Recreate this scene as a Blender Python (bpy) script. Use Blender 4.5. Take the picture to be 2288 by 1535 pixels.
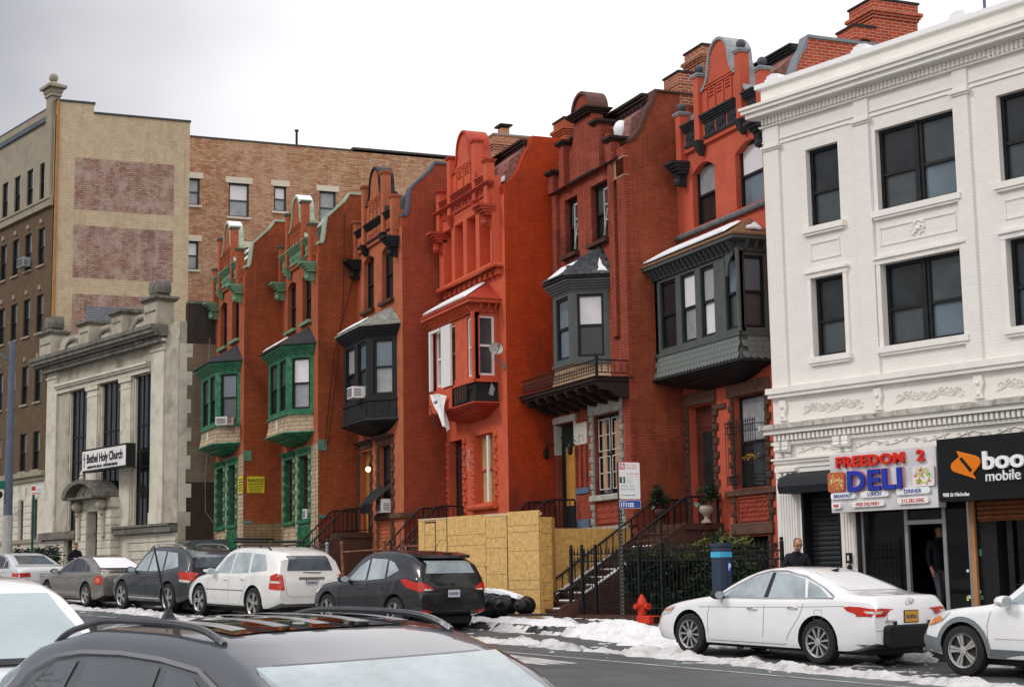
import bpy, bmesh, math, random
import numpy as np
from mathutils import Vector, Matrix, noise
from mathutils.bvhtree import BVHTree
random.seed(7)
R = math.radians
S = bpy.context.scene
for o in list(bpy.data.objects): bpy.data.objects.remove(o)
COL = S.collection

# ------------------------------------------------------------ camera
cam = bpy.data.cameras.new('camera'); co = bpy.data.objects.new('camera', cam); COL.objects.link(co)
r_ = Vector((0.9253222, -0.37882198, -0.01651474)); u_ = Vector((-0.03879996, -0.1379192, 0.98968321)); f_ = Vector((0.37719146, 0.91513507, 0.14231798))
m = Matrix((r_, u_, -f_)).transposed().to_4x4(); m.translation = Vector((0, 0, 1.85)); co.matrix_world = m
cam.sensor_width = 36; cam.lens = 56.9; cam.clip_start = .1; cam.clip_end = 3000
S.camera = co

# ------------------------------------------------------------ overcast sky, weak sun, exposure
SUN_EL, SUN_AZ = 38, -75          # soft light from the street side
w = bpy.data.worlds.new('World'); S.world = w; w.use_nodes = True
nt = w.node_tree; nt.nodes.clear()
def N(nt, t, **k):
    n = nt.nodes.new(t)
    for a, b in k.items():
        if a.startswith('i_'): n.inputs[a[2:].replace('_', ' ')].default_value = b
        else: setattr(n, a, b)
    return n
sky = N(nt, 'ShaderNodeTexSky', sky_type='NISHITA', sun_disc=False, sun_elevation=R(SUN_EL), sun_rotation=R(SUN_AZ), air_density=1.0, dust_density=3.0)
bgs = N(nt, 'ShaderNodeBackground', i_Strength=.1); nt.links.new(sky.outputs[0], bgs.inputs[0])
tc = N(nt, 'ShaderNodeTexCoord'); sp = N(nt, 'ShaderNodeSeparateXYZ'); nt.links.new(tc.outputs['Generated'], sp.inputs[0])
# cloud deck: grows brighter toward the zenith, greyer and bluer towards the north-west
mp = N(nt, 'ShaderNodeMapping'); mp.inputs['Scale'].default_value = (1.3, 1.3, 3.0); nt.links.new(tc.outputs['Generated'], mp.inputs[0])
cn = N(nt, 'ShaderNodeTexNoise', i_Scale=1.6, i_Detail=5.0, i_Roughness=.5); nt.links.new(mp.outputs[0], cn.inputs['Vector'])
dt = N(nt, 'ShaderNodeVectorMath', operation='DOT_PRODUCT'); dt.inputs[1].default_value = Vector((-.62, .62, .48)).normalized(); nt.links.new(tc.outputs['Generated'], dt.inputs[0])
ad = N(nt, 'ShaderNodeMath', operation='MULTIPLY_ADD'); ad.inputs[1].default_value = .22; nt.links.new(cn.outputs[0], ad.inputs[0]); nt.links.new(dt.outputs['Value'], ad.inputs[2])
rp = N(nt, 'ShaderNodeValToRGB'); nt.links.new(ad.outputs[0], rp.inputs[0])
rp.color_ramp.elements[0].position = .64; rp.color_ramp.elements[0].color = (.97, .94, .95, 1)
rp.color_ramp.elements[1].position = .84; rp.color_ramp.elements[1].color = (.26, .265, .30, 1)
zr = N(nt, 'ShaderNodeMapRange'); zr.inputs[1].default_value = .12; zr.inputs[2].default_value = .9; zr.inputs[3].default_value = 1.0; zr.inputs[4].default_value = 1.75
nt.links.new(sp.outputs[2], zr.inputs[0])
bgc = N(nt, 'ShaderNodeBackground'); nt.links.new(rp.outputs[0], bgc.inputs[0]); nt.links.new(zr.outputs[0], bgc.inputs[1])
mx = N(nt, 'ShaderNodeMixShader', i_Fac=.92); out = N(nt, 'ShaderNodeOutputWorld')
nt.links.new(bgs.outputs[0], mx.inputs[1]); nt.links.new(bgc.outputs[0], mx.inputs[2]); nt.links.new(mx.outputs[0], out.inputs[0])
sl = bpy.data.lights.new('sun', 'SUN'); sl.energy = 1.1; sl.angle = R(14); sl.color = (1, .965, .92)
so = bpy.data.objects.new('sun', sl); COL.objects.link(so)
sd = Vector((math.sin(R(SUN_AZ)) * math.cos(R(SUN_EL)), math.cos(R(SUN_AZ)) * math.cos(R(SUN_EL)), math.sin(R(SUN_EL))))
so.rotation_euler = sd.to_track_quat('Z', 'Y').to_euler()
S.view_settings.view_transform = 'Standard'; S.view_settings.look = 'None'; S.view_settings.gamma = 1; S.view_settings.use_curve_mapping = False
S.view_settings.exposure = 0.22

# ------------------------------------------------------------ materials
MATS = {}
def base_mat(name):
    mt = bpy.data.materials.new(name); mt.use_nodes = True
    t = mt.node_tree; b = t.nodes['Principled BSDF']; MATS[name] = mt
    return mt, t, b
def srgb(r, g, b):
    f = lambda c: (c / 255 / 12.92) if c / 255 <= .04045 else ((c / 255 + .055) / 1.055) ** 2.4
    return (f(r), f(g), f(b))
def mat(name, col, rough=.7, var=.18, scale=3.0, bump=.15, metal=0, coat=0, spec=.25, bscale=None, stain=None, stain_amt=0, stain_scale=.6, alpha=None):
    if name in MATS: return MATS[name]
    mt, t, b = base_mat(name); L = t.links
    c = N(t, 'ShaderNodeTexCoord')
    n1 = N(t, 'ShaderNodeTexNoise', i_Scale=scale, i_Detail=6.0, i_Roughness=.65); L.new(c.outputs['Object'], n1.inputs['Vector'])
    mxr = N(t, 'ShaderNodeMix', data_type='RGBA'); L.new(n1.outputs[0], mxr.inputs[0])
    mr = N(t, 'ShaderNodeMapRange'); mr.inputs[1].default_value = .3; mr.inputs[2].default_value = .7; L.new(n1.outputs[0], mr.inputs[0]); L.new(mr.outputs[0], mxr.inputs[0])
    mxr.inputs[6].default_value = (*[x * (1 - var) for x in col], 1); mxr.inputs[7].default_value = (*[min(1, x * (1 + var)) for x in col], 1)
    last = mxr.outputs[2]
    if stain:
        n2 = N(t, 'ShaderNodeTexNoise', i_Scale=stain_scale, i_Detail=8.0, i_Roughness=.7, i_Distortion=.4); L.new(c.outputs['Object'], n2.inputs['Vector'])
        m2 = N(t, 'ShaderNodeMapRange'); m2.inputs[1].default_value = .5; m2.inputs[2].default_value = .68; m2.inputs[4].default_value = stain_amt; L.new(n2.outputs[0], m2.inputs[0])
        x2 = N(t, 'ShaderNodeMix', data_type='RGBA'); L.new(m2.outputs[0], x2.inputs[0]); L.new(last, x2.inputs[6]); x2.inputs[7].default_value = (*stain, 1); last = x2.outputs[2]
    L.new(last, b.inputs['Base Color'])
    b.inputs['Roughness'].default_value = rough; b.inputs['Metallic'].default_value = metal; b.inputs['Specular IOR Level'].default_value = spec
    if coat: b.inputs['Coat Weight'].default_value = coat; b.inputs['Coat Roughness'].default_value = .04
    if bump:
        n3 = N(t, 'ShaderNodeTexNoise', i_Scale=bscale or scale * 8, i_Detail=4.0); L.new(c.outputs['Object'], n3.inputs['Vector'])
        bp = N(t, 'ShaderNodeBump', i_Strength=bump, i_Distance=.02); L.new(n3.outputs[0], bp.inputs['Height']); L.new(bp.outputs[0], b.inputs['Normal'])
    return mt
def brick(name, c1, c2, mortar, bw=.2, bh=.067, ms=.009, rough=.8, stain=None, stain_amt=.5, stain_scale=.45, stain_lo=.48, bump=.5, off=.5, bias=0.0, patch=None, vr=(.78, 1.2)):
    if name in MATS: return MATS[name]
    mt, t, b = base_mat(name); L = t.links
    c = N(t, 'ShaderNodeTexCoord'); g = N(t, 'ShaderNodeNewGeometry')
    # box mapping: u runs along whichever horizontal axis the face spans
    sx = N(t, 'ShaderNodeSeparateXYZ'); L.new(c.outputs['Object'], sx.inputs[0])
    vt = N(t, 'ShaderNodeVectorTransform', vector_type='NORMAL', convert_from='WORLD', convert_to='OBJECT'); L.new(g.outputs['True Normal'], vt.inputs[0])
    sn = N(t, 'ShaderNodeSeparateXYZ'); L.new(vt.outputs[0], sn.inputs[0])
    ab = N(t, 'ShaderNodeMath', operation='ABSOLUTE'); L.new(sn.outputs[0], ab.inputs[0])
    gt = N(t, 'ShaderNodeMath', operation='GREATER_THAN'); gt.inputs[1].default_value = .7; L.new(ab.outputs[0], gt.inputs[0])
    mu = N(t, 'ShaderNodeMix', data_type='FLOAT'); L.new(gt.outputs[0], mu.inputs[0]); L.new(sx.outputs[0], mu.inputs[2]); L.new(sx.outputs[1], mu.inputs[3])
    cv = N(t, 'ShaderNodeCombineXYZ'); L.new(mu.outputs[0], cv.inputs[0]); L.new(sx.outputs[2], cv.inputs[1])
    bt = N(t, 'ShaderNodeTexBrick', offset=off); L.new(cv.outputs[0], bt.inputs['Vector'])
    for k, v in (('Color1', (*c1, 1)), ('Color2', (*c2, 1)), ('Mortar', (*mortar, 1)), ('Scale', 1.0), ('Mortar Size', ms), ('Mortar Smooth', .3), ('Bias', bias), ('Brick Width', bw), ('Row Height', bh)): bt.inputs[k].default_value = v
    n1 = N(t, 'ShaderNodeTexNoise', i_Scale=2.2, i_Detail=7.0, i_Roughness=.7); L.new(c.outputs['Object'], n1.inputs['Vector'])
    hs = N(t, 'ShaderNodeHueSaturation'); mr = N(t, 'ShaderNodeMapRange'); mr.inputs[1].default_value = .25; mr.inputs[2].default_value = .75; mr.inputs[3].default_value = vr[0]; mr.inputs[4].default_value = vr[1]
    L.new(n1.outputs[0], mr.inputs[0]); L.new(mr.outputs[0], hs.inputs['Value']); L.new(bt.outputs['Color'], hs.inputs['Color']); last = hs.outputs[0]
    for k, (sc, st, amt, lo) in enumerate([(stain_scale, stain, stain_amt, stain_lo)] + ([patch] if patch else [])):
        if not st: continue
        n2 = N(t, 'ShaderNodeTexNoise', i_Scale=sc, i_Detail=9.0, i_Roughness=.72, i_Distortion=.3)
        mp2 = N(t, 'ShaderNodeMapping'); mp2.inputs['Scale'].default_value = (1, 1, .6); mp2.inputs['Location'].default_value = (k * 7.3, 3.1, k * 2.2)
        L.new(c.outputs['Object'], mp2.inputs[0]); L.new(mp2.outputs[0], n2.inputs['Vector'])
        m2 = N(t, 'ShaderNodeMapRange'); m2.inputs[1].default_value = lo; m2.inputs[2].default_value = lo + .14; m2.inputs[4].default_value = amt; L.new(n2.outputs[0], m2.inputs[0])
        x2 = N(t, 'ShaderNodeMix', data_type='RGBA'); L.new(m2.outputs[0], x2.inputs[0]); L.new(last, x2.inputs[6]); x2.inputs[7].default_value = (*st, 1); last = x2.outputs[2]
    if stain and stain_amt > .35:
        mp3 = N(t, 'ShaderNodeMapping'); mp3.inputs['Scale'].default_value = (5, 5, .22); L.new(c.outputs['Object'], mp3.inputs[0])
        n5 = N(t, 'ShaderNodeTexNoise', i_Scale=1.0, i_Detail=6.0, i_Roughness=.7); L.new(mp3.outputs[0], n5.inputs['Vector'])
        m5 = N(t, 'ShaderNodeMapRange'); m5.inputs[1].default_value = .52; m5.inputs[2].default_value = .75; m5.inputs[4].default_value = .55; L.new(n5.outputs[0], m5.inputs[0])
        x5 = N(t, 'ShaderNodeMix', data_type='RGBA'); L.new(m5.outputs[0], x5.inputs[0]); L.new(last, x5.inputs[6]); x5.inputs[7].default_value = (*stain, 1); last = x5.outputs[2]
    L.new(last, b.inputs['Base Color']); b.inputs['Roughness'].default_value = rough; b.inputs['Specular IOR Level'].default_value = .12
    iv = N(t, 'ShaderNodeMath', operation='SUBTRACT'); iv.inputs[0].default_value = 1; L.new(bt.outputs['Fac'], iv.inputs[1])
    n4 = N(t, 'ShaderNodeTexNoise', i_Scale=30.0, i_Detail=3.0); L.new(c.outputs['Object'], n4.inputs['Vector'])
    a4 = N(t, 'ShaderNodeMath', operation='MULTIPLY_ADD'); a4.inputs[1].default_value = .5; L.new(n4.outputs[0], a4.inputs[0]); L.new(iv.outputs[0], a4.inputs[2])
    bp = N(t, 'ShaderNodeBump', i_Strength=bump, i_Distance=.012); L.new(a4.outputs[0], bp.inputs['Height']); L.new(bp.outputs[0], b.inputs['Normal'])
    return mt
def glow(name, col, strength):
    mt, t, b = base_mat(name); b.inputs['Base Color'].default_value = (*col, 1)
    b.inputs['Emission Color'].default_value = (*col, 1); b.inputs['Emission Strength'].default_value = strength; return mt

GLASS = mat('window_glass', (.018, .022, .024), .05, .5, 1.5, .02, spec=.55, bscale=1.2)
GLASSG = mat('grey_glass', (.060, .072, .076), .06, .3, 1.0, .03, spec=.6, bscale=1.0)
GLASSB = mat('bluish_glass', (.13, .17, .20), .08, .25, .9, .03, spec=.6, bscale=1.0)
BLIND = mat('blind_behind_glass', (.74, .73, .72), .25, .05, 2, 0, spec=.6)
CURT = mat('curtain_behind_glass', (.30, .31, .32), .2, .25, 2.2, 0, spec=.6)
BLACK = mat('black_paint', (.012, .013, .014), .45, .3, 6, .1)
IRON = mat('black_iron', (.013, .013, .014), .5, .3, 20, .2)
DARKIN = mat('dark_interior', (.010, .010, .011), .9, .4, 2, 0)
SNOW = mat('snow', (.86, .87, .90), .55, .05, 3, .5, bscale=9)
WHITE = mat('white_paint', (.78, .77, .75), .45, .06, 4, .05)
BSTONE = mat('brownstone', (.075, .036, .024), .85, .3, 5, .5)
RSTONE = mat('rough_brownstone', (.13, .068, .048), .9, .35, 6, .9)
RED_T = mat('red_trim', (.42, .055, .028), .6, .15, 6, .2)

# ------------------------------------------------------------ mesh helpers
class MB:
    def __init__(s): s.v = []; s.f = []; s.mi = []; s.cur = 0
    def add(s, vs, fs):
        n = len(s.v); s.v += [tuple(x) for x in vs]; s.f += [tuple(n + i for i in f) for f in fs]; s.mi += [s.cur] * len(fs); return s
    def box(s, x0, x1, y0, y1, z0, z1):
        return s.add([(x0,y0,z0),(x1,y0,z0),(x1,y1,z0),(x0,y1,z0),(x0,y0,z1),(x1,y0,z1),(x1,y1,z1),(x0,y1,z1)], [(3,2,1,0),(4,5,6,7),(0,1,5,4),(1,2,6,5),(2,3,7,6),(3,0,4,7)])
    def sbox(s, fr, t0, t1, d0, d1, z0, z1):     # box in a wall-segment frame (t along, d outward)
        p, e, n = fr; q = []
        for z in (z0, z1):
            for t, d in ((t0,d0),(t1,d0),(t1,d1),(t0,d1)): a = p + e * t + n * d; q.append((a.x, a.y, z))
        return s.add(q, [(3,2,1,0),(4,5,6,7),(0,1,5,4),(1,2,6,5),(2,3,7,6),(3,0,4,7)])
    def prism(s, pts, a0, a1, axis):              # polygon extruded along axis; pts are the other two coords in xyz order
        n = len(pts); mk = {0: lambda p, a: (a, p[0], p[1]), 1: lambda p, a: (p[0], a, p[1]), 2: lambda p, a: (p[0], p[1], a)}[axis]
        vs = [mk(p, a0) for p in pts] + [mk(p, a1) for p in pts]
        fs = [tuple(range(n - 1, -1, -1)), tuple(range(n, 2 * n))] + [(i, (i+1) % n, n + (i+1) % n, n + i) for i in range(n)]
        return s.add(vs, fs)
    def loft(s, rings, closed=False, cap=False):
        n = len(rings[0]); k = len(s.v); s.v += [tuple(p) for r in rings for p in r]
        for i in range(len(rings) - 1):
            for j in range(n if closed else n - 1):
                a, b = k + i*n + j, k + i*n + (j+1) % n; s.f.append((a, b, b + n, a + n)); s.mi.append(s.cur)
        if cap:
            s.f.append(tuple(k + j for j in range(n-1, -1, -1))); s.f.append(tuple(k + (len(rings)-1)*n + j for j in range(n))); s.mi += [s.cur]*2
        return s
    def tube(s, path, r, n=6, cap=True):
        P = [Vector(p) for p in path]; rings = []
        for i, p in enumerate(P):
            d = (P[min(i+1, len(P)-1)] - P[max(i-1, 0)]).normalized(); a = d.cross(Vector((0, 0, 1)));
            if a.length < .1: a = d.cross(Vector((0, 1, 0)))
            a.normalize(); b = d.cross(a); rr = r[i] if isinstance(r, (list, tuple)) else r
            rings.append([p + (a * math.cos(2*math.pi*k/n) + b * math.sin(2*math.pi*k/n)) * rr for k in range(n)])
        return s.loft(rings, True, cap)
    def lathe(s, prof, c=(0, 0, 0), n=14):        # prof (r, z)
        return s.loft([[(c[0] + r*math.cos(2*math.pi*k/n), c[1] + r*math.sin(2*math.pi*k/n), c[2] + z) for k in range(n)] for r, z in prof], True, True)
    def ball(s, c, r, n=12, sz=1.0):
        return s.lathe([(max(.001, r*math.sin(math.pi*i/8)), -r*sz*math.cos(math.pi*i/8)) for i in range(9)], c, n)
    def build(s, name, mt=None, parent=None, smooth=False, bevel=0):
        me = bpy.data.meshes.new(name); me.from_pydata(s.v, [], s.f)
        bm = bmesh.new(); bm.from_mesh(me); bmesh.ops.recalc_face_normals(bm, faces=bm.faces); bm.to_mesh(me); bm.free()
        ms = mt if isinstance(mt, (list, tuple)) else [mt]
        for x in ms: me.materials.append(x)
        if len(ms) > 1: me.polygons.foreach_set('material_index', s.mi)
        if smooth:
            me.polygons.foreach_set('use_smooth', [True] * len(me.polygons))
            try: me.set_sharp_from_angle(angle=R(38))
            except Exception: pass
        o = bpy.data.objects.new(name, me); COL.objects.link(o)
        if parent: o.parent = parent
        if bevel:
            bv = o.modifiers.new('bevel', 'BEVEL'); bv.width = bevel; bv.segments = 1; bv.limit_method = 'ANGLE'
        return o
def each(q, name, mt, parent, **k):
    comp = list(range(len(q.v)))
    def fd(i):
        while comp[i] != i: comp[i] = comp[comp[i]]; i = comp[i]
        return i
    for f in q.f:
        for i in f[1:]: comp[fd(i)] = fd(f[0])
    g = {}
    for f in q.f: g.setdefault(fd(f[0]), []).append(f)
    for fs in g.values():
        ids = sorted({i for f in fs for i in f}); mp = {i: n for n, i in enumerate(ids)}; m_ = MB(); m_.add([q.v[i] for i in ids], [tuple(mp[i] for i in f) for f in fs]); m_.build(name, mt, parent, **k)
def tag(o, label=None, cat=None, group=None, kind=None):
    for k, v in (('label', label), ('category', cat), ('group', group), ('kind', kind)):
        if v: o[k] = v
    return o
def root(name, label, cat, loc=(0, 0, 0), rz=0, group=None, rx=0):
    o = bpy.data.objects.new(name, None); COL.objects.link(o); o.location = loc; o.rotation_euler = (rx, 0, rz); o.empty_display_size = .2
    return tag(o, label, cat, group)
def inst(me, name, parent, loc=(0, 0, 0), rot=(0, 0, 0), scale=(1, 1, 1)):
    o = bpy.data.objects.new(name, me); COL.objects.link(o); o.parent = parent; o.location = loc; o.rotation_euler = rot; o.scale = scale; return o
def mesh_of(mb, name, mt, smooth=False):
    o = mb.build(name, mt, None, smooth); me = o.data; bpy.data.objects.remove(o); return me
def copy_tree(o, parent=None):
    c = o.copy(); COL.objects.link(c); c.parent = parent
    for ch in list(o.children): copy_tree(ch, c)
    return c
def text(name, s, size, pos, right, up, mt, parent=None, ext=.01, bold=0, sx=1.0, align='LEFT', shear=0, sp=1):
    cu = bpy.data.curves.new(name, 'FONT'); cu.body = s; cu.size = size; cu.extrude = ext; cu.offset = bold; cu.align_x = align; cu.shear = shear; cu.space_character = sp; cu.resolution_u = 3
    o = bpy.data.objects.new(name, cu); COL.objects.link(o)
    me = bpy.data.meshes.new_from_object(o.evaluated_get(bpy.context.evaluated_depsgraph_get())); bpy.data.objects.remove(o)
    r, u = Vector(right).normalized(), Vector(up).normalized(); n = r.cross(u)
    mtx = Matrix((r * sx, u, n)).transposed().to_4x4(); mtx.translation = Vector(pos); me.transform(mtx)
    me.materials.clear(); me.materials.append(mt); me.name = name
    o = bpy.data.objects.new(name, me); COL.objects.link(o)
    if parent: o.parent = parent
    return o
def walls(holes, y0, y1, z0, z1, depth=.35, x=0, back=True):
    """wall sheet in the plane x, normal -x, with rectangular openings and their reveals"""
    mb = MB(); ys = sorted({y0, y1, *[h[0] for h in holes], *[h[1] for h in holes]}); zs = sorted({z0, z1, *[h[2] for h in holes], *[h[3] for h in holes]})
    ys = [v for v in ys if y0 <= v <= y1]; zs = [v for v in zs if z0 <= v <= z1]
    for a, b in zip(ys, ys[1:]):
        for c, d in zip(zs, zs[1:]):
            if any(h[0] <= (a+b)/2 <= h[1] and h[2] <= (c+d)/2 <= h[3] for h in holes): continue
            mb.add([(x,a,c),(x,b,c),(x,b,d),(x,a,d)], [(0,3,2,1)])
    for a, b, c, d in holes:
        X = x + depth
        mb.add([(x,a,c),(x,b,c),(x,b,d),(x,a,d),(X,a,c),(X,b,c),(X,b,d),(X,a,d)], [(0,1,5,4),(1,2,6,5),(2,3,7,6),(3,0,4,7)])
    mb.add([(x,y0,z1),(x,y1,z1),(x+depth,y1,z1),(x+depth,y0,z1)], [(0,1,2,3)])
    return mb
AV = R(15.7); CA, SA = math.cos(AV), math.sin(AV)
def uv(u, v, z=0): return Vector((-SA*u + CA*v, CA*u + SA*v, z))     # avenue coordinates: u along, v across
SL = .0272
def zroad(u): return SL * u
def zwalk(u, v=22): return .15 + SL * u + .02 * (v - 21)

# ------------------------------------------------------------ ground, road, kerb, pavement
ASPH = mat('wet_asphalt', (.092, .102, .106), .5, .25, 1.2, .35, bscale=60, stain=(.055, .060, .063), stain_amt=.8, stain_scale=.35)
CONC = mat('wet_concrete', (.15, .145, .125), .35, .3, 1.0, .25, bscale=40, stain=(.05, .05, .045), stain_amt=.8, stain_scale=.7)
KERB = mat('kerb_stone', (.12, .12, .12), .6, .3, 4, .5)
MARK = mat('road_marking', (.50, .50, .48), .6, .35, 5, .2, stain=(.09, .095, .10), stain_amt=.9, stain_scale=3)
def sheet(name, u0, u1, v0, v1, zf, mt, du=20, kind='structure', parent=None):
    mb = MB(); n = max(1, int((u1 - u0) / du)); P = []
    for i in range(n + 1):
        u = u0 + (u1 - u0) * i / n; P.append([(*uv(u, v)[:2], zf(u, v)) for v in (v0, v1)])
    mb.loft(P); o = mb.build(name, mt, parent)
    if kind: tag(o, kind=kind)
    return o
tag(sheet('ground', -400, 1200, -600, 900, lambda u, v: SL*u - .02, mat('earth', (.09, .085, .08), .9), 100), 'dark bare ground around the street')
tag(sheet('road', -60, 200, 1.6, 21, lambda u, v: zroad(u) - .004, ASPH), 'wet grey asphalt avenue rising to the left')
sheet('pavement', -60, 200, 21.15, 60, lambda u, v: zwalk(u, min(v, 26)), CONC)
sheet('near_pavement', -60, 200, -12, 1.45, lambda u, v: .13 + SL*u, CONC)
for v0, nm in ((21, 'kerb'), (1.45, 'near_kerb')):
    mb = MB()
    for i in range(26):
        u = -40 + i * 5; ring = []
        for uu in (u + .01, u + 4.99):
            zz = zroad(uu); ring.append([(*uv(uu, v0)[:2], zz - .1), (*uv(uu, v0 + .01)[:2], zz + .145), (*uv(uu, v0 + .15)[:2], zz + .152), (*uv(uu, v0 + .15)[:2], zz - .1)])
        mb.loft(ring, True, True)
    tag(mb.build(nm, KERB), kind='structure')
mb = MB()
for v in (22.7, 24.2):
    mb.loft([[(*uv(u, v)[:2], zwalk(u, v) + .003), (*uv(u, v + .015)[:2], zwalk(u, v) + .003)] for u in (-20, 100)])
for i in range(70):
    u = 5 + i * 1.5; mb.loft([[(*uv(u, v)[:2], zwalk(u, v) + .003), (*uv(u + .015, v)[:2], zwalk(u, v) + .003)] for v in (21.15, 26)])
tag(mb.build('pavement_joints', mat('joint', (.04, .04, .04), .9)), kind='structure')
mb = MB()
for v, wd in ((16.9, .08), (9.6, .11), (9.9, .11)):
    for i in range(60):
        u = -20 + i * 2.0; mb.loft([[(*uv(uu, v)[:2], zroad(uu) + .003), (*uv(uu, v + wd)[:2], zroad(uu) + .003)] for uu in (u, u + 2.0 - (.0 if v > 16.5 else .02))])
for k in range(3): mb.loft([[(*uv(uu, 15.6 + .25*k)[:2], zroad(uu) + .003), (*uv(uu, 15.72 + .25*k + (uu-19)*.15)[:2], zroad(uu) + .003)] for uu in (19.2, 21.6)])
tag(mb.build('lane_markings', MARK), kind='structure')

# ------------------------------------------------------------ rowhouses (facade in the plane x=0, y runs away from the camera)
def seg(p0, p1):
    a, b = Vector((*p0, 0)), Vector((*p1, 0)); e = (b - a).normalized(); n = Vector((-e.y, e.x, 0)); return (a, e, n), (b - a).length
def offplan(pts, d):
    L = []
    for i in range(len(pts) - 1):
        (a, e, n), l = seg(pts[i], pts[i+1]); L.append((a + n * d, e))
    def X(l1, l2):
        (a, e), (b, g) = l1, l2; k = e.x * g.y - e.y * g.x; t = ((b.x - a.x) * g.y - (b.y - a.y) * g.x) / k; return (a.x + e.x*t, a.y + e.y*t)
    wall = (Vector((0, 0, 0)), Vector((0, 1, 0)))
    return [X(wall, L[0])] + [X(L[i], L[i+1]) for i in range(len(L)-1)] + [X(L[-1], wall)]
def sash(fr, t0, t1, z0, z1, parent, fm, gm_top, gm_bot, d=0, fw=.06, mid=None, name='window_sash'):
    """double-hung window in a segment frame: frame, two panes"""
    mid = mid or (z0 + z1) / 2; mb = MB()
    mb.sbox(fr, t0, t0+fw, d-.08, d+.0, z0, z1); mb.sbox(fr, t1-fw, t1, d-.08, d, z0, z1)
    mb.sbox(fr, t0+fw, t1-fw, d-.08, d, z1-fw, z1); mb.sbox(fr, t0+fw, t1-fw, d-.08, d, z0, z0+fw)
    mb.sbox(fr, t0+fw, t1-fw, d-.09, d-.01, mid-.03, mid+.03)
    o = mb.build(name, fm, parent)
    for g, a, b, dd in ((gm_top, mid+.03, z1-fw, -.045), (gm_bot, z0+fw, mid-.03, -.065)):
        p = MB(); p.sbox(fr, t0+fw, t1-fw, d+dd-.01, d+dd, a, b); p.build('pane', g, o)
    return o
def panes_into(parent):                    # sashes of a bay are sub-parts: hoist their panes to sit beside them
    for o in list(parent.children):
        for p in list(o.children): p.parent = parent
def bay(rt, plan, wins, trim, roofm, base, bowl, zb=6.45, zs=7.0, ztop=8.85, ov=.25, bracket=False, post=None, ridge=(.9, .9), apexz=9.8, glass=None, frame=None, boardh=0):
    b = bpy.data.objects.new('bay_window', None); COL.objects.link(b); b.parent = rt
    body = MB()
    for i in range(len(plan) - 1):
        fr, l = seg(plan[i], plan[i+1]); ws = wins[i]
        ts = [0] + [x for ab in ws for x in ab[:2]] + [l]
        for k in range(0, len(ts), 2): body.sbox(fr, ts[k], ts[k+1], -.12, 0, zs, ztop)
        for ab in ws:
            body.sbox(fr, ab[0], ab[1], -.12, 0, ztop - .08, ztop); body.sbox(fr, ab[0], ab[1], -.12, 0, zs, zs + .16)
            s = sash(fr, ab[0], ab[1], zs + .16, ztop - .08, b, frame or BLACK, *(ab[2:] if len(ab) > 2 else (GLASS, GLASS)), d=-.04)
        body.sbox(fr, -.02, l + .02, 0, .05, zs - .02, zs + .06)
    body.build('bay_frame', trim, b); panes_into(b)
    room = MB(); q = offplan(plan, -.16); room.prism(q, zs, ztop, 2); room.build('bay_interior', DARKIN, b)
    mo = MB(); z = ztop
    if not bracket:
        for k in range(5):
            a, c = offplan(plan, .02 + ov * k / 5), offplan(plan, ov * (k + 1) / 5); h = (9.16 - ztop - .02) / 5
            mo.loft([[(*p, z) for p in a], [(*p, z + h*.6) for p in a], [(*p, z + h) for p in c]]); z += h
    else:
        a, c = offplan(plan, .03), offplan(plan, ov)
        mo.loft([[(*p, ztop) for p in offplan(plan, .05)], [(*p, ztop + .06) for p in offplan(plan, .05)], [(*p, ztop + .07) for p in a], [(*p, 9.06) for p in a], [(*p, 9.08) for p in c], [(*p, 9.16) for p in c]])
        bk = MB(); bk.prism([(0, 0), (-.09, .01), (-.2, .15), (-.2, .2), (0, .2)], -.025, .025, 1); bme = mesh_of(bk, 'bracket', trim)
        for i in range(len(plan) - 1):
            (p, e, n), l = seg(plan[i], plan[i+1]); k = max(2, int(l / .2))
            for j in range(k):
                q = p + e * (l * (j + .5) / k) + n * .03; inst(bme, 'bracket', b, (q.x, q.y, 8.92 - .05), (0, 0, math.atan2(n.y, n.x) + math.pi), (1, 1, 1.0))
    mo.build('cornice', trim, b)
    P = offplan(plan, ov + .03); y0, y1 = P[0][1], P[-1][1]; ra, rb = y0 + ridge[0], y1 - ridge[1]
    rf = MB(); rf.loft([[(*p, 9.16) for p in P], [(*p, 9.2) for p in P]])
    A = [(*p, 9.2) for p in P]; r0, r1 = (0.0, ra, apexz), (0.0, rb, apexz)
    rf.add([A[0], A[1], A[2], A[3], r0, r1], [(0,1,4), (1,2,5,4), (2,3,5), (0,4,5,3)]); rf.add([(*p, 9.16) for p in P], [(0,3,2,1)])
    rf.build('bay_roof', roofm, b)
    bs = MB(); bs.loft([[(*p, zb) for p in offplan(plan, .06)], [(*p, zb + .3) for p in offplan(plan, .0)], [(*p, zs) for p in offplan(plan, -.01)]]); bs.build('bay_base', base, b)
    yc = (plan[0][1] + plan[-1][1]) / 2; bw = MB(); rings = []
    for k, (sx, zz, o) in enumerate([(1, 0, .10), (1.0, -.04, .11), (.96, -.05, .07), (.96, -.09, .07), (.88, -.10, .03), (.86, -.14, .03), (.74, -.16, 0), (.68, -.22, 0), (.45, -.3, 0), (.1, -.36, 0)]):
        rings.append([(p[0]*sx, yc + (p[1]-yc)*(.25 + .75*sx), zb + zz) for p in offplan(plan, o)])
    bw.loft(rings); bw.build('bay_corbel', bowl, b)
    b['apex'] = apexz
    return b, P, r0, r1
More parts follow.
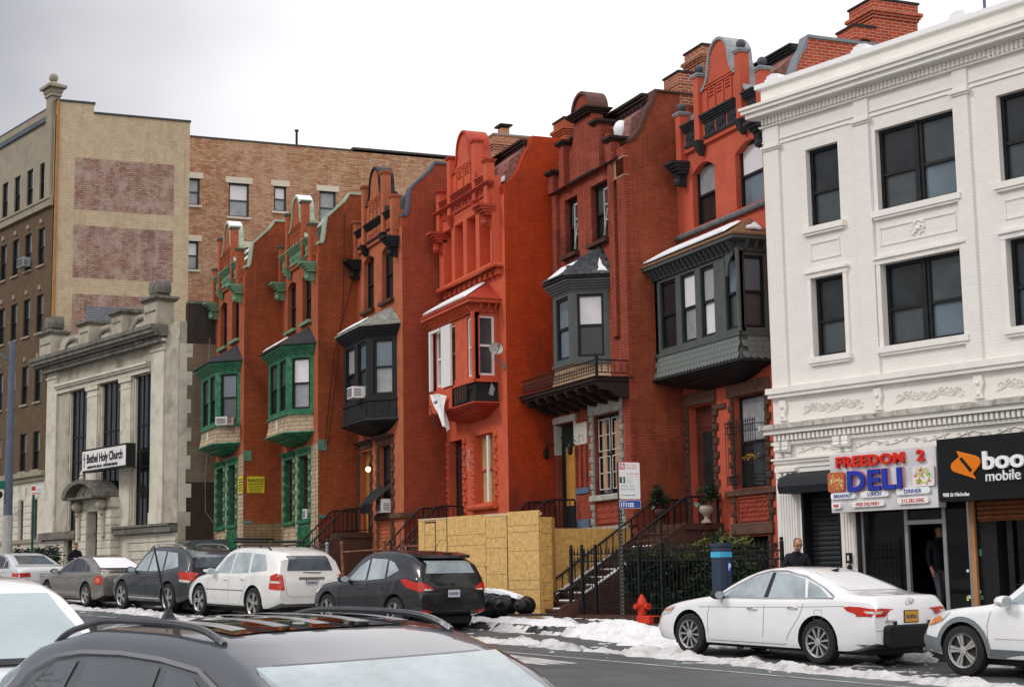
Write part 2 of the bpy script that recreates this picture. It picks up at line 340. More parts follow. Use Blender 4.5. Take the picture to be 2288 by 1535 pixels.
def snow_on(parent, pts, th=.04, name='snow', jag=.06, seed=1):
    """lumpy snow slab over a (roughly planar) polygon given in 3-D"""
    rnd = random.Random(seed); P = [Vector(p) for p in pts]; n = (P[1]-P[0]).cross(P[2]-P[0]).normalized(); n = n if n.z > 0 else -n
    E = []
    for i in range(len(P)):
        a, b = P[i], P[(i+1) % len(P)]; k = max(2, int((b-a).length / .12))
        for j in range(k): q = a.lerp(b, j/k); c = sum(P, Vector()) / len(P); E.append(q + (c - q).normalized() * rnd.random() * jag)
    c = sum(E, Vector()) / len(E); mb = MB()
    rings = [[q + n*.005 for q in E], [q.lerp(c, .04) + n*th*.8 for q in E], [q.lerp(c, .2) + n*(th + rnd.random()*.008) for q in E], [q.lerp(c, .6) + n*(th*1.15) for q in E], [q.lerp(c, .99) + n*th*1.2 for q in E]]
    mb.loft(rings, True); return mb.build(name, SNOW, parent, True)
QV = []
def quoins(rt, sides, z0, z1, mts, seed=0, h=.165, w=(.12, .22), proud=.05):
    """rusticated blocks down the sides of an opening: each block a part"""
    global QV
    if not QV:
        for k in range(3):
            rnd = random.Random(k); mb = MB(); pts = []
            N0 = 4
            rings = []
            for i, (s, d) in enumerate(((1, 0), (1, .5), (.86, .85), (.5, 1))):
                rings.append([(-d * (1 + (rnd.random()-.5)*.35 if i else 1), .5 + (cx-.5)*s + (rnd.random()-.5)*.06*(i>0), .5 + (cz-.5)*s + (rnd.random()-.5)*.06*(i>0)) for cx, cz in ((0,0),(.5,-.0),(1,0),(1,.5),(1,1),(.5,1),(0,1),(0,.5))])
            mb.loft(rings, True, True); QV.append(mb)
    rnd = random.Random(seed); me = {}
    n = int(round((z1 - z0) / h)); hh = (z1 - z0) / n
    for y, sgn in sides:
        for i in range(n):
            mt = mts[i % len(mts)]; k = rnd.randrange(3); key = (mt.name, k)
            if key not in me: me[key] = mesh_of(QV[k], 'quoin', mt)
            ww = w[i % 2]
            inst(me[key], 'quoin', rt, (0, y if sgn > 0 else y - ww, z0 + i*hh + .004), (0, 0, 0), (proud*1.3, ww, hh - .008))
def side_profile(zt=14.0, z0=.6, back=11.0, shoulder=True, steep=False, x1=1.05):
    if steep: return [(0, z0), (back, z0), (back, zt), (x1 - .2, zt), (x1 - .25, zt - .25), (.62, 13.15), (.42, 12.66), (.2, 12.38), (0, 12.28)]
    return [(0, z0), (back, z0), (back, zt), (1.02, zt), (.97, zt - .12), (.9, zt - .22), (.3, 13.13), (.27, 12.95), (.2, 12.4), (.15, 12.3), (0, 12.28)]
def coping(rt, prof, mt, w=.36, t=.07, y0=-.04, zmin=12.2):
    pts = [p for p in prof if p[1] >= zmin and p[0] < 10.9]; pts = pts[::-1]
    pts = [p for p in pts] + [(11.0, prof[2][1])]
    mb = MB(); P = [Vector((p[0], 0, p[1])) for p in pts]; rings = []
    for i, p in enumerate(P):
        d = (P[min(i+1, len(P)-1)] - P[max(i-1, 0)]).normalized(); n = Vector((-d.z, 0, d.x))
        rings.append([(p.x, y0, p.z), (p.x + n.x*t, y0, p.z + n.z*t), (p.x + n.x*t, y0 + w, p.z + n.z*t), (p.x, y0 + w, p.z)])
    mb.loft(rings, True, True); return mb.build('coping', mt, rt)
def chimney(rt, x0, x1, y0, y1, z0, z1, mt, cap=None, flare=True, pot=False):
    mb = MB(); mb.box(x0, x1, y0, y1, z0, z1 - .28)
    if flare: mb.box(x0-.03, x1+.03, y0-.03, y1+.03, z1-.42, z1-.36); mb.box(x0-.06, x1+.06, y0-.06, y1+.06, z1-.36, z1-.30); mb.box(x0-.10, x1+.10, y0-.10, y1+.10, z1-.30, z1-.22)
    mb.box(x0-.02, x1+.02, y0-.02, y1+.02, z1-.28, z1); c = mb.build('chimney', mt, rt)
    cp = MB(); cp.box(x0-.05, x1+.05, y0-.05, y1+.05, z1, z1+.05); cp.build('chimney_cap', cap or IRON, c)
    if pot:
        p = MB(); xc = x0 + .45; p.box(xc-.13, xc+.13, y0+.2, y0+.5, z1+.05, z1+.3); p.build('chimney_pot', mat('clay', (.45, .22, .13), .8), c)
        p = MB(); p.box(xc-.2, xc+.2, y0+.1, y0+.6, z1+.36, z1+.41); p.box(xc-.02, xc+.02, y0+.33, y0+.37, z1+.3, z1+.36); p.build('chimney_lid', BLACK, c)
    return c
def bell(n=14, c=2.35, hw=.82, z0=13.28, h=.98, p=1.0):
    r = [(.82, 13.22), (.7, 13.27), (.6, 13.36), (.52, 13.50), (.46, 13.68)] + [(.46*math.cos(math.pi/2*k/6), 13.72 + .54*math.sin(math.pi/2*k/6)) for k in range(7)]
    return [(c - a, b) for a, b in r] + [(c + a, b) for a, b in r[::-1][1:]]
def gable(rt, wallm, trim, cap, capm, dx=0.0, balls=None, panels=3, snow=False, louvre=True, cope_back=.45, pt=13.85, entab=True, cy=2.35, frieze=None):
    g = MB(); B = bell(c=cy); pr = -.08 + dx
    ol = [(cy-2.05, 11.95), (cy+2.05, 11.95), (cy+2.05, 12.55)]
    arcL = [(cy + 1.0 + 1.0*math.cos(t) , 13.45 - .9*math.sin(t)) for t in [math.pi/2*(1 - k/6) for k in range(7)]]
    # near and far scroll shoulders (concave)
    sc = [(.0, 0), (.3, .03), (.55, .12), (.75, .3), (.88, .52), (.93, .8)]
    right = [(cy - 2.05 + .25 + a, 12.55 + b) for a, b in sc]
    left = [(2*cy - a, b) for a, b in right[::-1]]
    ol = [(cy-2.05, 11.95), (cy+2.05, 11.95), (cy+2.05, 12.55)] + left[::-1] + B[::-1] + right[::-1] + [(cy-2.05, 12.55)]
    g.prism(ol, pr, pr + .3, 0); gb = g.build('gable', wallm, rt)
    # coping of the bell and the scrolls
    c = MB()
    for k, pts in enumerate((B, right, left)):
        rings = []
        for i, p in enumerate(pts):
            q = (Vector(pts[min(i+1, len(pts)-1)]) - Vector(pts[max(i-1, 0)])).normalized(); n = Vector((-q.y, q.x)); n = n if n.y > 0 else -n
            bx = pr + cope_back if k == 0 else pr + .42
            rings.append([(pr-.05, p[0]-n.x*.01, p[1]-n.y*.01), (pr-.05, p[0]+n.x*.06, p[1]+n.y*.06), (bx, p[0]+n.x*.06, p[1]+n.y*.06), (bx, p[0]-n.x*.01, p[1]-n.y*.01)])
        c.loft(rings, True, True)
    c.build('gable_coping', capm, gb)
    # four piers
    for y, top, bot, ww in ((cy-1.0, pt, 12.05, .12), (cy+.98, pt, 12.05, .12), (cy-1.88, 12.93, 11.78, .12), (cy+1.92, 12.93, 11.78, .12)):
        p = MB(); p.box(pr-.10, pr+.14, y-ww, y+ww, bot, top); po = p.build('gable_pier', wallm, rt)
        q = MB(); q.box(pr-.13, pr+.17, y-ww-.03, y+ww+.03, top, top+.04); q.box(pr-.15, pr+.19, y-ww-.05, y+ww+.05, top+.04, top+.08); q.build('pier_cap', cap, po)
        if balls:
            q = MB(); q.ball((pr+.02, y, top+.22), .115); q.lathe([(.05, 0), (.04, .05)], (pr, y, top+.09)); q.build('ball_finial', balls, po, True)
        q = MB()
        if bot > 12: q.loft([[(pr-.18, y-ww-.02, bot), (pr-.18, y+ww+.02, bot), (pr+.05, y+ww+.02, bot), (pr+.05, y-ww-.02, bot)], [(pr-.1, y-.08, bot-.22), (pr-.1, y+.08, bot-.22), (pr+.05, y+.08, bot-.22), (pr+.05, y-.08, bot-.22)], [(pr-.03, y-.05, bot-.34), (pr-.03, y+.05, bot-.34), (pr+.05, y+.05, bot-.34), (pr+.05, y-.05, bot-.34)]], True, True)
        else:        # big carved corner bracket
            for k in range(4):
                t = .1 + .075*k; q.box(pr-.08-t, pr+.12, y-ww-.02-t*.3, y+ww+.02+t*.3, bot-.1-(3-k)*.075, bot-.028-(3-k)*.075)
            q.lathe([(.02, 0), (.08, .03), (.11, .1), (.09, .17), (.12, .25)], (pr-.14, y, bot-.62), 8); q.box(pr-.1, pr+.1, y-.06, y+.06, bot-.62, bot-.3)
        q.build('carved_bracket', trim, po)
    # sunk panels with three louvre lines
    if panels:
        pm = MB(); ws = 1.16 / panels
        for k in range(panels):
            a = cy - .6 + k*ws + .05; b_ = a + ws - .1
            pm.box(pr-.035, pr, a-.05, a, 12.66, 13.2)
            for zz in (13.02, 13.10, 13.18): pm.box(pr-.03, pr, a, b_, zz, zz+.035)
        pm.box(pr-.035, pr, cy+.55, cy+.6, 12.66, 13.2); pm.box(pr-.04, pr, cy-.7, cy+.7, 13.24, 13.28); pm.box(pr-.04, pr, cy-.72, cy+.72, 13.31, 13.35)
        pm.build('gable_panelling', wallm, gb)
    if entab:
        for a, b_ in ((cy-.83, cy+.78), (cy-1.68, cy-1.17), (cy+1.12, cy+1.73)):
            e = MB()
            for k in range(4): e.box(pr-.05-.04*k, pr+.02, a, b_, 12.42+.05*k, 12.465+.05*k)
            e.build('entablature', trim, rt); e = MB(); e.box(pr-.05, pr+.02, a, b_, 12.06, 12.11); e.build('lower_moulding', trim, rt)
            n = max(1, int(round((b_-a)/.5)))
            for k in range(n):
                q = MB(); y0 = a + (b_-a)*k/n + .05; y1 = a + (b_-a)*(k+1)/n - .05
                q.box(pr-.03, pr, y0, y1, 12.12, 12.4)
                for j in range(5): q.ball((pr-.035, y0 + (y1-y0)*(.2+.15*j), 12.26 + .06*math.sin(j*2.1)), .045, 6)
                q.build('carved_panel', frieze or trim, rt)
    if snow:
        m2 = [p for p in B if abs(p[0]-cy) < .62]
        s = MB(); s.loft([[(pr-.04, p[0], p[1]+.05), (pr-.03, p[0], p[1]+.11 - abs(p[0]-cy)*.03), (pr+cope_back-.03, p[0], p[1]+.11 - abs(p[0]-cy)*.03), (pr+cope_back, p[0], p[1]+.05)] for p in m2], False); s.build('snow', SNOW, gb, True)
    return gb
def top_window(rt, y0, y1, z0=10.0, z1=11.62, arch=.14, fm=BLACK, g1=GLASS, g2=GLASS, wallm=None, depth=.2, sill=None, sillx=.1):
    fr = (Vector((0, y0, 0)), Vector((0, 1, 0)), Vector((-1, 0, 0)))
    s = sash(fr, 0, y1 - y0, z0, z1, rt, fm, g1, g2, d=-depth + .06, name='window')
    if arch:
        mb = MB(); n = 8; pts = [(y0 + (y1-y0)*i/n, z1 - arch + arch*math.sin(math.pi*i/n)) for i in range(n+1)]
        for sg in (0, 1):
            q = pts[:n//2+1] if sg == 0 else pts[n//2:]; corner = (y0, z1) if sg == 0 else (y1, z1)
            mb.prism(q + [corner] if sg == 0 else [q[0]] + q[1:] + [corner], .0005, depth - .02, 0)
        mb.build('arch_spandrel', wallm, rt)
    if sill:
        mb = MB(); mb.box(-sillx, .2, y0 - .08, y1 + .08, z0 - .1, z0 + .0); mb.build('window_sill', sill, rt)
    return s

def stoop(rt, y0, y1, xb, z0, zt, mt, xl=-.95, n=12, cheek=.16, snow=False, railm=IRON, rails=(0, 1), baluster=.14, rail_h=.85, curl=False, cheekm=None, rail_bottom=False):
    st = bpy.data.objects.new('stoop', None); COL.objects.link(st); st.parent = rt
    run = (xl - xb) / n; h = (zt - z0) / (n + 1)
    for i in range(n):
        s = MB(); s.box(xb + i*run, xl, y0 + cheek, y1 - cheek, z0 + i*h, z0 + (i+1)*h); s.box(xb + i*run - .03, xb + i*run + .3, y0 + cheek, y1 - cheek, z0 + (i+1)*h - .05, z0 + (i+1)*h + .003)
        so_ = s.build('step', mt, st)
        if snow and i < 9:
            q = MB(); q.box(xb + i*run - .01, xb + i*run + run*.5, y0 + cheek + .03, y0 + cheek + (.9 if i % 3 else .5), z0 + (i+1)*h, z0 + (i+1)*h + .03); q.build('snow', SNOW, st)
    s = MB(); s.box(xl, .02, y0, y1, z0, zt); s.box(xl - .05, .02, y0 - .06, y1 + .06, zt - .14, zt + .004); s.build('landing', mt, st)
    for y in (y0, y1 - cheek):
        s = MB(); s.prism([(xb - .1, z0 - .3), (xl, z0 - .3), (xl, zt + .02), (xb + .35, z0 + h*2.2), (xb, z0 + h*1.5), (xb - .1, z0 + h)], y, y + cheek, 1); s.build('cheek_wall', cheekm or mt, st)
        if snow:
            q = MB(); a = Vector((xb + .45, 0, z0 + h*2.8)); b_ = Vector((xl, 0, zt + .02)).lerp(a, .45); q.loft([[(p.x, y + .02, p.z), (p.x, y + .02, p.z + .03), (p.x, y + cheek - .02, p.z + .03), (p.x, y + cheek - .02, p.z)] for p in (a, b_)], True, True); q.build('snow', SNOW, st)
    bme = None
    for k in rails:
        y = y0 + cheek/2 if k == 0 else y1 - cheek/2
        r = MB(); a = Vector((xb + .15, y, z0 + rail_h*.85)); b_ = Vector((xl, y, zt + rail_h*.8)); pth = [a, b_, b_ + Vector((.12, 0, .03)), Vector((-.08, y, zt + rail_h*.8 + .03))]
        if curl: pth = [a + Vector((-.28, 0, -.26)), a + Vector((-.36, 0, -.2)), a + Vector((-.38, 0, -.08)), a + Vector((-.28, 0, -.04)), a + Vector((-.12, 0, -.03))] + pth
        r.tube(pth, .028, 6)
        if rail_bottom: r.tube([a + Vector((0, 0, -.62)), b_ + Vector((0, 0, -.62)), Vector((-.08, y, zt + rail_h*.8 - .59))], .014, 5)
        ro = r.build('handrail', railm, st)
        if bme is None: q = MB(); q.box(-.009, .009, -.009, .009, 0, 1); bme = mesh_of(q, 'baluster', railm)
        L = -.08 - a.x; c = int(L / baluster)
        for j in range(c + 1):
            x = a.x + L * j / c; zt_ = a.z + (b_.z - a.z) * min(1, (x - a.x) / (b_.x - a.x)); big = j % 7 == 0 or j == c
            zb = (z0 + h*1.2 + (zt - z0 - h) * max(0, min(1, (x - xb) / (xl - xb)))) - .02
            inst(bme, 'baluster', st, (x, y, zb), (0, 0, 0), (2 if big else 1, 2 if big else 1, zt_ - zb))
    return st
W_ = 4.66
def shell(name, label, X, Y, upper, lower, side, rw=None, holes1=(), holes3=(), steep=False, cope=None, w=W_, roofm=None, base=None, zsplit=6.02, floor=1.0, depth=.22, ch=None, top=12.0):
    rt = root(name, label, 'rowhouse', (X, Y, 0), group='attached brick rowhouses with projecting bay windows')
    walls([h for h in holes1], 0, w, .6, zsplit, depth).build('ground_floor_wall', lower, rt)
    walls([h for h in holes3], 0, w, zsplit, top, depth).build('upper_wall', upper, rt)
    prof = side_profile(steep=steep, zt=13.66 if steep else 13.93)
    mb = MB(); mb.prism([(max(p[0], .012), p[1]) for p in prof], 0.001, .3, 1); sw = mb.build('side_wall', side, rt)
    if cope: coping(rt, prof, cope)
    dk = MB(); dk.box(depth, depth + .1, .3, w, .8, 11.9); dk.build('interior', DARKIN, rt)
    rf = MB(); zt = 13.55; rf.prism([(.05, 11.9), (.18, 12.25), (.28, 13.0), (.9, zt), (11, zt), (11, 11.9)], .3, w, 1); rf.build('mansard_roof', roofm or mat('slate', (.06, .062, .065), .7, .3, 9), rt)
    return rt, sw
SLATE = mat('dark_slate', (.028, .030, .034), .55, .5, 14, .5)
SHING = mat('grey_shingle_roof', (.22, .22, .20), .8, .35, 12, .6, stain=(.6, .6, .6), stain_amt=.5, stain_scale=3)
GREEN = mat('green_paint', (.022, .15, .075), .5, .3, 5, .35, stain=(.12, .26, .13), stain_amt=.7, stain_scale=5)
GREENL = mat('weathered_green', (.16, .29, .17), .6, .35, 6, .3, stain=(.05, .17, .09), stain_amt=.8, stain_scale=6)
COPPER = mat('pale_green_metal', (.36, .45, .33), .5, .2, 4, .15, stain=(.2, .27, .16), stain_amt=.5, stain_scale=4)
PALEST = brick('cream_stone_blocks', (.56, .45, .32), (.42, .32, .21), (.24, .17, .11), .34, .13, .012, .85, (.18, .11, .07), .5, 1.3, .52, .8)
BRK_AB = brick('orange_painted_brick', (.38, .095, .034), (.32, .074, .027), (.20, .044, .018), .2, .067, .010, .75, (.14, .034, .018), .65, .55, .48, .6)
BRK_AF = brick('orange_front_brick', (.46, .135, .06), (.40, .11, .05), (.22, .055, .028), .2, .067, .009, .75, (.2, .05, .03), .5, .8, .55, .6)
BRK_CF = mat('painted_front_rust', (.43, .125, .055), .75, .2, 2.0, .35, bscale=40, stain=(.22, .06, .03), stain_amt=.5, stain_scale=1.2)
BRK_C = brick('crimson_painted_brick', (.38, .080, .040), (.33, .066, .034), (.22, .042, .022), .2, .067, .009, .7, (.20, .04, .024), .6, .4, .5, .5, patch=(3.5, (.03, .012, .012), .7, .66))
BRK_D = brick('vermilion_painted_brick', (.52, .064, .013), (.46, .052, .011), (.32, .032, .009), .2, .067, .008, .6, (.17, .034, .022), .85, .38, .50, .5, patch=(2.2, (.16, .06, .045), .55, .63))
BRK_DF = mat('salmon_red_front', (.60, .11, .05), .6, .12, 2.0, .3, bscale=34, stain=(.34, .05, .03), stain_amt=.4, stain_scale=1.5)
BRK_E = brick('old_red_brick', (.36, .078, .034), (.28, .055, .026), (.30, .13, .085), .2, .067, .006, .8, (.12, .032, .02), .75, .45, .49, .6, patch=(1.6, (.30, .06, .022), .6, .5))
BRK_EF = brick('old_red_front_brick', (.37, .080, .046), (.29, .058, .035), (.15, .038, .026), .2, .067, .009, .8, (.42, .16, .12), .45, .8, .56, .8, patch=(1.2, (.07, .025, .018), .8, .56))
BRK_F = mat('coral_stucco_front', (.53, .102, .055), .7, .1, 3.0, .2, bscale=30, stain=(.33, .06, .035), stain_amt=.4, stain_scale=.9)
BRK_FS = brick('bright_red_brick', (.52, .075, .04), (.42, .055, .03), (.50, .30, .20), .22, .075, .012, .8, (.3, .05, .03), .4, .7, .55, .8)
PALE = mat('pale_lichen_stone', (.42, .42, .36), .9, .35, 5, .9, stain=(.16, .16, .12), stain_amt=.7, stain_scale=2.5)
WOODR = mat('red_brown_door', (.10, .03, .018), .5, .3, 4, .2)
OCHRE = mat('ochre_wood', (.45, .23, .05), .5, .25, 4, .1)

def stone_lintel(rt, y0, y1, z0, z1, mt, proud=.08, cap=True):
    mb = MB(); mb.box(-proud*.5, .05, y0, y1, z0, z1)
    if cap:
        for k in range(3): mb.box(-proud - .035*k, .05, y0 - .02*k, y1 + .02*k, z1 + .035*k, z1 + .033 + .035*k)
    mb.build('lintel', mt, rt)
def ground_window(rt, y0, y1, z0, z1, fm=BLACK, g1=GLASS, g2=GLASS, dbl=False, depth=.24, sillm=None):
    fr = (Vector((0, y0, 0)), Vector((0, 1, 0)), Vector((-1, 0, 0))); L = y1 - y0
    if dbl:
        sash(fr, 0, L/2 - .04, z0, z1, rt, fm, g1, g2, -depth+.1, name='window'); sash(fr, L/2 + .04, L, z0, z1, rt, fm, g1, g2, -depth+.1, name='window')
        mb = MB(); mb.sbox(fr, L/2-.04, L/2+.04, -depth, -depth+.14, z0, z1); mb.build('mullion', fm, rt)
    else: sash(fr, 0, L, z0, z1, rt, fm, g1, g2, -depth+.1, name='window')
    if sillm:
        mb = MB(); mb.box(-.14, .1, y0-.12, y1+.12, z0-.15, z0); mb.build('window_sill', sillm, rt, bevel=.02)
def door(rt, y0, y1, z0, z1, mt, panel=None, jamb=None, depth=.26):
    mb = MB(); X = depth - .06; mb.box(X, X + .06, y0 + .03, y1 - .03, z0, z1 - .35); mb.box(X - .02, X, y0 + .03, y0 + .13, z0, z1 - .35); mb.box(X - .02, X, y1 - .13, y1 - .03, z0, z1 - .35); mb.box(X-.02, X, y0+.13, y1-.13, z1 - .5, z1 - .35); mb.box(X-.02, X, y0+.13, y1-.13, z0, z0 + .5)
    d = mb.build('door', mt, rt)
    if panel: q = MB(); q.box(X - .006, X - .001, y0 + .25, y1 - .25, z0 + .6, z1 - .6); q.build('door_panel', panel, d)
    q = MB(); q.ball((X - .05, y0 + .12, z0 + 1.0), .03); q.build('door_knob', mat('brass', (.4, .28, .1), .3, metal=1), d)
    q = MB(); q.box(X-.03, X+.03, y0, y1, z1 - .35, z1 - .29); q.box(X, X+.02, y0, y1, z1-.29, z1); q.build('transom', mt, rt)
def carved(rt, y0, y1, z0, z1, mt, fm=None, name='carved_panel', seed=1, x=0, nx=9):
    rnd = random.Random(seed); mb = MB(); mb.box(x - .012, x + .02, y0, y1, z0, z1); mb.box(x-.05, x, y0, y1, z0, z0+.03); mb.box(x-.05, x, y0, y1, z1-.03, z1); mb.box(x-.05, x, y0, y0+.03, z0, z1); mb.box(x-.05, x, y1-.03, y1, z0, z1)
    yc = (y0+y1)/2
    for i in range(nx):
        for j in range(max(2, int(nx*(z1-z0)/(y1-y0)))):
            a = (y1 - yc) * (i + .5) / nx * .92; zz = z0 + .06 + (z1-z0-.12) * (j + .5) / max(2, int(nx*(z1-z0)/(y1-y0)))
            r = .012 + .02*rnd.random(); dz = .015*math.sin(i*1.7 + j)
            for sg in (-1, 1): mb.ball((x - .02, yc + sg*a, zz + dz), r, 5)
    return mb.build(name, mt, rt)

# ---- house A: farthest, green trim
def green_house(key, label, X, Y, w):
    h1 = [(1.0, 2.2, 3.72, 5.75), (2.9, 4.05, 3.72, 5.75)]; h3 = [(.82, 1.9, 10.0, 11.62), (2.72, 3.8, 10.0, 11.62)]
    rt, sw = shell('rowhouse', label, X, Y, BRK_AF, PALEST, BRK_AB, holes1=h1, holes3=h3, cope=COPPER, w=w)
    if key == 'A':
        q = MB(); q.box(0, 1.32, -.012, 0, .8, 3.72); q.build('stone_base', brick('cream_stone_side', (.34, .24, .13), (.26, .17, .09), (.12, .08, .05), .4, .1, .01, .85, (.12, .08, .05), .5, 1.3, .5), rt)
    q = MB(); q.box(-.02, .26, -.03, .0, 5.78, 6.12); q.box(-.02, .3, -.03, 0, 3.72, 3.82); each(q, 'green_stone', mat('dull_green_stone', (.12, .22, .15), .8, .2), rt)
    gable(rt, BRK_AF, GREENL, mat('grey_cap', (.12, .11, .1), .8), COPPER, snow=True)
    q = MB(); q.loft([[(.84, y, 13.5), (.86, y, 13.62), (1.3, y, 13.62)] for y in (.32, w)]); q.build('snow', SNOW, rt)
    if key == 'A': q = MB(); q.loft([[(.24, y, 12.75), (.30, y, 13.06), (.88, y, 13.56)] for y in (.31, w)]); q.build('snow', SNOW, rt)
    else: snow_on(rt, [(.32, .34, 13.1), (.6, .34, 13.35), (.55, .9, 13.32), (.3, .75, 13.1)], .06)
    for a, b_, *_ in h3: top_window(rt, a, b_, wallm=BRK_AF, sill=GREENL, sillx=.12)
    pl = [(0, .55), (-.7, 1.15), (-.7, 3.55), (0, 4.15)]
    wn = [[(.12, .74, GLASSB if key == 'A' else BLIND, GLASSG if key == 'A' else CURT)], [(.14, .95, GLASSG, GLASS), (1.25, 2.2, GLASSG, GLASS)], [(.12, .74)]]
    b, P, r0, r1 = bay(rt, pl, wn, GREEN, SLATE, PALEST, GREEN)
    if key == 'B':
        A = [Vector((*p, 9.23)) for p in P]; snow_on(b, [A[1].lerp(A[2], .25)+Vector((.05, 0, .03)), A[1].lerp(A[2], .95)+Vector((.05, 0, .03)), Vector(r1).lerp(A[2], .5)+Vector((0, 0, .03)), Vector(r0).lerp(A[1], .45)+Vector((0, .8, .03))], .03, seed=4)
    q = MB(); q.box(-.72, -.705, 2.3, 2.42, 6.6, 6.9); q.build('vent_grille', WHITE, b)
    for a, b_, z0, z1 in h1:
        ground_window(rt, a, b_, z0, z1, WOODR, GLASS, GLASS); stone_lintel(rt, a-.15, b_+.2, z1, z1+.12, GREEN, .1)
        quoins(rt, [(a, -1), (b_, 1)], z0, z1, [GREEN, GREENL], seed=int(a*10))
        mb = MB(); mb.box(-.1, .1, a-.15, b_+.15, z0-.12, z0); mb.build('window_sill', GREEN, rt, bevel=.02)
        for k in (a, b_): 
            q = MB(); q.box(.0, .218, k-.006 if k == b_ else k, k if k == b_ else k+.006, z0, z1); q.build('painted_reveal', GREEN, rt)
    q = MB(); q.box(-.03, .0, 1.1, 2.1, 2.75, 3.58)
    for k in range(8): q.box(-.06, -.03, 1.15+.12*k, 1.2+.12*k, 2.85, 3.5)
    q.box(-.1, .05, 1.0, 2.2, 2.66, 2.75); q.build('basement_grille', GREEN, rt); quoins(rt, [(1.05, -1), (2.15, 1)], 2.75, 3.55, [GREEN], 9)
    return rt
hA = green_house('A', 'farthest orange brick rowhouse beside the pale stone church, green bay window without snow', 12.13, 52.91, 4.6)
hB = green_house('B', 'second farthest orange brick rowhouse, green bay with white blind and snow streak on roof', 13.41, 48.35, 4.56)

# ---- house C: black bay
h1 = [(1.05, 2.3, 3.72, 5.75), (3.15, 4.25, 3.26, 5.72)]; h3 = [(.86, 1.95, 10.02, 11.72), (2.75, 3.8, 10.02, 11.72)]
BKT = mat('black_trim', (.012, .013, .016), .55, .3, 8, .3)
hC, _ = shell('rowhouse', 'rust red rowhouse with black shingled bay window and crimson painted side wall', 14.68, 43.86, BRK_CF, BRK_CF, BRK_C, holes1=h1, holes3=h3, cope=mat('blue_grey_coping', (.09, .11, .14), .6), w=4.49)
gable(hC, BRK_CF, BKT, BRK_CF, BKT, frieze=BRK_CF)
for a, b_, z0, z1 in h3: top_window(hC, a, b_, z0, z1, wallm=BRK_CF, sill=BSTONE, sillx=.12)
pl = [(0, .55), (-.7, 1.2), (-.7, 3.6), (0, 4.2)]
bC, P, r0, r1 = bay(hC, pl, [[(.12, .76, GLASSB, CURT)], [(.15, .95, GLASSB, GLASSG), (1.3, 2.2, CURT, GLASS)], [(.12, .7)]], BKT, SHING, BKT, BKT)
A = [Vector((*p, 9.23)) for p in P]; snow_on(bC, [A[1].lerp(A[2], .1)+Vector((.05, 0, .03)), A[1].lerp(A[2], .95)+Vector((.05, 0, .03)), Vector(r1).lerp(A[2], .5)+Vector((0, 0, .03)), Vector(r0).lerp(A[1], .6)+Vector((0, .3, .03))], .025, seed=5)
tile = MB(); tile.box(-.012, 0, .004, .196, 0, .15); tme = mesh_of(tile, 'shingle', BKT)
for i in range(3):
    (p, e, n), l = seg(pl[i], pl[i+1]); k = int(l / .2)
    for row in range(3):
        for j in range(k):
            q = p + e * (l * j / k) + n * (.045 - .018*row); inst(tme, 'shingle', bC, (q.x, q.y, 6.5 + row*.155), (0, 0, math.atan2(n.y, n.x) + math.pi), (1, l/k/.2, 1)).rotation_euler = (0, 0, math.atan2(e.y, e.x) - math.pi/2)
ground_window(hC, 1.05, 2.3, 3.72, 5.75, BLACK, GLASS, GLASS, sillm=BSTONE); door(hC, 3.15, 4.25, 3.26, 5.72, OCHRE, None)
stone_lintel(hC, .9, 2.5, 5.78, 5.92, BSTONE, .1); stone_lintel(hC, 3.0, 4.4, 5.78, 5.92, BSTONE, .1)
quoins(hC, [(1.05, -1), (2.3, 1)], 3.72, 5.75, [RSTONE], 3); quoins(hC, [(3.15, -1), (4.25, 1)], 3.2, 5.72, [RSTONE], 4); quoins(hC, [(1.05, -1), (2.3, 1)], 2.3, 3.5, [RSTONE], 5)
q = MB(); q.box(-.12, .05, -.02, 2.7, 3.56, 3.70); q.box(-.01, .3, -.03, 0, 3.56, 3.70); each(q, 'stone_band', RSTONE, hC)
carved(hC, 1.15, 2.2, 2.5, 3.5, BRK_CF, seed=2)
stoop(hC, 3.0, 4.45, -2.9, 1.35, 3.22, BSTONE, xl=-.9, n=11, rail_bottom=True)

# ---- house D: vermilion
h1 = [(.95, 2.4, 3.8, 5.7), (3.3, 4.45, 3.1, 5.7)]
hD, _ = shell('rowhouse', 'bright vermilion painted rowhouse with four tall window slots and a burnt broken bay base', 15.99, 39.18, BRK_DF, BRK_DF, BRK_D, holes1=h1, holes3=[(.5, 4.4, 10.2, 11.75)], steep=True, w=4.68, roofm=mat('pink_weathered_slate', (.26, .12, .10), .7, .5, 8))
# proud storey carrying four slots
SL4 = [(.42, 1.22), (1.5, 2.2), (2.48, 3.15), (3.42, 4.1)]
walls([(a, b_, 10.18, 11.74) for a, b_ in SL4], .28, 4.5, 10.1, 11.95, .32, x=-.25).build('slotted_storey', BRK_DF, hD)
q = MB(); q.box(-.25, 0, .28, .3, 10.1, 11.95); q.box(-.25, 0, 4.48, 4.5, 10.1, 11.95); each(q, 'storey_cheek', BRK_DF, hD)
q = MB(); q.tube([(-.28, .2, 10.08), (-.28, 4.55, 10.08)], .07, 8); q.tube([(-.28, .2, 10.08), (0, .2, 10.08)], .07, 8)
for k in range(11): q.box(-.14, 0, .25 + k*.4, .25 + k*.4 + .2, 9.85, 10.0)
q.build('corbel_band', BRK_DF, hD)
for a, b_ in SL4:
    q = MB(); q.box(.06, .07, a, b_, 10.2, 11.72); q.build('board', BRK_DF, hD); q = MB(); q.box(-.02, .05, a + .0, a + .12, 10.2, 11.6); q.build('white_frame', WHITE, hD)
gable(hD, BRK_DF, RED_T, RED_T, RED_T, dx=-.18, panels=2, pt=13.7, cope_back=.6, frieze=RED_T)
q = MB()
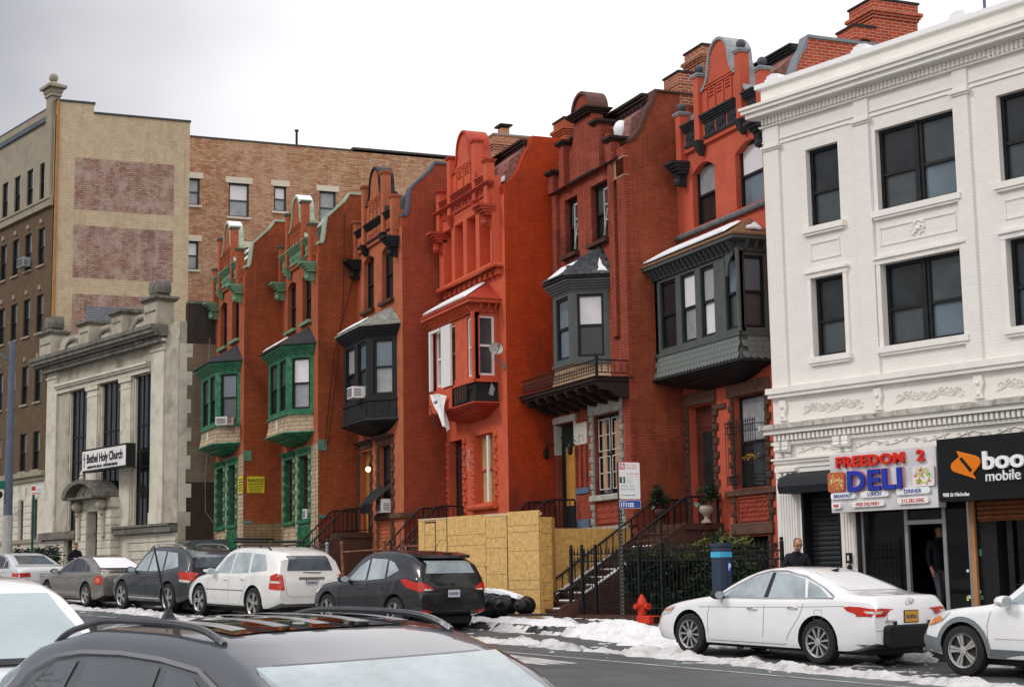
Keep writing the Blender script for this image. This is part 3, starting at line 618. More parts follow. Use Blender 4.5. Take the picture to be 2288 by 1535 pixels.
for k in range(4): q.box(-.3 - .045*k, -.2, .22 - .02*k, 4.55, 12.22 + .04*k, 12.255 + .04*k)
q.build('cornice', RED_T, hD)
pl = [(0, .64), (-.63, .64), (-.63, 3.9), (0, 3.9)]
bD, P, r0, r1 = bay(hD, pl, [[(.08, .55, GLASSG, GLASSG)], [(.1, .62, GLASSG, GLASS), (1.55, 2.25, GLASSB, CURT), (2.4, 3.15, GLASSB, CURT)], [(.08, .55)]], BRK_DF, RED_T, mat('charred_black', (.012, .011, .011), .35, .5, 9, .9), RED_T, ov=.3, bracket=True, frame=WHITE, ridge=(.95, .9), apexz=9.78)
A = [Vector((*p, 9.23)) for p in P]; snow_on(bD, [A[1].lerp(A[2], .12)+Vector((.1, 0, .05)), A[1].lerp(A[2], .97)+Vector((.05, 0, .03)), Vector(r1).lerp(A[2], .4)+Vector((0, 0, .03)), Vector(r0)+Vector((-.05, .0, .02))], .06, seed=6)
q = MB(); q.box(-.76, -.70, 2.25, 2.9, 7.06, 8.78); q.box(-.76, -.70, 3.1, 3.98, 8.7, 8.78); q.box(-.78, -.70, 3.82, 3.96, 7.06, 8.78); q.box(-.76, -.7, 2.9, 3.0, 7.06, 8.78); q.build('white_casing', WHITE, bD)
q = MB(); q.tube([(-.72, .58, 7.02), (-.72, .58, 8.84)], .06, 8); q.build('corner_post', BRK_DF, bD)
# torn red cladding hanging over the far half of the charred base
rnd = random.Random(3)
for k in range(14):
    y = 2.2 + k*.13; q = MB(); t = .1 + .05*rnd.random(); q.prism([(y, 6.5 - .1*rnd.random()), (y + .14, 6.46 - .12*rnd.random()), (y + .15, 7.0), (y - .01, 7.0)], -.70 - t*.5, -.69 - t*.5 + .02, 0); q.build('torn_cladding', BRK_DF, bD)
for k in range(5):
    q = MB(); y = 1.1 + .2*k; q.prism([(y, 6.5), (y+.12, 6.44 + .1*rnd.random()), (y + .16, 6.85), (y + .02, 7.0)], -.735, -.715, 0); q.build('charred_board', mat('charred_brown', (.05, .025, .017), .6, .6, 9, .9), bD)
q = MB(); q.add([(-.3, .575, 6.65), (-.18, .57, 6.6), (-.12, .57, 6.8), (-.22, .575, 6.95)], [(0,1,2,3)]); q.build('torn_flap', mat('grey_flap', (.3, .3, .33), .5), bD)
ground_window(hD, .95, 2.4, 3.8, 5.7, BRK_DF, mat('plywood', (.50, .33, .13), .7, .2, 3), mat('plywood', (.5, .33, .13)), dbl=False); 
q = MB(); q.box(.06, .11, 1.58, 1.70, 3.85, 5.65); q.build('white_mullion', WHITE, hD)
q = MB(); q.tube([(-.1, .75, 3.72), (-.1, 2.65, 3.72)], .09, 8); q.build('window_sill', BRK_DF, hD, True)
door(hD, 3.3, 4.45, 3.1, 5.7, mat('dark_hall', (.03, .012, .01), .7), None); quoins(hD, [(.95, -1), (2.4, 1)], 3.8, 5.7, [BRK_DF], 7); quoins(hD, [(3.3, -1), (4.45, 1)], 3.1, 5.7, [BRK_DF], 8)
q = MB(); rnd = random.Random(8)
for k in range(9):
    pts = [(-.012, 2.75 + .38*rnd.random(), 4.7 + .7*rnd.random()) for _ in range(3)]; q.tube(pts, .012, 4)
q.build('chalk_graffiti', mat('pink_chalk', (.7, .35, .3), .8), hD)
chimney(hD, 1.3, 2.5, 3.9, 4.5, 13.4, 14.75, brick('chimney_brick_buff', (.42, .17, .09), (.32, .11, .06), (.55, .42, .3), .2, .067, .01), mat('chimney_stone', (.3, .28, .25), .8), pot=True)
chimney(hD, 1.85, 2.7, .05, .75, 13.4, 14.25, BRK_AF)
q = MB()
for k in range(4): q.box(.78 - .05*k, 1.0, .3, 4.6, 13.36 + .07*k, 13.42 + .07*k)
q.build('roof_cornice', mat('brown_black', (.035, .02, .016), .8), hD)
stoop(hD, 3.15, 4.6, -2.9, 1.2, 3.1, BSTONE, xl=-.9, n=11)
for a in ((.95, 12.9),):
    snow_on(hD, [(.1, .95, 12.36), (.55, .95, 12.6), (.55, .4, 12.7), (.1, .45, 12.4)], .12, seed=9)

# ---- house E: old brick, grey bay over a balcony
h1 = [(.72, 2.25, 3.8, 5.78), (3.46, 4.7, 3.05, 5.78)]; h3 = [(1.15, 2.12, 10.15, 11.66), (2.95, 3.75, 10.15, 11.66)]
hE, _ = shell('rowhouse', 'unpainted dark red brick rowhouse with slate roofed grey bay over a brown stone balcony', 17.32, 34.45, BRK_EF, BRK_EF, BRK_E, holes1=h1, holes3=h3, steep=True, w=4.72, roofm=mat('pink_weathered_slate', (.26, .12, .10)), depth=.22)
q = MB(); prof = [p for p in side_profile(steep=True, zt=13.66) if p[1] > 12.2 and p[0] < 10][::-1] + [(2.2, 13.66)]
q.loft([[(x, -.05, z), (x - .06, -.05, z + .05), (x - .06, .33, z + .05), (x, .33, z)] for x, z in prof], True, True); q.build('coping', mat('brown_stone_coping', (.10, .045, .035), .8), hE)
chimney(hE, 1.5, 2.15, .0, .75, 13.4, 14.22, brick('chimney_brick', (.38, .10, .05), (.30, .07, .04), (.5, .36, .25), .22, .075, .012), flare=False)
q = MB(); q.lathe([(.17, -.03), (.17, 0)], (0, 0, 0), 14); 
chimney(hE, 2.2, 3.3, .0, .9, 13.4, 15.0, MATS['chimney_brick'])
# mansard cornice
q = MB()
for k in range(4): q.box(.74 - .05*k, 1.0, .3, 4.7, 13.38 + .08*k, 13.45 + .08*k)
for k in range(20): q.box(.60, .78, .35 + k*.22, .43 + k*.22, 13.3, 13.42)
q.build('roof_cornice', mat('brown_black', (.035, .02, .016), .8), hE)
g = MB(); cy = 2.35
ol = [(.3, 11.98), (4.45, 11.98), (4.45, 12.3), (4.05, 12.32), (3.8, 12.5), (3.65, 12.8), (3.15, 12.85), (3.0, 13.0), (2.9, 13.3), (2.88, 13.52), (1.82, 13.52), (1.8, 13.3), (1.7, 13.0), (1.55, 12.85), (1.05, 12.8), (.9, 12.5), (.65, 12.32), (.3, 12.3)]
g.prism(ol, -.08, .25, 0); ge = g.build('gable', BRK_EF, hE)
q = MB(); n = 12; q.prism([(cy + .48*math.cos(math.pi*k/n), 13.7 + .45*math.sin(math.pi*k/n)) for k in range(n+1)], -.1, .35, 0); q.build('round_pediment', BRK_EF, ge)
q = MB(); q.loft([[(-.16, cy + r*math.cos(math.pi*k/n), 13.7 + r*.94*math.sin(math.pi*k/n)) for r in (.48, .56)] + [(.4, cy + r*math.cos(math.pi*k/n), 13.7 + r*.94*math.sin(math.pi*k/n)) for r in (.56, .48)] for k in range(n+1)], True, True); q.build('pediment_coping', mat('brown_cap', (.12, .06, .045), .8), ge)
CAPB = MATS['brown_black']
q = MB()
for k in range(3): q.box(-.2 - .05*k, .4 + .04*k, cy - .55 - .05*k, cy + .55 + .05*k, 13.54 + .055*k, 13.59 + .055*k)
q.build('pediment_cornice', CAPB, ge)
for y, top, bot in ((1.28, 13.05, 11.95), (3.42, 13.05, 11.95), (.55, 12.42, 11.95), (4.15, 12.42, 11.95)):
    p = MB(); p.box(-.22, .15, y - .15, y + .15, bot, top); po = p.build('gable_pier', BRK_EF, hE)
    q = MB(); q.box(-.27, .2, y-.2, y+.2, top, top+.05); q.box(-.32, .25, y-.25, y+.25, top+.05, top+.12); q.build('pier_cap', CAPB, po)
q = MB(); q.tube([(-.12, .3, 11.98), (-.12, 4.5, 11.98)], .045, 6); q.build('string_course', CAPB, hE)
for y0_, y1_, zb in ((0, .42, 3.0), (.62, .92, 7.6), (4.1, 4.35, 7.6)):
    q = MB(); q.box(-.1, .02, y0_, y1_, zb, 11.95 if y0_ else 12.2); q.build('pilaster', BRK_EF, hE)
for a, b_, z0, z1 in h3: top_window(hE, a, b_, z0, z1, arch=0, fm=BLACK, g1=GLASSG, g2=GLASS, wallm=BRK_EF, sill=BSTONE, sillx=.15)
q = MB()
for y in (1.25, 3.05):
    for zz in (10.3, 10.7, 11.1): q.box(.10, .13, y, y + .03, zz, zz + .38); q.box(.10, .13, y + .3, y + .33, zz, zz + .38); q.box(.10, .13, y, y + .33, zz + .36, zz + .39)
    q.tube([(.09, y + .32, 10.3), (.09, y + .1, 10.95)], .018, 4)
q.build('loose_sash', mat('dirty_white', (.55, .53, .48), .7), hE)
q = MB()
for k in range(8): q.box(-.1, -.07, .02 + .07*k, .075 + .07*k, 11.5, 11.92)
q.box(-.11, .02, -.02, .58, 11.92, 11.96); q.box(-.11, .02, -.02, .58, 11.46, 11.5)
q.build('wood_box', mat('weathered_wood', (.36, .22, .12), .8), hE)
# dormer with snow blob
q = MB(); q.box(.2, .6, .75, 1.1, 12.35, 12.95); q.build('dormer', mat('dormer_slate', (.05, .055, .06), .6), hE)
q = MB(); q.ball((.28, .85, 12.85), .2, 12, 1.25); q.ball((.24, .68, 12.5), .14, 10); q.build('snow', SNOW, hE, True)
GREYP = mat('grey_green_paint', (.088, .100, .096), .5, .15, 4, .1)
DBRN = mat('dark_brown_wood', (.032, .018, .014), .6, .35, 8, .5)
pl = [(0, 1.22), (-.8, 1.72), (-.8, 2.85), (0, 3.35)]
bE, P, r0, r1 = bay(hE, pl, [[(.14, .8, BLIND, GLASS)], [(.2, .95, GLASSB, GLASSB)], [(.14, .8)]], GREYP, SLATE, mat('tan_boarding', (.50, .34, .20), .7, .1, 4), DBRN, zb=6.5, zs=7.04, ov=.22, ridge=(.62, .62), apexz=9.98)
A = [Vector((*p, 9.23)) for p in P]; snow_on(bE, [A[1].lerp(A[2], .35)+Vector((.05, 0, .03)), A[2].lerp(A[1], .05)+Vector((.05, 0, .03)), Vector(r1).lerp(A[2], .45)+Vector((0, 0, .04)), Vector(r0).lerp(A[1], .5)+Vector((0, .25, .06))], .03, seed=12)
snow_on(bE, [A[0].lerp(A[1], .1)+Vector((-.0, 0, .03)), A[0].lerp(A[1], .35)+Vector((0, 0, .03)), Vector(r0).lerp(A[0].lerp(A[1], .3), .45)+Vector((-.03, 0, .04))], .03, seed=13)
# slates on the bay roof
sm = {}
for k in range(3):
    q = MB(); q.box(0, .016, 0, .17, 0, .19); sm[k] = mesh_of(q, 'roof_slate', mat('slate_tile_%d' % k, [(.05, .055, .06), (.035, .038, .045), (.075, .08, .085)][k], .5, .4, 9, .4))
rnd = random.Random(5)
for tri in ((A[0], A[1], Vector(r0)), (A[1], A[2], Vector(r0))):
    e = (tri[1]-tri[0]).normalized(); nn = e.cross(tri[2]-tri[0]).normalized(); nn = nn if nn.z > 0 else -nn; up = nn.cross(e); up = up if up.z > 0 else -up
    H_ = (tri[2]-tri[0]).dot(up); L = (tri[1]-tri[0]).length; ap = (tri[2]-tri[0]).dot(e)
    M0 = Matrix((nn, e, up)).transposed().to_4x4()
    top_l, top_r = (ap, ap) if tri[1] == A[1] else (ap, (Vector(r1)-tri[0]).dot(e))
    for row in range(int(H_/.13)):
        t = row*.13/H_; a_, b_ = t*top_l, L + (top_r - L)*t
        k = a_ + (.085 if row % 2 else 0)
        while k < b_ - .06:
            o = inst(sm[rnd.randrange(3)], 'roof_slate', bE); o.matrix_local = Matrix.Translation(tri[0] + e*k + up*(row*.13 - .02 - .02*rnd.random()) + nn*(.01 + .004*rnd.random())) @ M0; k += .178
# balcony
bc = bpy.data.objects.new('balcony', None); COL.objects.link(bc); bc.parent = hE
q = MB(); q.box(-.98, 0, .02, 4.7, 6.42, 6.5); q.box(-.92, 0, .06, 4.7, 6.36, 6.42); q.box(-1.02, 0, -.02, 4.7, 6.5, 6.53); q.build('balcony_slab', DBRN, bc)
bk = MB(); bk.prism([(0, 6.36), (-.85, 6.36), (-.88, 6.30), (-.84, 6.22), (-.6, 6.2), (-.45, 6.08), (-.25, 6.03), (0, 6.0)], 0, .13, 1); bk.prism([(-.86, 6.3), (-.9, 6.3), (-.9, 6.36), (-.86, 6.36)], -.01, .14, 1); bme = mesh_of(bk, 'balcony_bracket', DBRN)
for k in range(8): inst(bme, 'balcony_bracket', bc, (0, .04 + k*.62, 0))
for p0, p1 in (((-.94, .06), (-.94, 4.65)), ((0, .06), (-.94, .06))):
    q = MB(); a, b_ = Vector((*p0, 0)), Vector((*p1, 0)); q.tube([a + Vector((0, 0, 6.92)), b_ + Vector((0, 0, 6.92))], .018, 5); q.tube([a + Vector((0, 0, 6.62)), b_ + Vector((0, 0, 6.62))], .015, 5)
    q.build('balcony_rail', IRON, bc)
bl = MB(); bl.lathe([(.008, 0), (.008, .05), (.022, .09), (.008, .13), (.022, .17), (.008, .22), (.008, .31)], (0, 0, 0), 5); bme = mesh_of(bl, 'baluster', mat('rusty_iron', (.06, .035, .025), .7))
for k in range(46): inst(bme, 'baluster', bc, (-.94, .1 + k*.1, 6.615))
for k in range(5): inst(bme, 'baluster', bc, (-.12 - .17*k, .06, 6.615))
q = MB(); q.box(-.96, -.9, .04, .1, 6.5, 7.02); q.build('balcony_post', IRON, bc)
ground_window(hE, .72, 2.25, 3.8, 5.78, BLACK, CURT, CURT, dbl=True, sillm=PALE)
q = MB()
for y0_, y1_ in ((.8, 1.42), (1.55, 2.17)):
    for z0_, z1_ in ((3.95, 4.75), (4.9, 5.68)): 
        for yy in (y0_, (y0_+y1_)/2, y1_): q.box(.085, .10, yy-.012, yy+.012, z0_, z1_)
        for zz in (z0_, (z0_+z1_)/2, z1_): q.box(.085, .10, y0_, y1_, zz-.012, zz+.012)
q.build('glazing_bars', MATS['dirty_white'], hE)
q = MB(); q.box(.102, .108, 1.0, 1.3, 3.95, 5.6); q.box(.102, .108, 1.75, 2.0, 3.95, 5.6); each(q, 'curtain', mat('tan_curtain', (.42, .24, .13), .8), hE)
quoins(hE, [(.72, -1), (2.25, 1)], 3.78, 5.8, [PALE], 11); quoins(hE, [(.72, -1), (2.25, 1)], 2.9, 3.6, [PALE], 12)
q = MB(); q.box(-.07, .05, .55, 2.5, 5.8, 6.1); q.build('lintel', PALE, hE, bevel=.02)
q = MB(); q.box(-.06, .05, 3.3, 4.7, 5.8, 5.97); q.box(-.02, .28, 3.34, 3.46, 5.2, 5.8); q.box(-.02, .28, 4.69, 4.72, 5.0, 5.8); q.box(-.03, .02, 2.65, 3.34, 5.15, 5.7); q.build('white_stone', mat('white_stone', (.5, .49, .43), .85, .2, 5), hE)
q = MB()
for k in range(9): a = math.pi*k/8; q.ball((-.04, 3.0 + .14*math.cos(a), 5.25 + .16*math.sin(a)), .02, 5)
q.build('carved_arch', MATS['white_stone'], hE)
door(hE, 3.46, 4.7, 3.05, 5.78, mat('dark_green_door', (.012, .022, .022), .4), OCHRE)
carved(hE, .85, 2.2, 3.1, 3.68, mat('red_terracotta', (.32, .06, .035), .7), seed=4, nx=7); q = MB(); q.box(-.15, .1, .3, 3.3, 2.9, 3.02); q.box(-.2, .1, .2, 3.3, 2.82, 2.9); q.build('stone_base', PALE, hE)
q = MB()
for a_, b_ in ((2.6, 3.4),): q.box(-.04, .0, a_, b_, 3.9, 4.05); q.box(-.05, .02, a_, b_, 3.0, 3.25)
each(q, 'blue_stone', mat('blue_painted_stone', (.10, .15, .22), .8), hE)
q = MB(); q.box(-.05, 0, 2.68, 2.78, 4.05, 5.15); q.box(-.05, 0, 2.98, 3.1, 4.05, 5.15); q.box(-.05, 0, 3.28, 3.36, 4.05, 5.15); each(q, 'pier_ribs', BRK_EF, hE)
stoop(hE, 3.25, 4.7, -3.0, 1.1, 3.05, BSTONE, xl=-.9, n=11)
for y in (3.28,):
    for nm, yy in (('wall_lantern', 3.3),):
        q = MB(); q.tube([(0, yy, 5.25), (-.14, yy, 5.3), (-.2, yy, 5.2)], .012, 5); q.lathe([(.03, 0), (.07, .05), (.08, .22), (.02, .3)], (-.2, yy, 4.9), 6); q.build('wall_lantern', IRON, hE)
        q = MB(); q.tube([(0.02, 4.71, 5.25), (-.2, 4.71, 5.3), (-.26, 4.71, 5.2)], .012, 5); q.lathe([(.03, 0), (.07, .05), (.08, .22), (.02, .3)], (-.26, 4.71, 4.9), 6); q.build('wall_lantern', IRON, hE)

# ---- house F: coral stucco, grey scalloped bay
h1 = [(.98, 2.35, 3.72, 5.8), (3.3, 4.5, 3.0, 5.78), (1.0, 2.3, .9, 2.64)]; h3 = [(.7, 1.9, 10.08, 11.58), (2.86, 3.95, 10.08, 11.58)]
hF, _ = shell('rowhouse', 'coral red stucco rowhouse with grey ball finials and a wide grey scalloped bay', 18.66, 29.70, BRK_F, BRK_F, BRK_FS, holes1=h1, holes3=h3, cope=mat('grey_metal_coping', (.22, .24, .26), .5, .2, 5), w=4.74, roofm=mat('pink_weathered_slate', (.26, .12, .10)), steep=True)
DG = mat('dark_grey_trim', (.030, .034, .038), .6, .35, 8, .35); LG = mat('light_grey_coping', (.30, .32, .33), .6, .25, 5, .2)
gable(hF, BRK_F, DG, LG, LG, balls=mat('dark_ball', (.07, .08, .09), .6), pt=13.62, cy=2.35, cope_back=.6)
for a, b_, z0, z1 in h3: top_window(hF, a, b_, z0, z1, fm=BLACK, g1=BLIND if a < 1 else CURT, g2=GLASSB if a < 1 else GLASS, wallm=BRK_F, arch=.2)
q = MB(); q.tube([(-.05, -.0, 9.96), (-.05, 4.72, 9.96)], .075, 8); q.build('stone_sill_band', mat('grey_stone_band', (.16, .17, .18), .85, .4, 7, .8), hF, True)
pl = [(0, .7), (-.72, .7), (-.72, 4.7), (0, 4.7)]
bF, P, r0, r1 = bay(hF, pl, [[(.08, .62, GLASSB, GLASSG)], [(.1, .62, GLASSB, GLASSG), (1.12, 1.75, CURT, BLIND), (2.0, 2.7, BLIND, CURT), (2.95, 3.75, GLASS, GLASS)], [(.08, .6)]], GREYP, mat('tan_cedar_roof', (.24, .13, .07), .85, .35, 14, .8), GREYP, BKT, ov=.3, bracket=True, ridge=(.95, .3), apexz=9.76)
A = [Vector((*p, 9.23)) for p in P]
snow_on(bF, [A[1].lerp(A[2], .13)+Vector((.16, 0, .1)), A[2].lerp(A[1], .03)+Vector((.06, 0, .04)), Vector(r1).lerp(A[2], .35)+Vector((0, 0, .04)), Vector(r0).lerp(A[1], .25)+Vector((0, .15, .05))], .05, seed=14)
snow_on(bF, [A[0].lerp(A[1], .15)+Vector((0, .12, .07)), A[0].lerp(A[1], .65)+Vector((0, .12, .07)), Vector(r0).lerp(A[0].lerp(A[1], .4), .45)+Vector((0, -.02, .05))], .05, seed=15)
q = MB(); q.tube([(-.78, .64, 7.05), (-.78, .64, 8.9)], .05, 8); q.build('corner_post', GREYP, bF)
for y_, s_ in ((1.15, 1),):
    q = MB(); q.prism([(1.2, 8.35), (1.2, 8.84), (.8, 8.84), (.95, 8.74), (1.08, 8.6), (1.13, 8.35)], -.77, -.73, 0); q.build('scroll_bracket', GREYP, bF)
sc = MB(); n = 6; sc.prism([(0.004, .15)] + [(.075 - .071*math.cos(math.pi*k/n), .03 - .05*math.sin(math.pi*k/n)+.02) for k in range(n+1)] + [(.146, .15)], -.014, 0, 0); sc.v = [(x - (.15 - z)*.2, y, z) for x, y, z in sc.v]; scm = mesh_of(sc, 'scallop_shingle', mat('scallop_grey', (.16, .18, .165), .6, .2, 5, .1))
for i in range(2):
    (p, e, n_), l = seg(pl[i], pl[i+1]); k = int(l / .15)
    for row in range(4):
        for j in range(k):
            q = p + e * (l * (j + (.25 if row % 2 else 0)) / k) + n_ * (.052 - .016*row); (j < k-1 or row % 2 == 0) and inst(scm, 'scallop_shingle', bF, (q.x, q.y, 6.47 + row*.125), (0, 0, math.atan2(e.y, e.x) - math.pi/2), (1, l/k/.15, 1))
ground_window(hF, .98, 2.35, 3.72, 5.8, BLACK, CURT, GLASS, sillm=None); door(hF, 3.3, 4.5, 3.0, 5.78, WOODR, GLASS)
q = MB(); q.box(-.07, .05, .75, 2.6, 5.8, 6.1); q.box(-.07, .05, 3.15, 4.7, 5.8, 6.1); q.box(-.1, .05, -.1, 2.75, 3.55, 3.7); q.box(-.06, .05, 2.7, 3.25, 5.6, 5.72); q.box(-.09, .05, .8, 2.55, 2.68, 2.95); each(q, 'stone_band', RSTONE, hF, bevel=.02)
quoins(hF, [(.98, -1), (2.35, 1)], 3.72, 5.8, [RSTONE], 21); quoins(hF, [(3.3, -1), (4.5, 1)], 3.0, 5.78, [RSTONE], 22); quoins(hF, [(.95, -1), (2.35, 1)], 2.95, 3.55, [RSTONE], 23); quoins(hF, [(1.0, -1), (2.3, 1)], 1.1, 2.66, [RSTONE], 24)
carved(hF, .95, 2.3, 2.98, 3.52, MATS['red_terracotta'], seed=6, nx=12)
# bowed window guard
q = MB()
for z in (3.82, 3.98, 4.95, 5.1): q.tube([(.0, 2.3, z), (-.28, 2.3, z), (-.28, 1.0, z), (0, 1.0, z)], .011, 5)
q.build('window_guard_rail', IRON, hF)
bar = MB(); bar.tube([(0, 0, 3.75), (0, 0, 5.15)], .008, 4); bar.lathe([(.004, 5.13), (.02, 5.17), (.003, 5.24)], (0, 0, 0), 5); bme = mesh_of(bar, 'window_guard_bar', IRON)
for k in range(14): inst(bme, 'window_guard_bar', hF, (-.28, 1.0 + .1*k, 0))
q = MB()
for k in range(13):
    for z in (3.9, 5.03): q.tube([(-.285, 1.0 + .1*k + .05 + .03*math.cos(t), z + .06*math.sin(t)) for t in [2*math.pi*j/6 for j in range(7)]], .006, 3)
q.build('window_guard_scrolls', IRON, hF)
q = MB()
rnd = random.Random(3)
for k in range(26): q.ball((-.0, 1.35 + .7*rnd.random(), 4.35 + .12*rnd.random()), .022, 5)
q.build('window_flowers', mat('yellow_flowers', (.55, .28, .03), .6), hF)
q = MB()
for k in range(12): q.box(.1, .12, 1.05 + .1*k, 1.07 + .1*k, 1.1, 2.6)
each(q, 'basement_bars', IRON, hF)
stoop(hF, 3.05, 4.7, -4.0, .95, 2.98, BSTONE, xl=-.95, n=11, snow=True, curl=True, baluster=.16, rail_h=.72)
chimney(hF, 2.15, 2.68, .05, .7, 13.3, 14.1, BRK_FS, flare=False)
q = MB(); q.prism([(2.30, 13.6), (2.56, 13.6)] + [(2.43 + .13*math.cos(math.pi*k/8), 13.78 + .13*math.sin(math.pi*k/8)) for k in range(9)], .035, .05, 1); q.build('chimney_arch', DARKIN, hF)
chimney(hF, 2.68, 3.9, .05, .95, 13.3, 14.8, BRK_FS)
q = MB()
for k in range(4): q.box(.72 - .05*k, .95, .3, 4.7, 13.42 + .05*k, 13.46 + .05*k)
q.build('roof_cornice', mat('dark_cornice', (.03, .035, .04), .6), hF)

# ------------------------------------------------------------ pale stone church (avenue frame: origin at its near corner, y runs away)
STONE = mat('grey_limestone', (.42, .38, .30), .85, .2, 2.0, .4, bscale=25, stain=(.12, .105, .08), stain_amt=.75, stain_scale=.7)
STONEL = mat('light_limestone', (.62, .58, .48), .85, .1, 2.0, .3, bscale=25, stain=(.26, .24, .19), stain_amt=.6, stain_scale=1.2)
STONED = mat('weathered_limestone', (.17, .16, .135), .9, .4, 4, .6, stain=(.05, .05, .045), stain_amt=.7, stain_scale=1.6)
ch = root('church', 'pale stone church with three tall dark windows, pilasters and an arched door hood', 'church', (10.85, 57.5, 0), AV)
holes = [(2.2, 3.75, 3.92, 9.55), (4.9, 6.75, 3.92, 9.5), (8.0, 9.75, 3.92, 9.5), (6.0, 6.95, 1.6, 4.6), (9.0, 9.8, 1.6, 3.58)]
q = walls(holes[:3], 0, 12.0, 3.9, 11.1, .2); q.build('wall', STONE, ch)
walls([(6.0, 6.95, 1.6, 3.9), (9.0, 9.8, 1.6, 3.58)], 0, 12, 1.2, 3.9, .5).build('base_wall', STONEL, ch)
# side wall follows the lot line, 15.7 degrees off the front
CB = brick('grey_brown_side_brick', (.27, .205, .14), (.22, .165, .115), (.14, .11, .08), .2, .067, .009, .85, (.04, .036, .032), .5, .5, .55, .6)
CBD = brick('sooty_side_brick', (.055, .045, .038), (.04, .034, .03), (.06, .05, .045), .2, .067, .009, .9, (.12, .10, .08), .6, 1.0, .58, .6)
CBR = brick('dark_painted_side_brick', (.065, .045, .035), (.055, .04, .032), (.04, .03, .024), .2, .067, .007, .85)
sr = bpy.data.objects.new('side_wall', None); COL.objects.link(sr); sr.parent = ch; sr.rotation_euler = (0, 0, -AV)
for z0, z1, mt in ((1.2, 5.35, CBR), (5.35, 10.3, CB), (10.3, 11.75, CBD)):
    q = MB(); q.box(.25, 14, .0, .3, z0, z1); q.build('side_brickwork', mt, sr)
q = MB(); q.box(.25, 14, -.04, .34, 11.75, 11.85); q.build('side_coping', STONED, sr); q = MB(); q.box(.01, .25, .002, .4, 1.2, 11.1); q.build('corner_stone', STONE, sr)
rnd = random.Random(1)
for k in range(18):
    w_ = .42 if k % 2 else .25; q = MB(); q.box(-.0, w_ + .05*rnd.random(), -.02, .1, 1.3 + k*.5, 1.3 + k*.5 + .5 - .008); q.build('corner_quoin', STONEL if k > 5 else STONE, sr)
for y0_, y1_ in ((1.1, 2.22), (10.9, 12.0)):
    q = MB(); q.box(-.09, 0, y0_, y1_-.1, 4.35, 10.2); q.box(-.12, 0, y0_-.03, y1_-.06, 3.92, 4.35); q.box(-.14, 0, y0_-.05, y1_-.05, 10.2, 10.28); q.box(-.1, 0, y0_, y1_-.1, 10.28, 10.5); q.box(-.2, 0, y0_-.1, y1_, 10.5, 10.6); q.build('pilaster', STONEL, ch)
q = MB(); q.box(-.03, 0, .02, 1.1, 3.92, 10.6); q.build('corner_pier', STONE, ch)
for y0_, y1_ in ((3.92, 4.95), (6.95, 8.05)):
    q = MB(); q.box(-.03, .14, y0_+.05, y1_-.1, 4.2, 9.1); q.box(-.05, .14, y0_, y1_-.05, 3.92, 4.2); q.box(-.05, .14, y0_, y1_-.05, 9.1, 9.16); q.box(-.03, .14, y0_+.05, y1_-.1, 9.16, 9.36); q.box(-.09, .14, y0_-.05, y1_, 9.36, 9.52); q.build('pilaster', STONEL, ch)
for y0_, y1_, *_ in holes[:3]:
    q = MB(); q.box(.15, .17, y0_, y1_, 3.95, 9.5); q.build('window_glass', GLASS, ch)
    q = MB()
    for k in range(4): y = y0_ + (y1_-y0_)*(k+.5)/4; q.box(.12, .15, y-.02, y+.02, 3.95, 9.5)
    for z in (5.2, 6.6, 7.6): q.box(.11, .15, y0_, y1_, z, z+.07)
    q.build('window_mullions', BLACK, ch)
    for y in (y0_, y1_-.1): q = MB(); q.box(.02, .12, y, y+.07, 3.95, 9.4); q.build('window_jamb', STONEL, ch)
q = MB(); q.box(-.1, 0, 2.22, 10.9, 9.53, 9.72); q.box(-.2, 0, 2.22, 10.9, 9.72, 9.8); q.box(-.26, 0, 2.22, 10.9, 9.8, 9.9); q.build('architrave', STONEL, ch)
q = MB()
for k, (o, z0, z1) in enumerate(((.34, 10.45, 10.55), (.30, 10.55, 10.7), (.5, 10.7, 10.8), (.6, 10.8, 10.95), (.66, 10.95, 11.1))): q.box(-o, 0, 1.1 - (.1 if k > 1 else 0), 12.0 + (.5 if k > 1 else 0), z0 + .002, z1)
q.build('cornice', STONED, ch)
q = MB()
for k in range(48): q.box(-.4, -.3, 2.3 + k*.18, 2.38 + k*.18, 10.56, 10.68)
tag(q.build('dentils', STONED, ch), kind='stuff')
q = MB(); q.box(-.2, .1, 1.1, 12, 11.1, 11.2); q.box(-.1, .15, 2.2, 11, 11.2, 11.42)
for y0_, y1_ in ((2.2, 4.05), (5.05, 7.1), (8.15, 10.8)):
    n = 10; q.prism([(y0_, 11.2), (y1_, 11.2)] + [(y1_ + (y0_-y1_)*k/n, 11.78 - .0*math.sin(math.pi*k/n)) for k in range(n+1)], -.05, .1, 0)
q.build('parapet', STONE, ch)
for yc_ in (3.0, 6.1, 9.3):
    n = 12; q = MB(); q.loft([[(-.14, yc_ + r*math.cos(math.pi*k/n), 11.2 + r*.55*math.sin(math.pi*k/n)) for r in (.62, .8)] + [(-.04, yc_ + r*math.cos(math.pi*k/n), 11.2 + r*.55*math.sin(math.pi*k/n)) for r in (.8, .62)] for k in range(n+1)], True, True); q.build('parapet_scroll', STONED, ch)
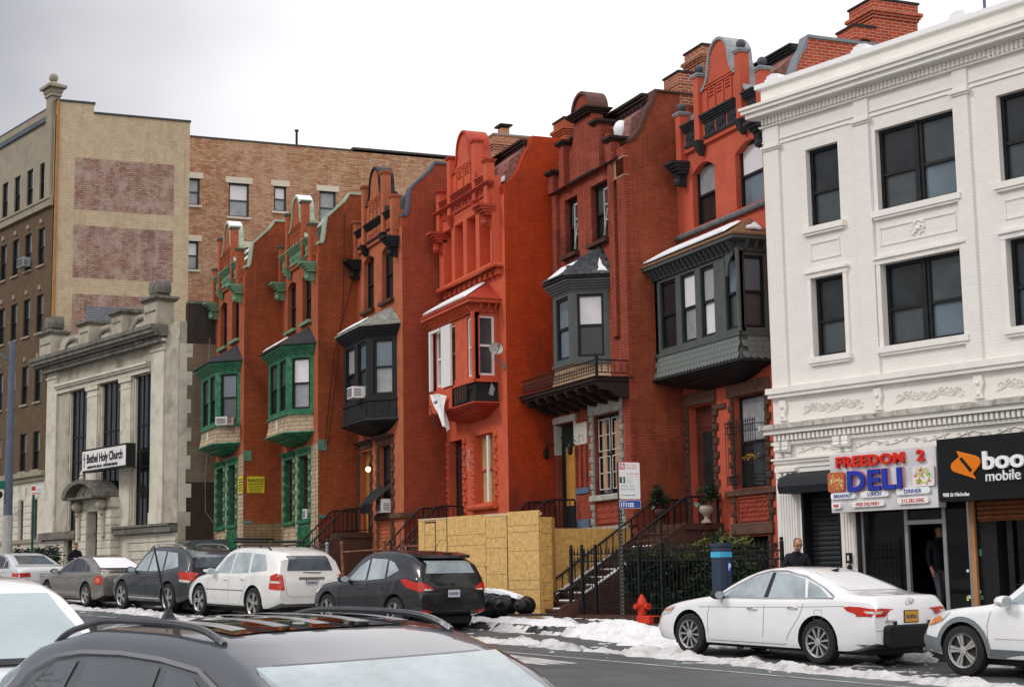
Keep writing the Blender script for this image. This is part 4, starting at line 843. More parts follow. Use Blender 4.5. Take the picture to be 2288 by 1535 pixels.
for y0_, y1_, zt, big in ((1.12, 2.2, 12.0, 1), (10.9, 12.1, 12.0, 1), (4.08, 5.02, 11.9, 0), (7.1, 8.1, 11.9, 0)):
    q = MB(); q.box(-.38, .3, y0_, y1_, 11.12, zt); p = q.build('parapet_pedestal', STONE, ch)
    q = MB(); q.box(-.45, .4, y0_-.08, y1_+.08, zt, zt+.07); q.box(-.52, .45, y0_-.14, y1_+.14, zt+.07, zt+.16); q.box(-.4, -.38, y0_+.1, y1_-.1, 11.6, 11.66); q.build('pedestal_cap', STONED, p)
    if big:
        yc_ = (y0_+y1_)/2; q = MB(); q.box(-.3, .3, yc_-.3, yc_+.3, 12.16, 12.3)
        for sg in (-1, 1):
            q.prism([(yc_ + sg*.02, 12.3), (yc_ + sg*.36, 12.3), (yc_ + sg*.42, 12.55), (yc_ + sg*.34, 12.82), (yc_ + sg*.15, 12.78), (yc_ + sg*.02, 12.6)], -.28, .28, 0)
        q.build('carved_finial', STONED, p, bevel=.04)
# water table, base courses, door hood
q = MB(); q.box(-.3, 0, .0, 4.75, 3.62, 3.9); q.box(-.36, 0, .0, 4.75, 3.84, 3.92); q.build('water_table', STONED, ch); q = MB(); q.box(-.3, 0, 8.3, 12.0, 3.62, 3.9); q.build('water_table', STONED, ch)
for k in range(7):
    for y0_, y1_ in ((.02, 2.1), (2.13, 4.1), (7.9, 8.98), (9.85, 11.95)):
        q = MB(); q.box(-.08, 0, y0_, y1_, 1.5 + k*.3, 1.5 + k*.3 + .27); q.build('base_block', STONEL, ch)
for k in range(11):
    for y0_, y1_ in ((4.75, 5.95), (7.0, 8.0)):
        q = MB(); q.box(-.38, .0, y0_, y1_, 1.5 + k*.28, 1.5 + k*.28 + .25); q.build('door_surround_block', STONEL, ch)
q = MB(); q.box(-.34, 0, 4.8, 5.96, 1.5, 4.7); q.box(-.34, 0, 6.98, 8.0, 1.5, 4.7); q.box(-.34, 0, 4.8, 8.0, 4.58, 5.05); each(q, 'door_surround', STONEL, ch)
n = 12; q = MB(); yc_ = 6.5; q.loft([[(-.95, yc_ + r*math.cos(math.pi*k/n)*1.0, 5.1 + r*.42*math.sin(math.pi*k/n)) for r in (1.25, 1.62)] + [(0, yc_ + r*math.cos(math.pi*k/n), 5.1 + r*.42*math.sin(math.pi*k/n)) for r in (1.62, 1.25)] for k in range(n+1)], True, True); q.box(-.9, 0, 4.9, 8.1, 5.04, 5.12); q.build('door_hood', STONED, ch)
q = MB(); q.prism([(yc_ + 1.25*math.cos(math.pi*k/n), 5.12 + .5*math.sin(math.pi*k/n)) for k in range(n+1)], -.5, -.05, 0)
for k in range(14): q.ball((-.52, yc_ - .6 + .09*k, 5.28 + .1*math.sin(k*1.3)), .07, 6)
q.build('hood_carving', STONE, ch)
q = MB(); q.lathe([(.1, 0), (.12, .1), (.05, .14), (.1, .22), (.02, .4)], (-.8, yc_, 5.75), 8); q.build('hood_finial', STONEL, ch)
for y in (5.35, 7.6):
    q = MB(); q.ball((-.5, y, 4.8), .22, 10); q.ball((-.45, y + .05, 4.5), .12, 8); q.box(-.45, -.3, y-.1, y+.1, 3.6, 4.5); q.ball((-.4, y, 3.6), .1, 8); q.build('console_bracket', STONE, ch, True)
q = MB(); q.box(.0, .05, 6.0, 6.95, 1.6, 4.55); q.build('door', BLACK, ch)
q = MB()
for k in range(7): q.box(-.05, -.02, 6.05 + k*.13, 6.07 + k*.13, 1.7, 4.5)
for k in range(12): q.tube([(-.04, 6.47 + .16*math.cos(t), 2.0 + .14*k + .07*math.sin(t)) for t in [2*math.pi*j/8 for j in range(9)]], .01, 3)
q.box(-.06, -.01, 6.0, 6.95, 3.7, 3.78); q.build('door_grille', mat('grey_iron', (.09, .09, .085), .5), ch)
q = MB(); q.box(.1, .15, 9.0, 9.8, 1.6, 3.58); q.build('side_door', mat('brown_door', (.03, .02, .015), .6), ch)
# Bethel Holy Church sign
sg = root('church_sign', 'black framed white sign lettered Bethel Holy Church over the church door', 'sign', (10.85, 57.5, 0), AV)
q = MB(); q.box(-.8, -.45, 2.55, 6.55, 6.03, 6.9); q.build('sign_box', BLACK, sg); q = MB(); q.box(-.81, -.8, 2.62, 6.48, 6.1, 6.83); q.build('sign_face', mat('sign_white', (.80, .79, .77), .4, .03), sg)
TX = mat('black_lettering', (.012, .012, .014), .5, 0, 1, 0)
text('lettering', 'Bethel Holy Church', .47, (-.82, 6.05, 6.37), (0, -1, 0), (0, 0, 1), TX, sg, .004, .010, .84)
text('small_lettering', 'A BRANCH OF MT. SINAI, INC.   PASTOR BISHOP JAMES BELL', .13, (-.82, 6.0, 6.16), (0, -1, 0), (0, 0, 1), TX, sg, .003, .004, .78)
q = MB(); q.box(-.822, -.81, 6.25, 6.3, 6.2, 6.75); q.box(-.822, -.81, 6.18, 6.37, 6.52, 6.57); q.build('cross_emblem', mat('maroon', (.2, .03, .05), .5), sg)
q = MB(); q.tube([(-.45, 2.7, 6.0), (-.1, 2.2, 6.05)], .02, 5); q.build('sign_stay', IRON, sg)

# ------------------------------------------------------------ tan apartment building at the left
TF = brick('tan_front_brick', (.155, .105, .062), (.125, .085, .05), (.09, .065, .045), .2, .067, .008, .85, (.09, .06, .04), .5, .4, .55, .5)
TC = mat('tan_terracotta', (.31, .27, .20), .8, .12, 2, .2, stain=(.2, .18, .14), stain_amt=.5, stain_scale=.8)
TS = brick('cream_painted_brick', (.60, .49, .33), (.54, .43, .28), (.34, .26, .17), .2, .067, .007, .8, (.26, .19, .12), .4, .5, .58, .5, patch=(4.0, (.10, .08, .06), .8, .69))
TP = brick('mottled_purple_brick', (.31, .14, .10), (.43, .30, .235), (.17, .12, .10), .24, .09, .014, .85, (.48, .38, .31), .65, 1.6, .46, .7, patch=(1.5, (.10, .05, .05), .5, .52))
tb = root('apartment_building', 'tall tan brick apartment building at the left with blank panelled side wall', 'apartment building', (7.62, 69.0, 0), AV)
rows = [(18.1, 19.75), (15.27, 16.88), (12.38, 14.0), (9.45, 11.1), (6.6, 8.2)]
hl = []
for z0, z1 in rows:
    for k in range(9): y = .85 + 1.46*k; hl.append((y, y + .72, z0, z1))
walls([h for h in hl if h[2] < 18], 0, 14, 6.5, 17.65, .16).build('brick_front', TF, tb); walls([h for h in hl if h[2] > 18], 0, 14, 17.65, 21.6, .16).build('upper_front', TC, tb)
walls([(.9 + 1.46*k, 1.4 + 1.46*k, 3.7, 5.35) for k in range(9)], 0, 14, 1.2, 6.2, .12).build('stone_base_front', STONEL, tb)
for h in hl:
    fr = (Vector((0, h[0], 0)), Vector((0, 1, 0)), Vector((-1, 0, 0))); z0, z1 = h[2:]
    sash(fr, 0, .72, z0, z1, tb, BLACK, GLASS, GLASS, -.06, name='window'); top = z0 > 17
    q = MB(); q.box(.02, .05, h[0]+.01, h[0]+.07, z0 + .75, z1 - .1); q.build('white_blind_edge', WHITE, tb)
    if not top:
        q = MB(); q.box(-.07, .05, h[0]-.08, h[1]+.08, z0-.08, z0); q.build('window_sill', TC, tb)
        if z0 > 9: q = MB(); q.box(-.06, 0, h[0]+.24, h[0]+.48, z1+.22, z1+.4); q.build('keystone', TC, tb)
for k in range(9):
    y = .9 + 1.46*k; q = MB(); q.box(.08, .1, y, y+.5, 3.7, 5.35); q.build('window', GLASS, tb)
    q = MB(); q.prism([(y-.1, 5.4), (y+.6, 5.4), (y+.75, 5.9), (y-.25, 5.9)], -.03, 0, 0); q.build('lintel_block', STONEL, tb)
for k in range(16):
    for j in range(9):
        y0_ = 1.45 + 1.46*j; q = MB()
        if k < 6: q.box(-.05, 0, y0_, y0_ + .86, 3.72 + k*.28, 3.72 + k*.28 + .255); q.build('base_block', STONEL, tb)
q = MB()
for k in range(8): q.box(-.05, 0, 0, 14, 1.2 + k*.3, 1.2 + k*.3 + .27)
q.build('base_courses', STONEL, tb)
q = MB(); q.box(-.15, 0, -.0, 14, 3.56, 3.7); q.box(-.25, 0, -.02, 14, 6.3, 6.5); q.box(-.12, 0, 0, 14, 6.12, 6.3); q.build('ledge', TC, tb); q = MB(); q.box(-.15, 0, 0, 14, 17.65, 17.95); q.box(-.2, 0, 0, 14, 17.95, 18.05); q.build('belt_course', TC, tb)
q = MB(); q.box(-.06, .3, .75, 14, 21.6, 22.0); q.build('parapet', TC, tb); q = MB(); q.box(-.1, .0, .75, 14, 21.48, 21.7); q.box(-.08, .32, .75, 14, 22.0, 22.06); q.build('parapet_band', mat('slate_grey_metal', (.09, .11, .13), .6), tb)
q = MB(); q.box(-.12, .25, .15, .75, 17.9, 22.45); p = q.build('corner_pier', TC, tb)
q = MB(); q.box(-.18, .3, .08, .82, 22.45, 22.62); q.box(-.22, .34, .05, .86, 22.62, 22.8); q.box(-.34, .46, -.1, 1.0, 22.8, 22.92); q.loft([[(-.25, .0, 22.92), (.38, .0, 22.92), (.38, .9, 22.92), (-.25, .9, 22.92)], [(0, .35, 23.15), (.13, .35, 23.15), (.13, .55, 23.15), (0, .55, 23.15)]], True, True); q.ball((.06, .45, 23.32), .2, 10); q.build('pier_finial', TC, p)
ts = bpy.data.objects.new('party_wall', None); COL.objects.link(ts); ts.parent = tb; ts.rotation_euler = (0, 0, -AV)
q = MB(); q.prism([(0, 1.2), (5.72, 1.2), (5.72, 21.78), (1.6, 21.78), (1.6, 22.2), (.05, 22.2)], 0, .4, 1); q.build('painted_wall', TS, ts)
for z0, z1 in ((17.55, 19.8), (14.6, 16.86), (11.9, 13.92), (9.0, 11.3)):
    q = MB(); q.box(.85, 5.05, -.006, 0, z0, z1); q.build('brick_panel', TP, ts)
q = MB(); q.box(1.45, 5.0, -.012, -.006, 12.0, 13.4); q.build('blue_painted_patch', brick('blue_grey_brick', (.20, .22, .27), (.26, .27, .30), (.1, .1, .11), .22, .075, .012), ts)
q = MB(); q.box(0, 1.65, -.05, .45, 22.2, 22.28); q.box(1.6, 5.76, -.05, .45, 21.78, 21.86); q.build('dark_coping', mat('dark_metal', (.05, .05, .055), .5), ts)
q = MB(); q.tube([(.1, -.08, 11), (.1, -.08, 22.2)], .06, 6); q.build('drain_pipe', mat('rusty_orange', (.38, .17, .05), .7), ts)
q = MB(); q.box(5.72, 12, 10, 10.3, 1.2, 21.7); q.build('rear_wall', TS, ts)
# brick wing behind
bw = root('brick_apartment_block', 'broad orange and buff brick apartment block behind the rowhouses', 'apartment building', (13.9, 74.0, 0))
WB = brick('orange_mottled_brick', (.42, .18, .085), (.62, .42, .26), (.20, .13, .09), .24, .09, .012, .85, (.55, .38, .26), .5, .5, .5, .6, bias=-.1, patch=(.35, (.27, .11, .085), .6, .54))
bhs = [(0, .9, 19.26, 20.55), (2.27, 3.24, 18.84, 20.47), (4.45, 5.05, 19.25, 20.48), (6.68, 7.5, 18.8, 20.41), (0, .87, 16.2, 17.55), (2.27, 3.24, 15.7, 17.4)]
q = MB(); ref = walls([(a, b_, c, d) for a, b_, c, d in bhs], -.4, 14, 1.2, 22.6, .25)
ref.v = [(y, x, z) for x, y, z in ref.v]; ref.f = [f[::-1] for f in ref.f]; ref.build('wall', WB, bw)
q = MB(); q.box(-.4, 8.35, -.03, .4, 22.52, 22.6); q.box(8.35, 14, -.04, .4, 22.62, 22.72); q.box(8.35, 14, .0, .2, 22.5, 22.62); q.build('roof_edge', mat('dark_roof_edge', (.06, .055, .055), .6), bw)
q = MB(); q.box(-.4, 14, .3, 12, 1.2, 22.5); q.build('roof_block', WB, bw)
for k, (a, b_, c, d) in enumerate(bhs):
    fr = (Vector((a, 0, 0)), Vector((1, 0, 0)), Vector((0, -1, 0)))
    sash(fr, 0, b_-a, c, d, bw, mat('blue_grey_frame', (.045, .065, .08), .5), BLIND if k in (1, 2, 4) else CURT, CURT, -.1, fw=.08, name='window')
    q = MB(); q.box(a-.15, b_+.15, -.04, .1, d, d+.28); q.build('lintel', mat('cream_lintel', (.66, .60, .48), .8, .06), bw); q = MB(); q.box(a-.1, b_+.1, -.08, .1, c-.1, c); q.build('window_sill', MATS['cream_lintel'], bw)
q = MB(); q.tube([(5.6, .2, 22.5), (5.6, .2, 23.35)], .06, 6); q.lathe([(.06, 0), (.11, .02), (.11, .08)], (5.6, .2, 23.3), 8); q.build('vent_pipe', BLACK, bw)

# ------------------------------------------------------------ white shop building (avenue frame, y runs TOWARDS the camera as -y)
U0 = 23.1; o_ = uv(U0, 25)
WBK = brick('white_painted_brick', (.83, .80, .745), (.80, .77, .72), (.72, .69, .64), .2, .067, .005, .55, (.70, .67, .60), .3, .6, .58, .2, vr=(.96, 1.03))
WST = mat('white_painted_stone', (.83, .80, .745), .55, .05, 2, .15, stain=(.68, .65, .58), stain_amt=.4, stain_scale=1.2)
WDT = mat('dirty_white_stone', (.50, .48, .42), .8, .25, 5, .4, stain=(.10, .09, .07), stain_amt=.8, stain_scale=6)
wb = root('shop_building', 'white painted two tone brick shop building at the right with ornate cornices', 'shop building', (o_.x, o_.y, 0), AV)
# local helper: t measured from the left corner towards the camera
def T(t): return -t
uh = [(1.18, 2.04, 8.84, 10.49), (3.0, 4.87, 8.84, 10.49), (5.84, 7.7, 8.84, 10.49), (8.6, 9.5, 8.84, 10.49), (1.2, 2.05, 6.15, 7.78), (3.0, 4.88, 6.15, 7.78), (5.88, 7.75, 6.15, 7.78), (8.6, 9.5, 6.15, 7.78)]
walls([(T(b_), T(a), c, d) for a, b_, c, d in uh], T(11), 0, 5.44, 11.25, .28).build('upper_wall', WBK, wb)
gh = [(.66, 1.68, .9, 3.86), (2.08, 4.72, .9, 3.2), (4.85, 9.8, .9, 3.2)]
walls([(T(b_), T(a), c, d) for a, b_, c, d in gh], T(11), 0, .8, 5.44, .45).build('shop_wall', WST, wb)
q = MB(); q.box(.45, 12, -.35, -.015, .8, 11.6); q.build('side_wall', WBK, wb)
q = MB(); q.box(.02, .45, -.3, -.012, .8, 11.9); q.build('corner_return', WBK, wb)
q = MB(); q.box(.6, .7, T(11), -.4, 3.3, 11); q.box(2.6, 2.7, T(11), -.4, .8, 3.3); q.box(.45, 2.7, T(11), -.4, 3.25, 3.32); q.box(.5, 2.6, T(5.2), T(5.1), .8, 3.3); q.box(.45, 2.6, T(1.95), T(1.85), .8, 3.3); q.build('interior', DARKIN, wb)
def wwin(a, b_, c, d):
    fr = (Vector((0, T(b_), 0)), Vector((0, 1, 0)), Vector((-1, 0, 0))); L = b_ - a
    if L > 1.2:
        for k in (0, 1): sash(fr, k*L/2 + (.03 if k else 0), (k+1)*L/2 - (0 if k else .03), c, d, wb, BLACK, GLASS if k else GLASSG, GLASSG if k else GLASSB, -.13, fw=.075, mid=c + (d-c)*.45, name='window')
        q = MB(); q.sbox(fr, L/2-.03, L/2+.03, -.24, -.1, c, d); q.build('mullion', BLACK, wb)
    else: sash(fr, 0, L, c, d, wb, BLACK, GLASS, GLASSG, -.13, fw=.075, mid=c + (d-c)*.45, name='window')
for h in uh: wwin(*h)
for a, b_, c, d in uh:
    q = MB(); q.box(-.1, .1, T(b_+.12), T(a-.12), c-.12, c); q.box(-.07, 0, T(b_+.08), T(a-.08), c-.17, c-.12); q.build('window_sill', WST, wb)
    if c < 8:
        q = MB(); q.box(-.05, 0, T(b_+.12), T(a-.12), d, d+.1); q.box(-.09, 0, T(b_+.15), T(a-.15), d+.1, d+.15); q.box(-.04, 0, T(b_+.1), T(b_), c, d); q.box(-.04, 0, T(a), T(a-.1), c, d); q.build('window_hood', WST, wb)
        for x0, x1 in ((a+.02, b_-.06),):
            q = MB(); q.box(-.02, 0, T(x1), T(x0), 8.48, 8.5); q.box(-.02, 0, T(x1), T(x0), 8.14, 8.16); q.box(-.02, 0, T(x0+.02), T(x0), 8.14, 8.5); q.box(-.02, 0, T(x1), T(x1-.02), 8.14, 8.5); q.build('panel_moulding', WST, wb)
rnd = random.Random(2)
for t in (3.95, 6.8):
    q = MB(); 
    for k in range(26): a = rnd.random()*6.28; r = .18*rnd.random()**.5; q.ball((-.01, T(t) + r*math.cos(a), 8.34 + r*.9*math.sin(a)), .02 + .02*rnd.random(), 5)
    q.ball((-.02, T(t), 8.34), .05, 8); q.build('carved_rosette', WST, wb)
for a, b_ in ((.08, .48), (2.52, 2.88), (4.92, 5.25), (7.8, 8.15)):
    q = MB(); q.box(-.06, 0, T(b_), T(a), 5.6, 10.68); q.box(-.09, 0, T(b_+.03), T(a-.03), 10.68, 10.72); q.box(-.12, 0, T(b_+.05), T(a-.05), 10.72, 10.78); q.box(-.04, 0, T(b_), T(a), 10.78, 11.2); q.build('pilaster', WBK, wb)
q = MB(); q.box(-.03, 0, T(11), 0, 10.78, 10.80); q.box(-.03, 0, T(11), 0, 10.88, 10.90); q.build('frieze_lines', WST, wb)
q = MB(); q.box(-.14, 0, T(11), .05, 11.38, 11.42); q.box(-.3, 0, T(11), .2, 11.42, 11.52); q.box(-.36, 0, T(11), .27, 11.52, 11.6); q.box(-.4, 0, T(11), .3, 11.6, 11.66); q.box(-.08, 0, T(11), .02, 11.2, 11.24); q.build('cornice', WST, wb)
q = MB()
for k in range(110): q.box(-.13, -.04, T(.1 + .1*k + .055), T(.1 + .1*k), 11.25, 11.37)
tag(q.build('dentils', WST, wb), kind='stuff')
q = MB(); q.box(0, .3, T(11), 0, 11.6, 12.08); q.build('parapet', WST, wb)
q = MB(); q.box(-.09, .4, T(11), .1, 12.08, 12.18); q.build('snowy_coping', mat('coping_white', (.84, .84, .84), .6, .03), wb)
for t in (.38, 2.75, 5.12, 7.9):
    q = MB(); q.box(-.06, .3, T(t+.2), T(t-.2), 12.18, 12.24); q.prism([(T(t)-.16, 12.24), (T(t)+.16, 12.24), (T(t)+.16, 12.3), (T(t), 12.34), (T(t)-.16, 12.3)], -.04, .28, 0); q.build('parapet_block', MATS['coping_white'], wb)
q = MB(); q.tube([(.6, T(5.3), 12.0), (.6, T(5.3), 13.6)], .03, 6); q.build('roof_pole', mat('blue_grey_pole', (.1, .12, .16), .4), wb)
q = MB(); q.box(-.16, 0, T(11), .06, 5.5, 5.62); q.box(-.12, 0, T(11), .03, 5.42, 5.5); q.build('string_course', WST, wb)
q = MB(); q.box(-.26, 0, T(11), .2, 4.76, 4.86); q.build('weathered_ledge', WDT, wb); q = MB(); q.box(-.2, 0, T(11), .12, 4.66, 4.76); q.box(-.08, 0, T(11), .03, 4.44, 4.5); q.build('ledge_moulding', WST, wb)
q = MB()
for k in range(95): q.box(-.15, -.04, T(.12 + .115*k + .065), T(.12 + .115*k), 4.52, 4.64)
tag(q.build('lower_dentils', WST, wb), kind='stuff')
# frieze panels with scrollwork
def scroll(q, t0, t1, z, amp, n, x=-.015, r=.014):
    for k in range(n):
        c = t0 + (t1-t0)*(k+.5)/n; d = (t1-t0)/n*.5
        for sg in (-1, 1):
            pts = [(x, T(c + sg*d*.45) + sg*amp*.62*(1-j/12)*math.cos(j*.8), z + sg*(-1)**k*amp*.12 + amp*.62*(1-j/12)*math.sin(j*.8)*(-1)**k) for j in range(11)]; q.tube(pts, r, 4)
        q.tube([(x, T(c - d), z - amp*.6*(-1)**k), (x, T(c), z), (x, T(c + d), z + amp*.6*(-1)**k)], r, 4)
for a, b_, n in ((.75, 2.5, 4), (3.1, 4.9, 4), (5.4, 7.2, 4), (7.5, 9.3, 4)):
    q = MB(); scroll(q, a+.08, b_-.08, 5.13, .17, n, r=.008); scroll(q, a+.2, b_-.2, 5.13, .12, n+3, r=.007); q.box(-.015, 0, T(b_), T(a), 5.35, 5.365); q.box(-.015, 0, T(b_), T(a), 4.9, 4.915); q.build('frieze_scrollwork', WST, wb)
for t in (.3, 2.78, 5.12, 7.35):
    q = MB(); q.prism([(T(t)-.09, 5.36), (T(t)+.09, 5.36), (T(t)+.12, 5.2), (T(t)+.06, 5.05), (T(t)+.1, 4.93), (T(t)-.1, 4.93), (T(t)-.06, 5.05), (T(t)-.12, 5.2)], -.06, 0, 0); q.ball((-.06, T(t), 5.22), .05, 8); q.ball((-.06, T(t), 5.02), .04, 8); q.build('cartouche', WST, wb, bevel=.015)
for a, b_ in ((.65, 1.7), (2.15, 4.4), (4.5, 7.6)):
    q = MB(); scroll(q, a, b_, 4.31, .09, int((b_-a)/.42), r=.012); q.build('lower_scrollwork', WST, wb)
for t in (.2, .42, 1.78, 2.0):
    q = MB(); q.box(-.16, 0, T(t+.08), T(t-.08), 4.4, 4.5); q.tube([(-.11, T(t+.08), 4.34), (-.11, T(t-.08), 4.34)], .065, 8); q.tube([(-.06, T(t+.06), 4.2), (-.06, T(t-.06), 4.2)], .04, 6); q.build('scroll_bracket', WST, wb)
q = MB(); q.box(-.06, 0, T(2.2), 0, 4.06, 4.12); q.box(-.1, 0, T(2.2), .03, 4.12, 4.16); q.box(-.03, 0, T(2.2), 0, 3.96, 4.0); q.build('shop_architrave', WST, wb)
for t0, t1 in ((.1, .6), (1.75, 2.05)):
    q = MB()
    n = max(3, int((t1-t0)/.07))
    for k in range(n): q.box(-.05, 0, T(t0+(k+.72)*(t1-t0)/n), T(t0+(k+.1)*(t1-t0)/n), 1.0, 3.62 if t0 < 1 else 3.2)
    q.box(-.03, 0, T(t1), T(t0), .85, 3.65 if t0 < 1 else 3.2); q.build('fluted_pilaster', WST, wb)
q = MB(); q.box(-.12, 0, T(.62), T(.08), 3.88, 3.95)
for k in range(9): q.ball((-.08, T(.14 + .05*k), 3.76 + .05*math.sin(k*2)), .045, 6)
q.build('leaf_capital', WST, wb)
# shutter door with slats, housing
q = MB(); q.box(.3, .32, T(1.68), T(.66), .9, 3.5); q.build('shutter_backing', BLACK, wb)
slat = MB(); slat.prism([(0, 0), (-.03, .02), (-.035, .06), (-.01, .098), (0, .1)], T(1.62), T(.7), 1); sm_ = mesh_of(slat, 'shutter_slat', mat('black_slat', (.03, .032, .035), .4, .3, 5))
for k in range(24): inst(sm_, 'shutter_slat', wb, (.28, 0, .95 + k*.1))
q = MB(); q.box(.0, .3, T(.72), T(.66), .9, 3.45); q.box(0, .3, T(1.68), T(1.62), .9, 3.45); each(q, 'shutter_guide', BLACK, wb)
aw = MB(); aw.prism([(0, 3.84), (-.1, 3.84), (-.42, 3.72), (-.46, 3.56), (-.42, 3.42), (0, 3.42)], T(1.85), T(.45), 1); aw.build('shutter_housing', mat('black_canvas', (.018, .02, .024), .6), wb)
# deli front
q = MB()
for t0, t1 in ((2.08, 2.2), (3.2, 3.28), (4.08, 4.16), (4.64, 4.72)): q.box(.05, .12, T(t1), T(t0), .95, 3.15)
q.box(.05, .12, T(4.08), T(3.28), 2.7, 2.78); q.build('shopfront_frame', mat('aluminium', (.38, .38, .37), .35, .1, 3, 0, metal=.6), wb)
for t0, t1 in ((2.2, 3.2), (4.16, 4.64)): q = MB(); q.box(.08, .09, T(t1), T(t0), 1.0, 3.15); q.build('shop_pane', mat('shop_glass', (.006, .007, .008), .03, .3, 2, 0), wb)
q = MB(); q.box(.085, .095, T(4.08), T(3.28), 2.78, 3.15); q.build('transom_pane', MATS['shop_glass'], wb)
q = MB(); q.box(-.0, .1, T(2.14), T(2.06), .9, 3.1); q.box(.0, .4, T(5.3), T(4.72), .9, 3.2); each(q, 'dark_pier', BLACK, wb)
# red-brown rolled shutter and timber post of the phone shop
q = MB()
for k in range(6): q.prism([(-.02, 2.72 + k*.085), (-.06, 2.74 + k*.085), (-.06, 2.79 + k*.085), (-.02, 2.8 + k*.085)], T(9), T(4.95), 1)
q.box(-.02, .0, T(9), T(4.95), 2.70, 3.25); q.build('rolled_shutter', mat('rust_shutter', (.20, .065, .022), .6, .35, 6, .3), wb)
q = MB(); q.box(-.1, -.04, T(4.9), T(4.8), .95, 3.1); q.build('timber_post', mat('orange_timber', (.42, .20, .09), .7, .25, 4), wb)
q = MB(); q.box(.05, .07, T(9), T(5.7), .95, 2.7); q.build('shop_pane', MATS['shop_glass'], wb)
q = MB(); q.box(.02, .05, T(5.62), T(5.5), .95, 2.7); q.box(.02, .05, T(9), T(5.5), 1.55, 1.57); q.build('phone_shop_frame', BLACK, wb)
q = MB()
for z in (2.2, 2.32): q.box(.035, .05, T(6.45), T(6.28), z, z + .012)
for t in (6.28, 6.44): q.box(.035, .05, T(t+.012), T(t), 2.2, 2.33)
q.build('square_sticker', WHITE, wb)
q = MB(); q.box(-.13, -.05, T(1.98), T(1.88), 2.0, 2.2); q.ball((-.09, T(1.93), 1.92), .05); q.build('card_reader', BLACK, wb)
q = MB(); q.box(-.135, -.13, T(1.96), T(1.92), 2.05, 2.15); q.box(-.06, -.05, T(2.1), T(2.06), 1.6, 1.9); each(q, 'small_notice', WHITE, wb)
rnd = random.Random(4)
for k in range(9):
    q = MB(); t = 4.45 + .5*rnd.random(); z = 1.2 + 1.1*rnd.random(); q.box(-.01 if t > 4.72 else .06, -.002 if t > 4.72 else .075, T(t+.05), T(t), z, z + .03 + .07*rnd.random()); q.build('door_sticker', [WHITE, mat('yellow_sticker', (.6, .6, .2), .5), mat('green_sticker', (.1, .3, .15), .5)][k % 3], wb)

# ---- shop signs
ds = root('deli_sign', 'white backed deli sign with red and blue raised letters and food pictures', 'sign', (o_.x, o_.y, 0), AV)
SG = mat('brushed_sign', (.60, .59, .60), .5, .25, 1.5, 0); q = MB(); q.box(-.42, -.2, T(4.38), T(1.83), 2.98, 4.11); q.build('sign_box', SG, ds)
LR = mat('letter_red', (.66, .03, .015), .35, .05, 1, 0); LB = mat('letter_blue', (.018, .045, .36), .35, .05, 1, 0); LW = mat('letter_white', (.85, .85, .85), .4, .02, 1, 0); LE = mat('letter_edge', (.65, .25, .3), .4, 0, 1, 0)
def ltxt(nm, s, size, t, z, mt, par, ext=.03, bold=.01, sx=1, x=-.43, sp=1):
    return text(nm, s, size, (x - ext, T(t), z), (0, -1, 0), (0, 0, 1), mt, par, ext, bold, sx, sp=sp)
ltxt('letters', 'FREEDOM', .28, 2.02, 3.85, LR, ds, .03, .010, 1.25, sp=1.12); ltxt('letters', '2', .28, 3.98, 3.86, LR, ds, .03, .010, 1.2)
ltxt('letter_backing', 'DELI', .53, 2.30, 3.38, LE, ds, .02, .030, 1.18, sp=1.12); ltxt('letters', 'DELI', .53, 2.30, 3.38, LB, ds, .045, .018, 1.18, sp=1.12)
def pill(t0, t1, z0, z1, par, mt, nm='plaque', x=-.42, th=.05, r=None):
    r = r or (z1-z0)/2; pts = []
    for cx, cz, a0 in ((t1-r, z1-r, 0), (t0+r, z1-r, 90), (t0+r, z0+r, 180), (t1-r, z0+r, 270)):
        pts += [(T(cx + r*math.cos(R(a0+k*22.5))), cz + r*math.sin(R(a0+k*22.5))) for k in range(5)]
    q = MB(); q.prism(pts, x - th, x, 0); return q.build(nm, mt, par)
for t0, t1, z0, z1, s, mt, sz in ((1.86, 2.48, 3.235, 3.355, 'BREAKFAST', LB, .092), (2.6, 3.28, 3.235, 3.355, 'LUNCH', LB, .1), (3.46, 4.24, 3.245, 3.37, 'DINNER', LB, .115), (1.87, 2.1, 3.05, 3.17, '908', LR, .09), (2.38, 3.16, 3.06, 3.17, 'FREE DELIVERY', LR, .09), (3.48, 4.2, 3.07, 3.19, '212.283.5045', LR, .1)):
    pill(t0, t1, z0, z1, ds, LW, r=.045)
    o = text('letters', s, sz, (-.475, T((t0+t1)/2), (z0+z1)/2 - sz*.36), (0, -1, 0), (0, 0, 1), mt, ds, .004, .0, .92, 'CENTER', sp=1.05)
for nm, t0, t1, cols in (('sandwich_picture', 1.8, 2.22, [(.62, .38, .12), (.75, .55, .3), (.55, .12, .06), (.3, .35, .08), (.7, .3, .1)]), ('salad_picture', 3.86, 4.36, [(.2, .45, .05), (.45, .6, .12), (.8, .75, .65), (.6, .12, .1), (.3, .5, .05)])):
    p = pill(t0, t1, 3.38, 3.76, ds, mat(nm + '_back', (.5, .12, .05) if 'sand' in nm else (.8, .7, .72), .4), nm, r=.05)
    rnd = random.Random(len(nm)); 
    for k in range(60):
        q = MB(); t = rnd.uniform(t0+.06, t1-.06); z = rnd.uniform(3.43, 3.71)
        if 'sand' in nm and abs((z-3.57) + .5*(t-2.01)) > .13: continue
        r = rnd.uniform(.015, .04); q.prism([(T(t)+r*math.cos(a)*rnd.uniform(.7, 1.3), z + r*math.sin(a)*rnd.uniform(.6, 1)) for a in [j*1.05 for j in range(6)]], -.472 - k*.00006, -.4705, 0); c = cols[k % 5]; q.build('printed_shape', mat('%s_%d' % (nm, k % 5), c, .5, .3, 20, 0), p)
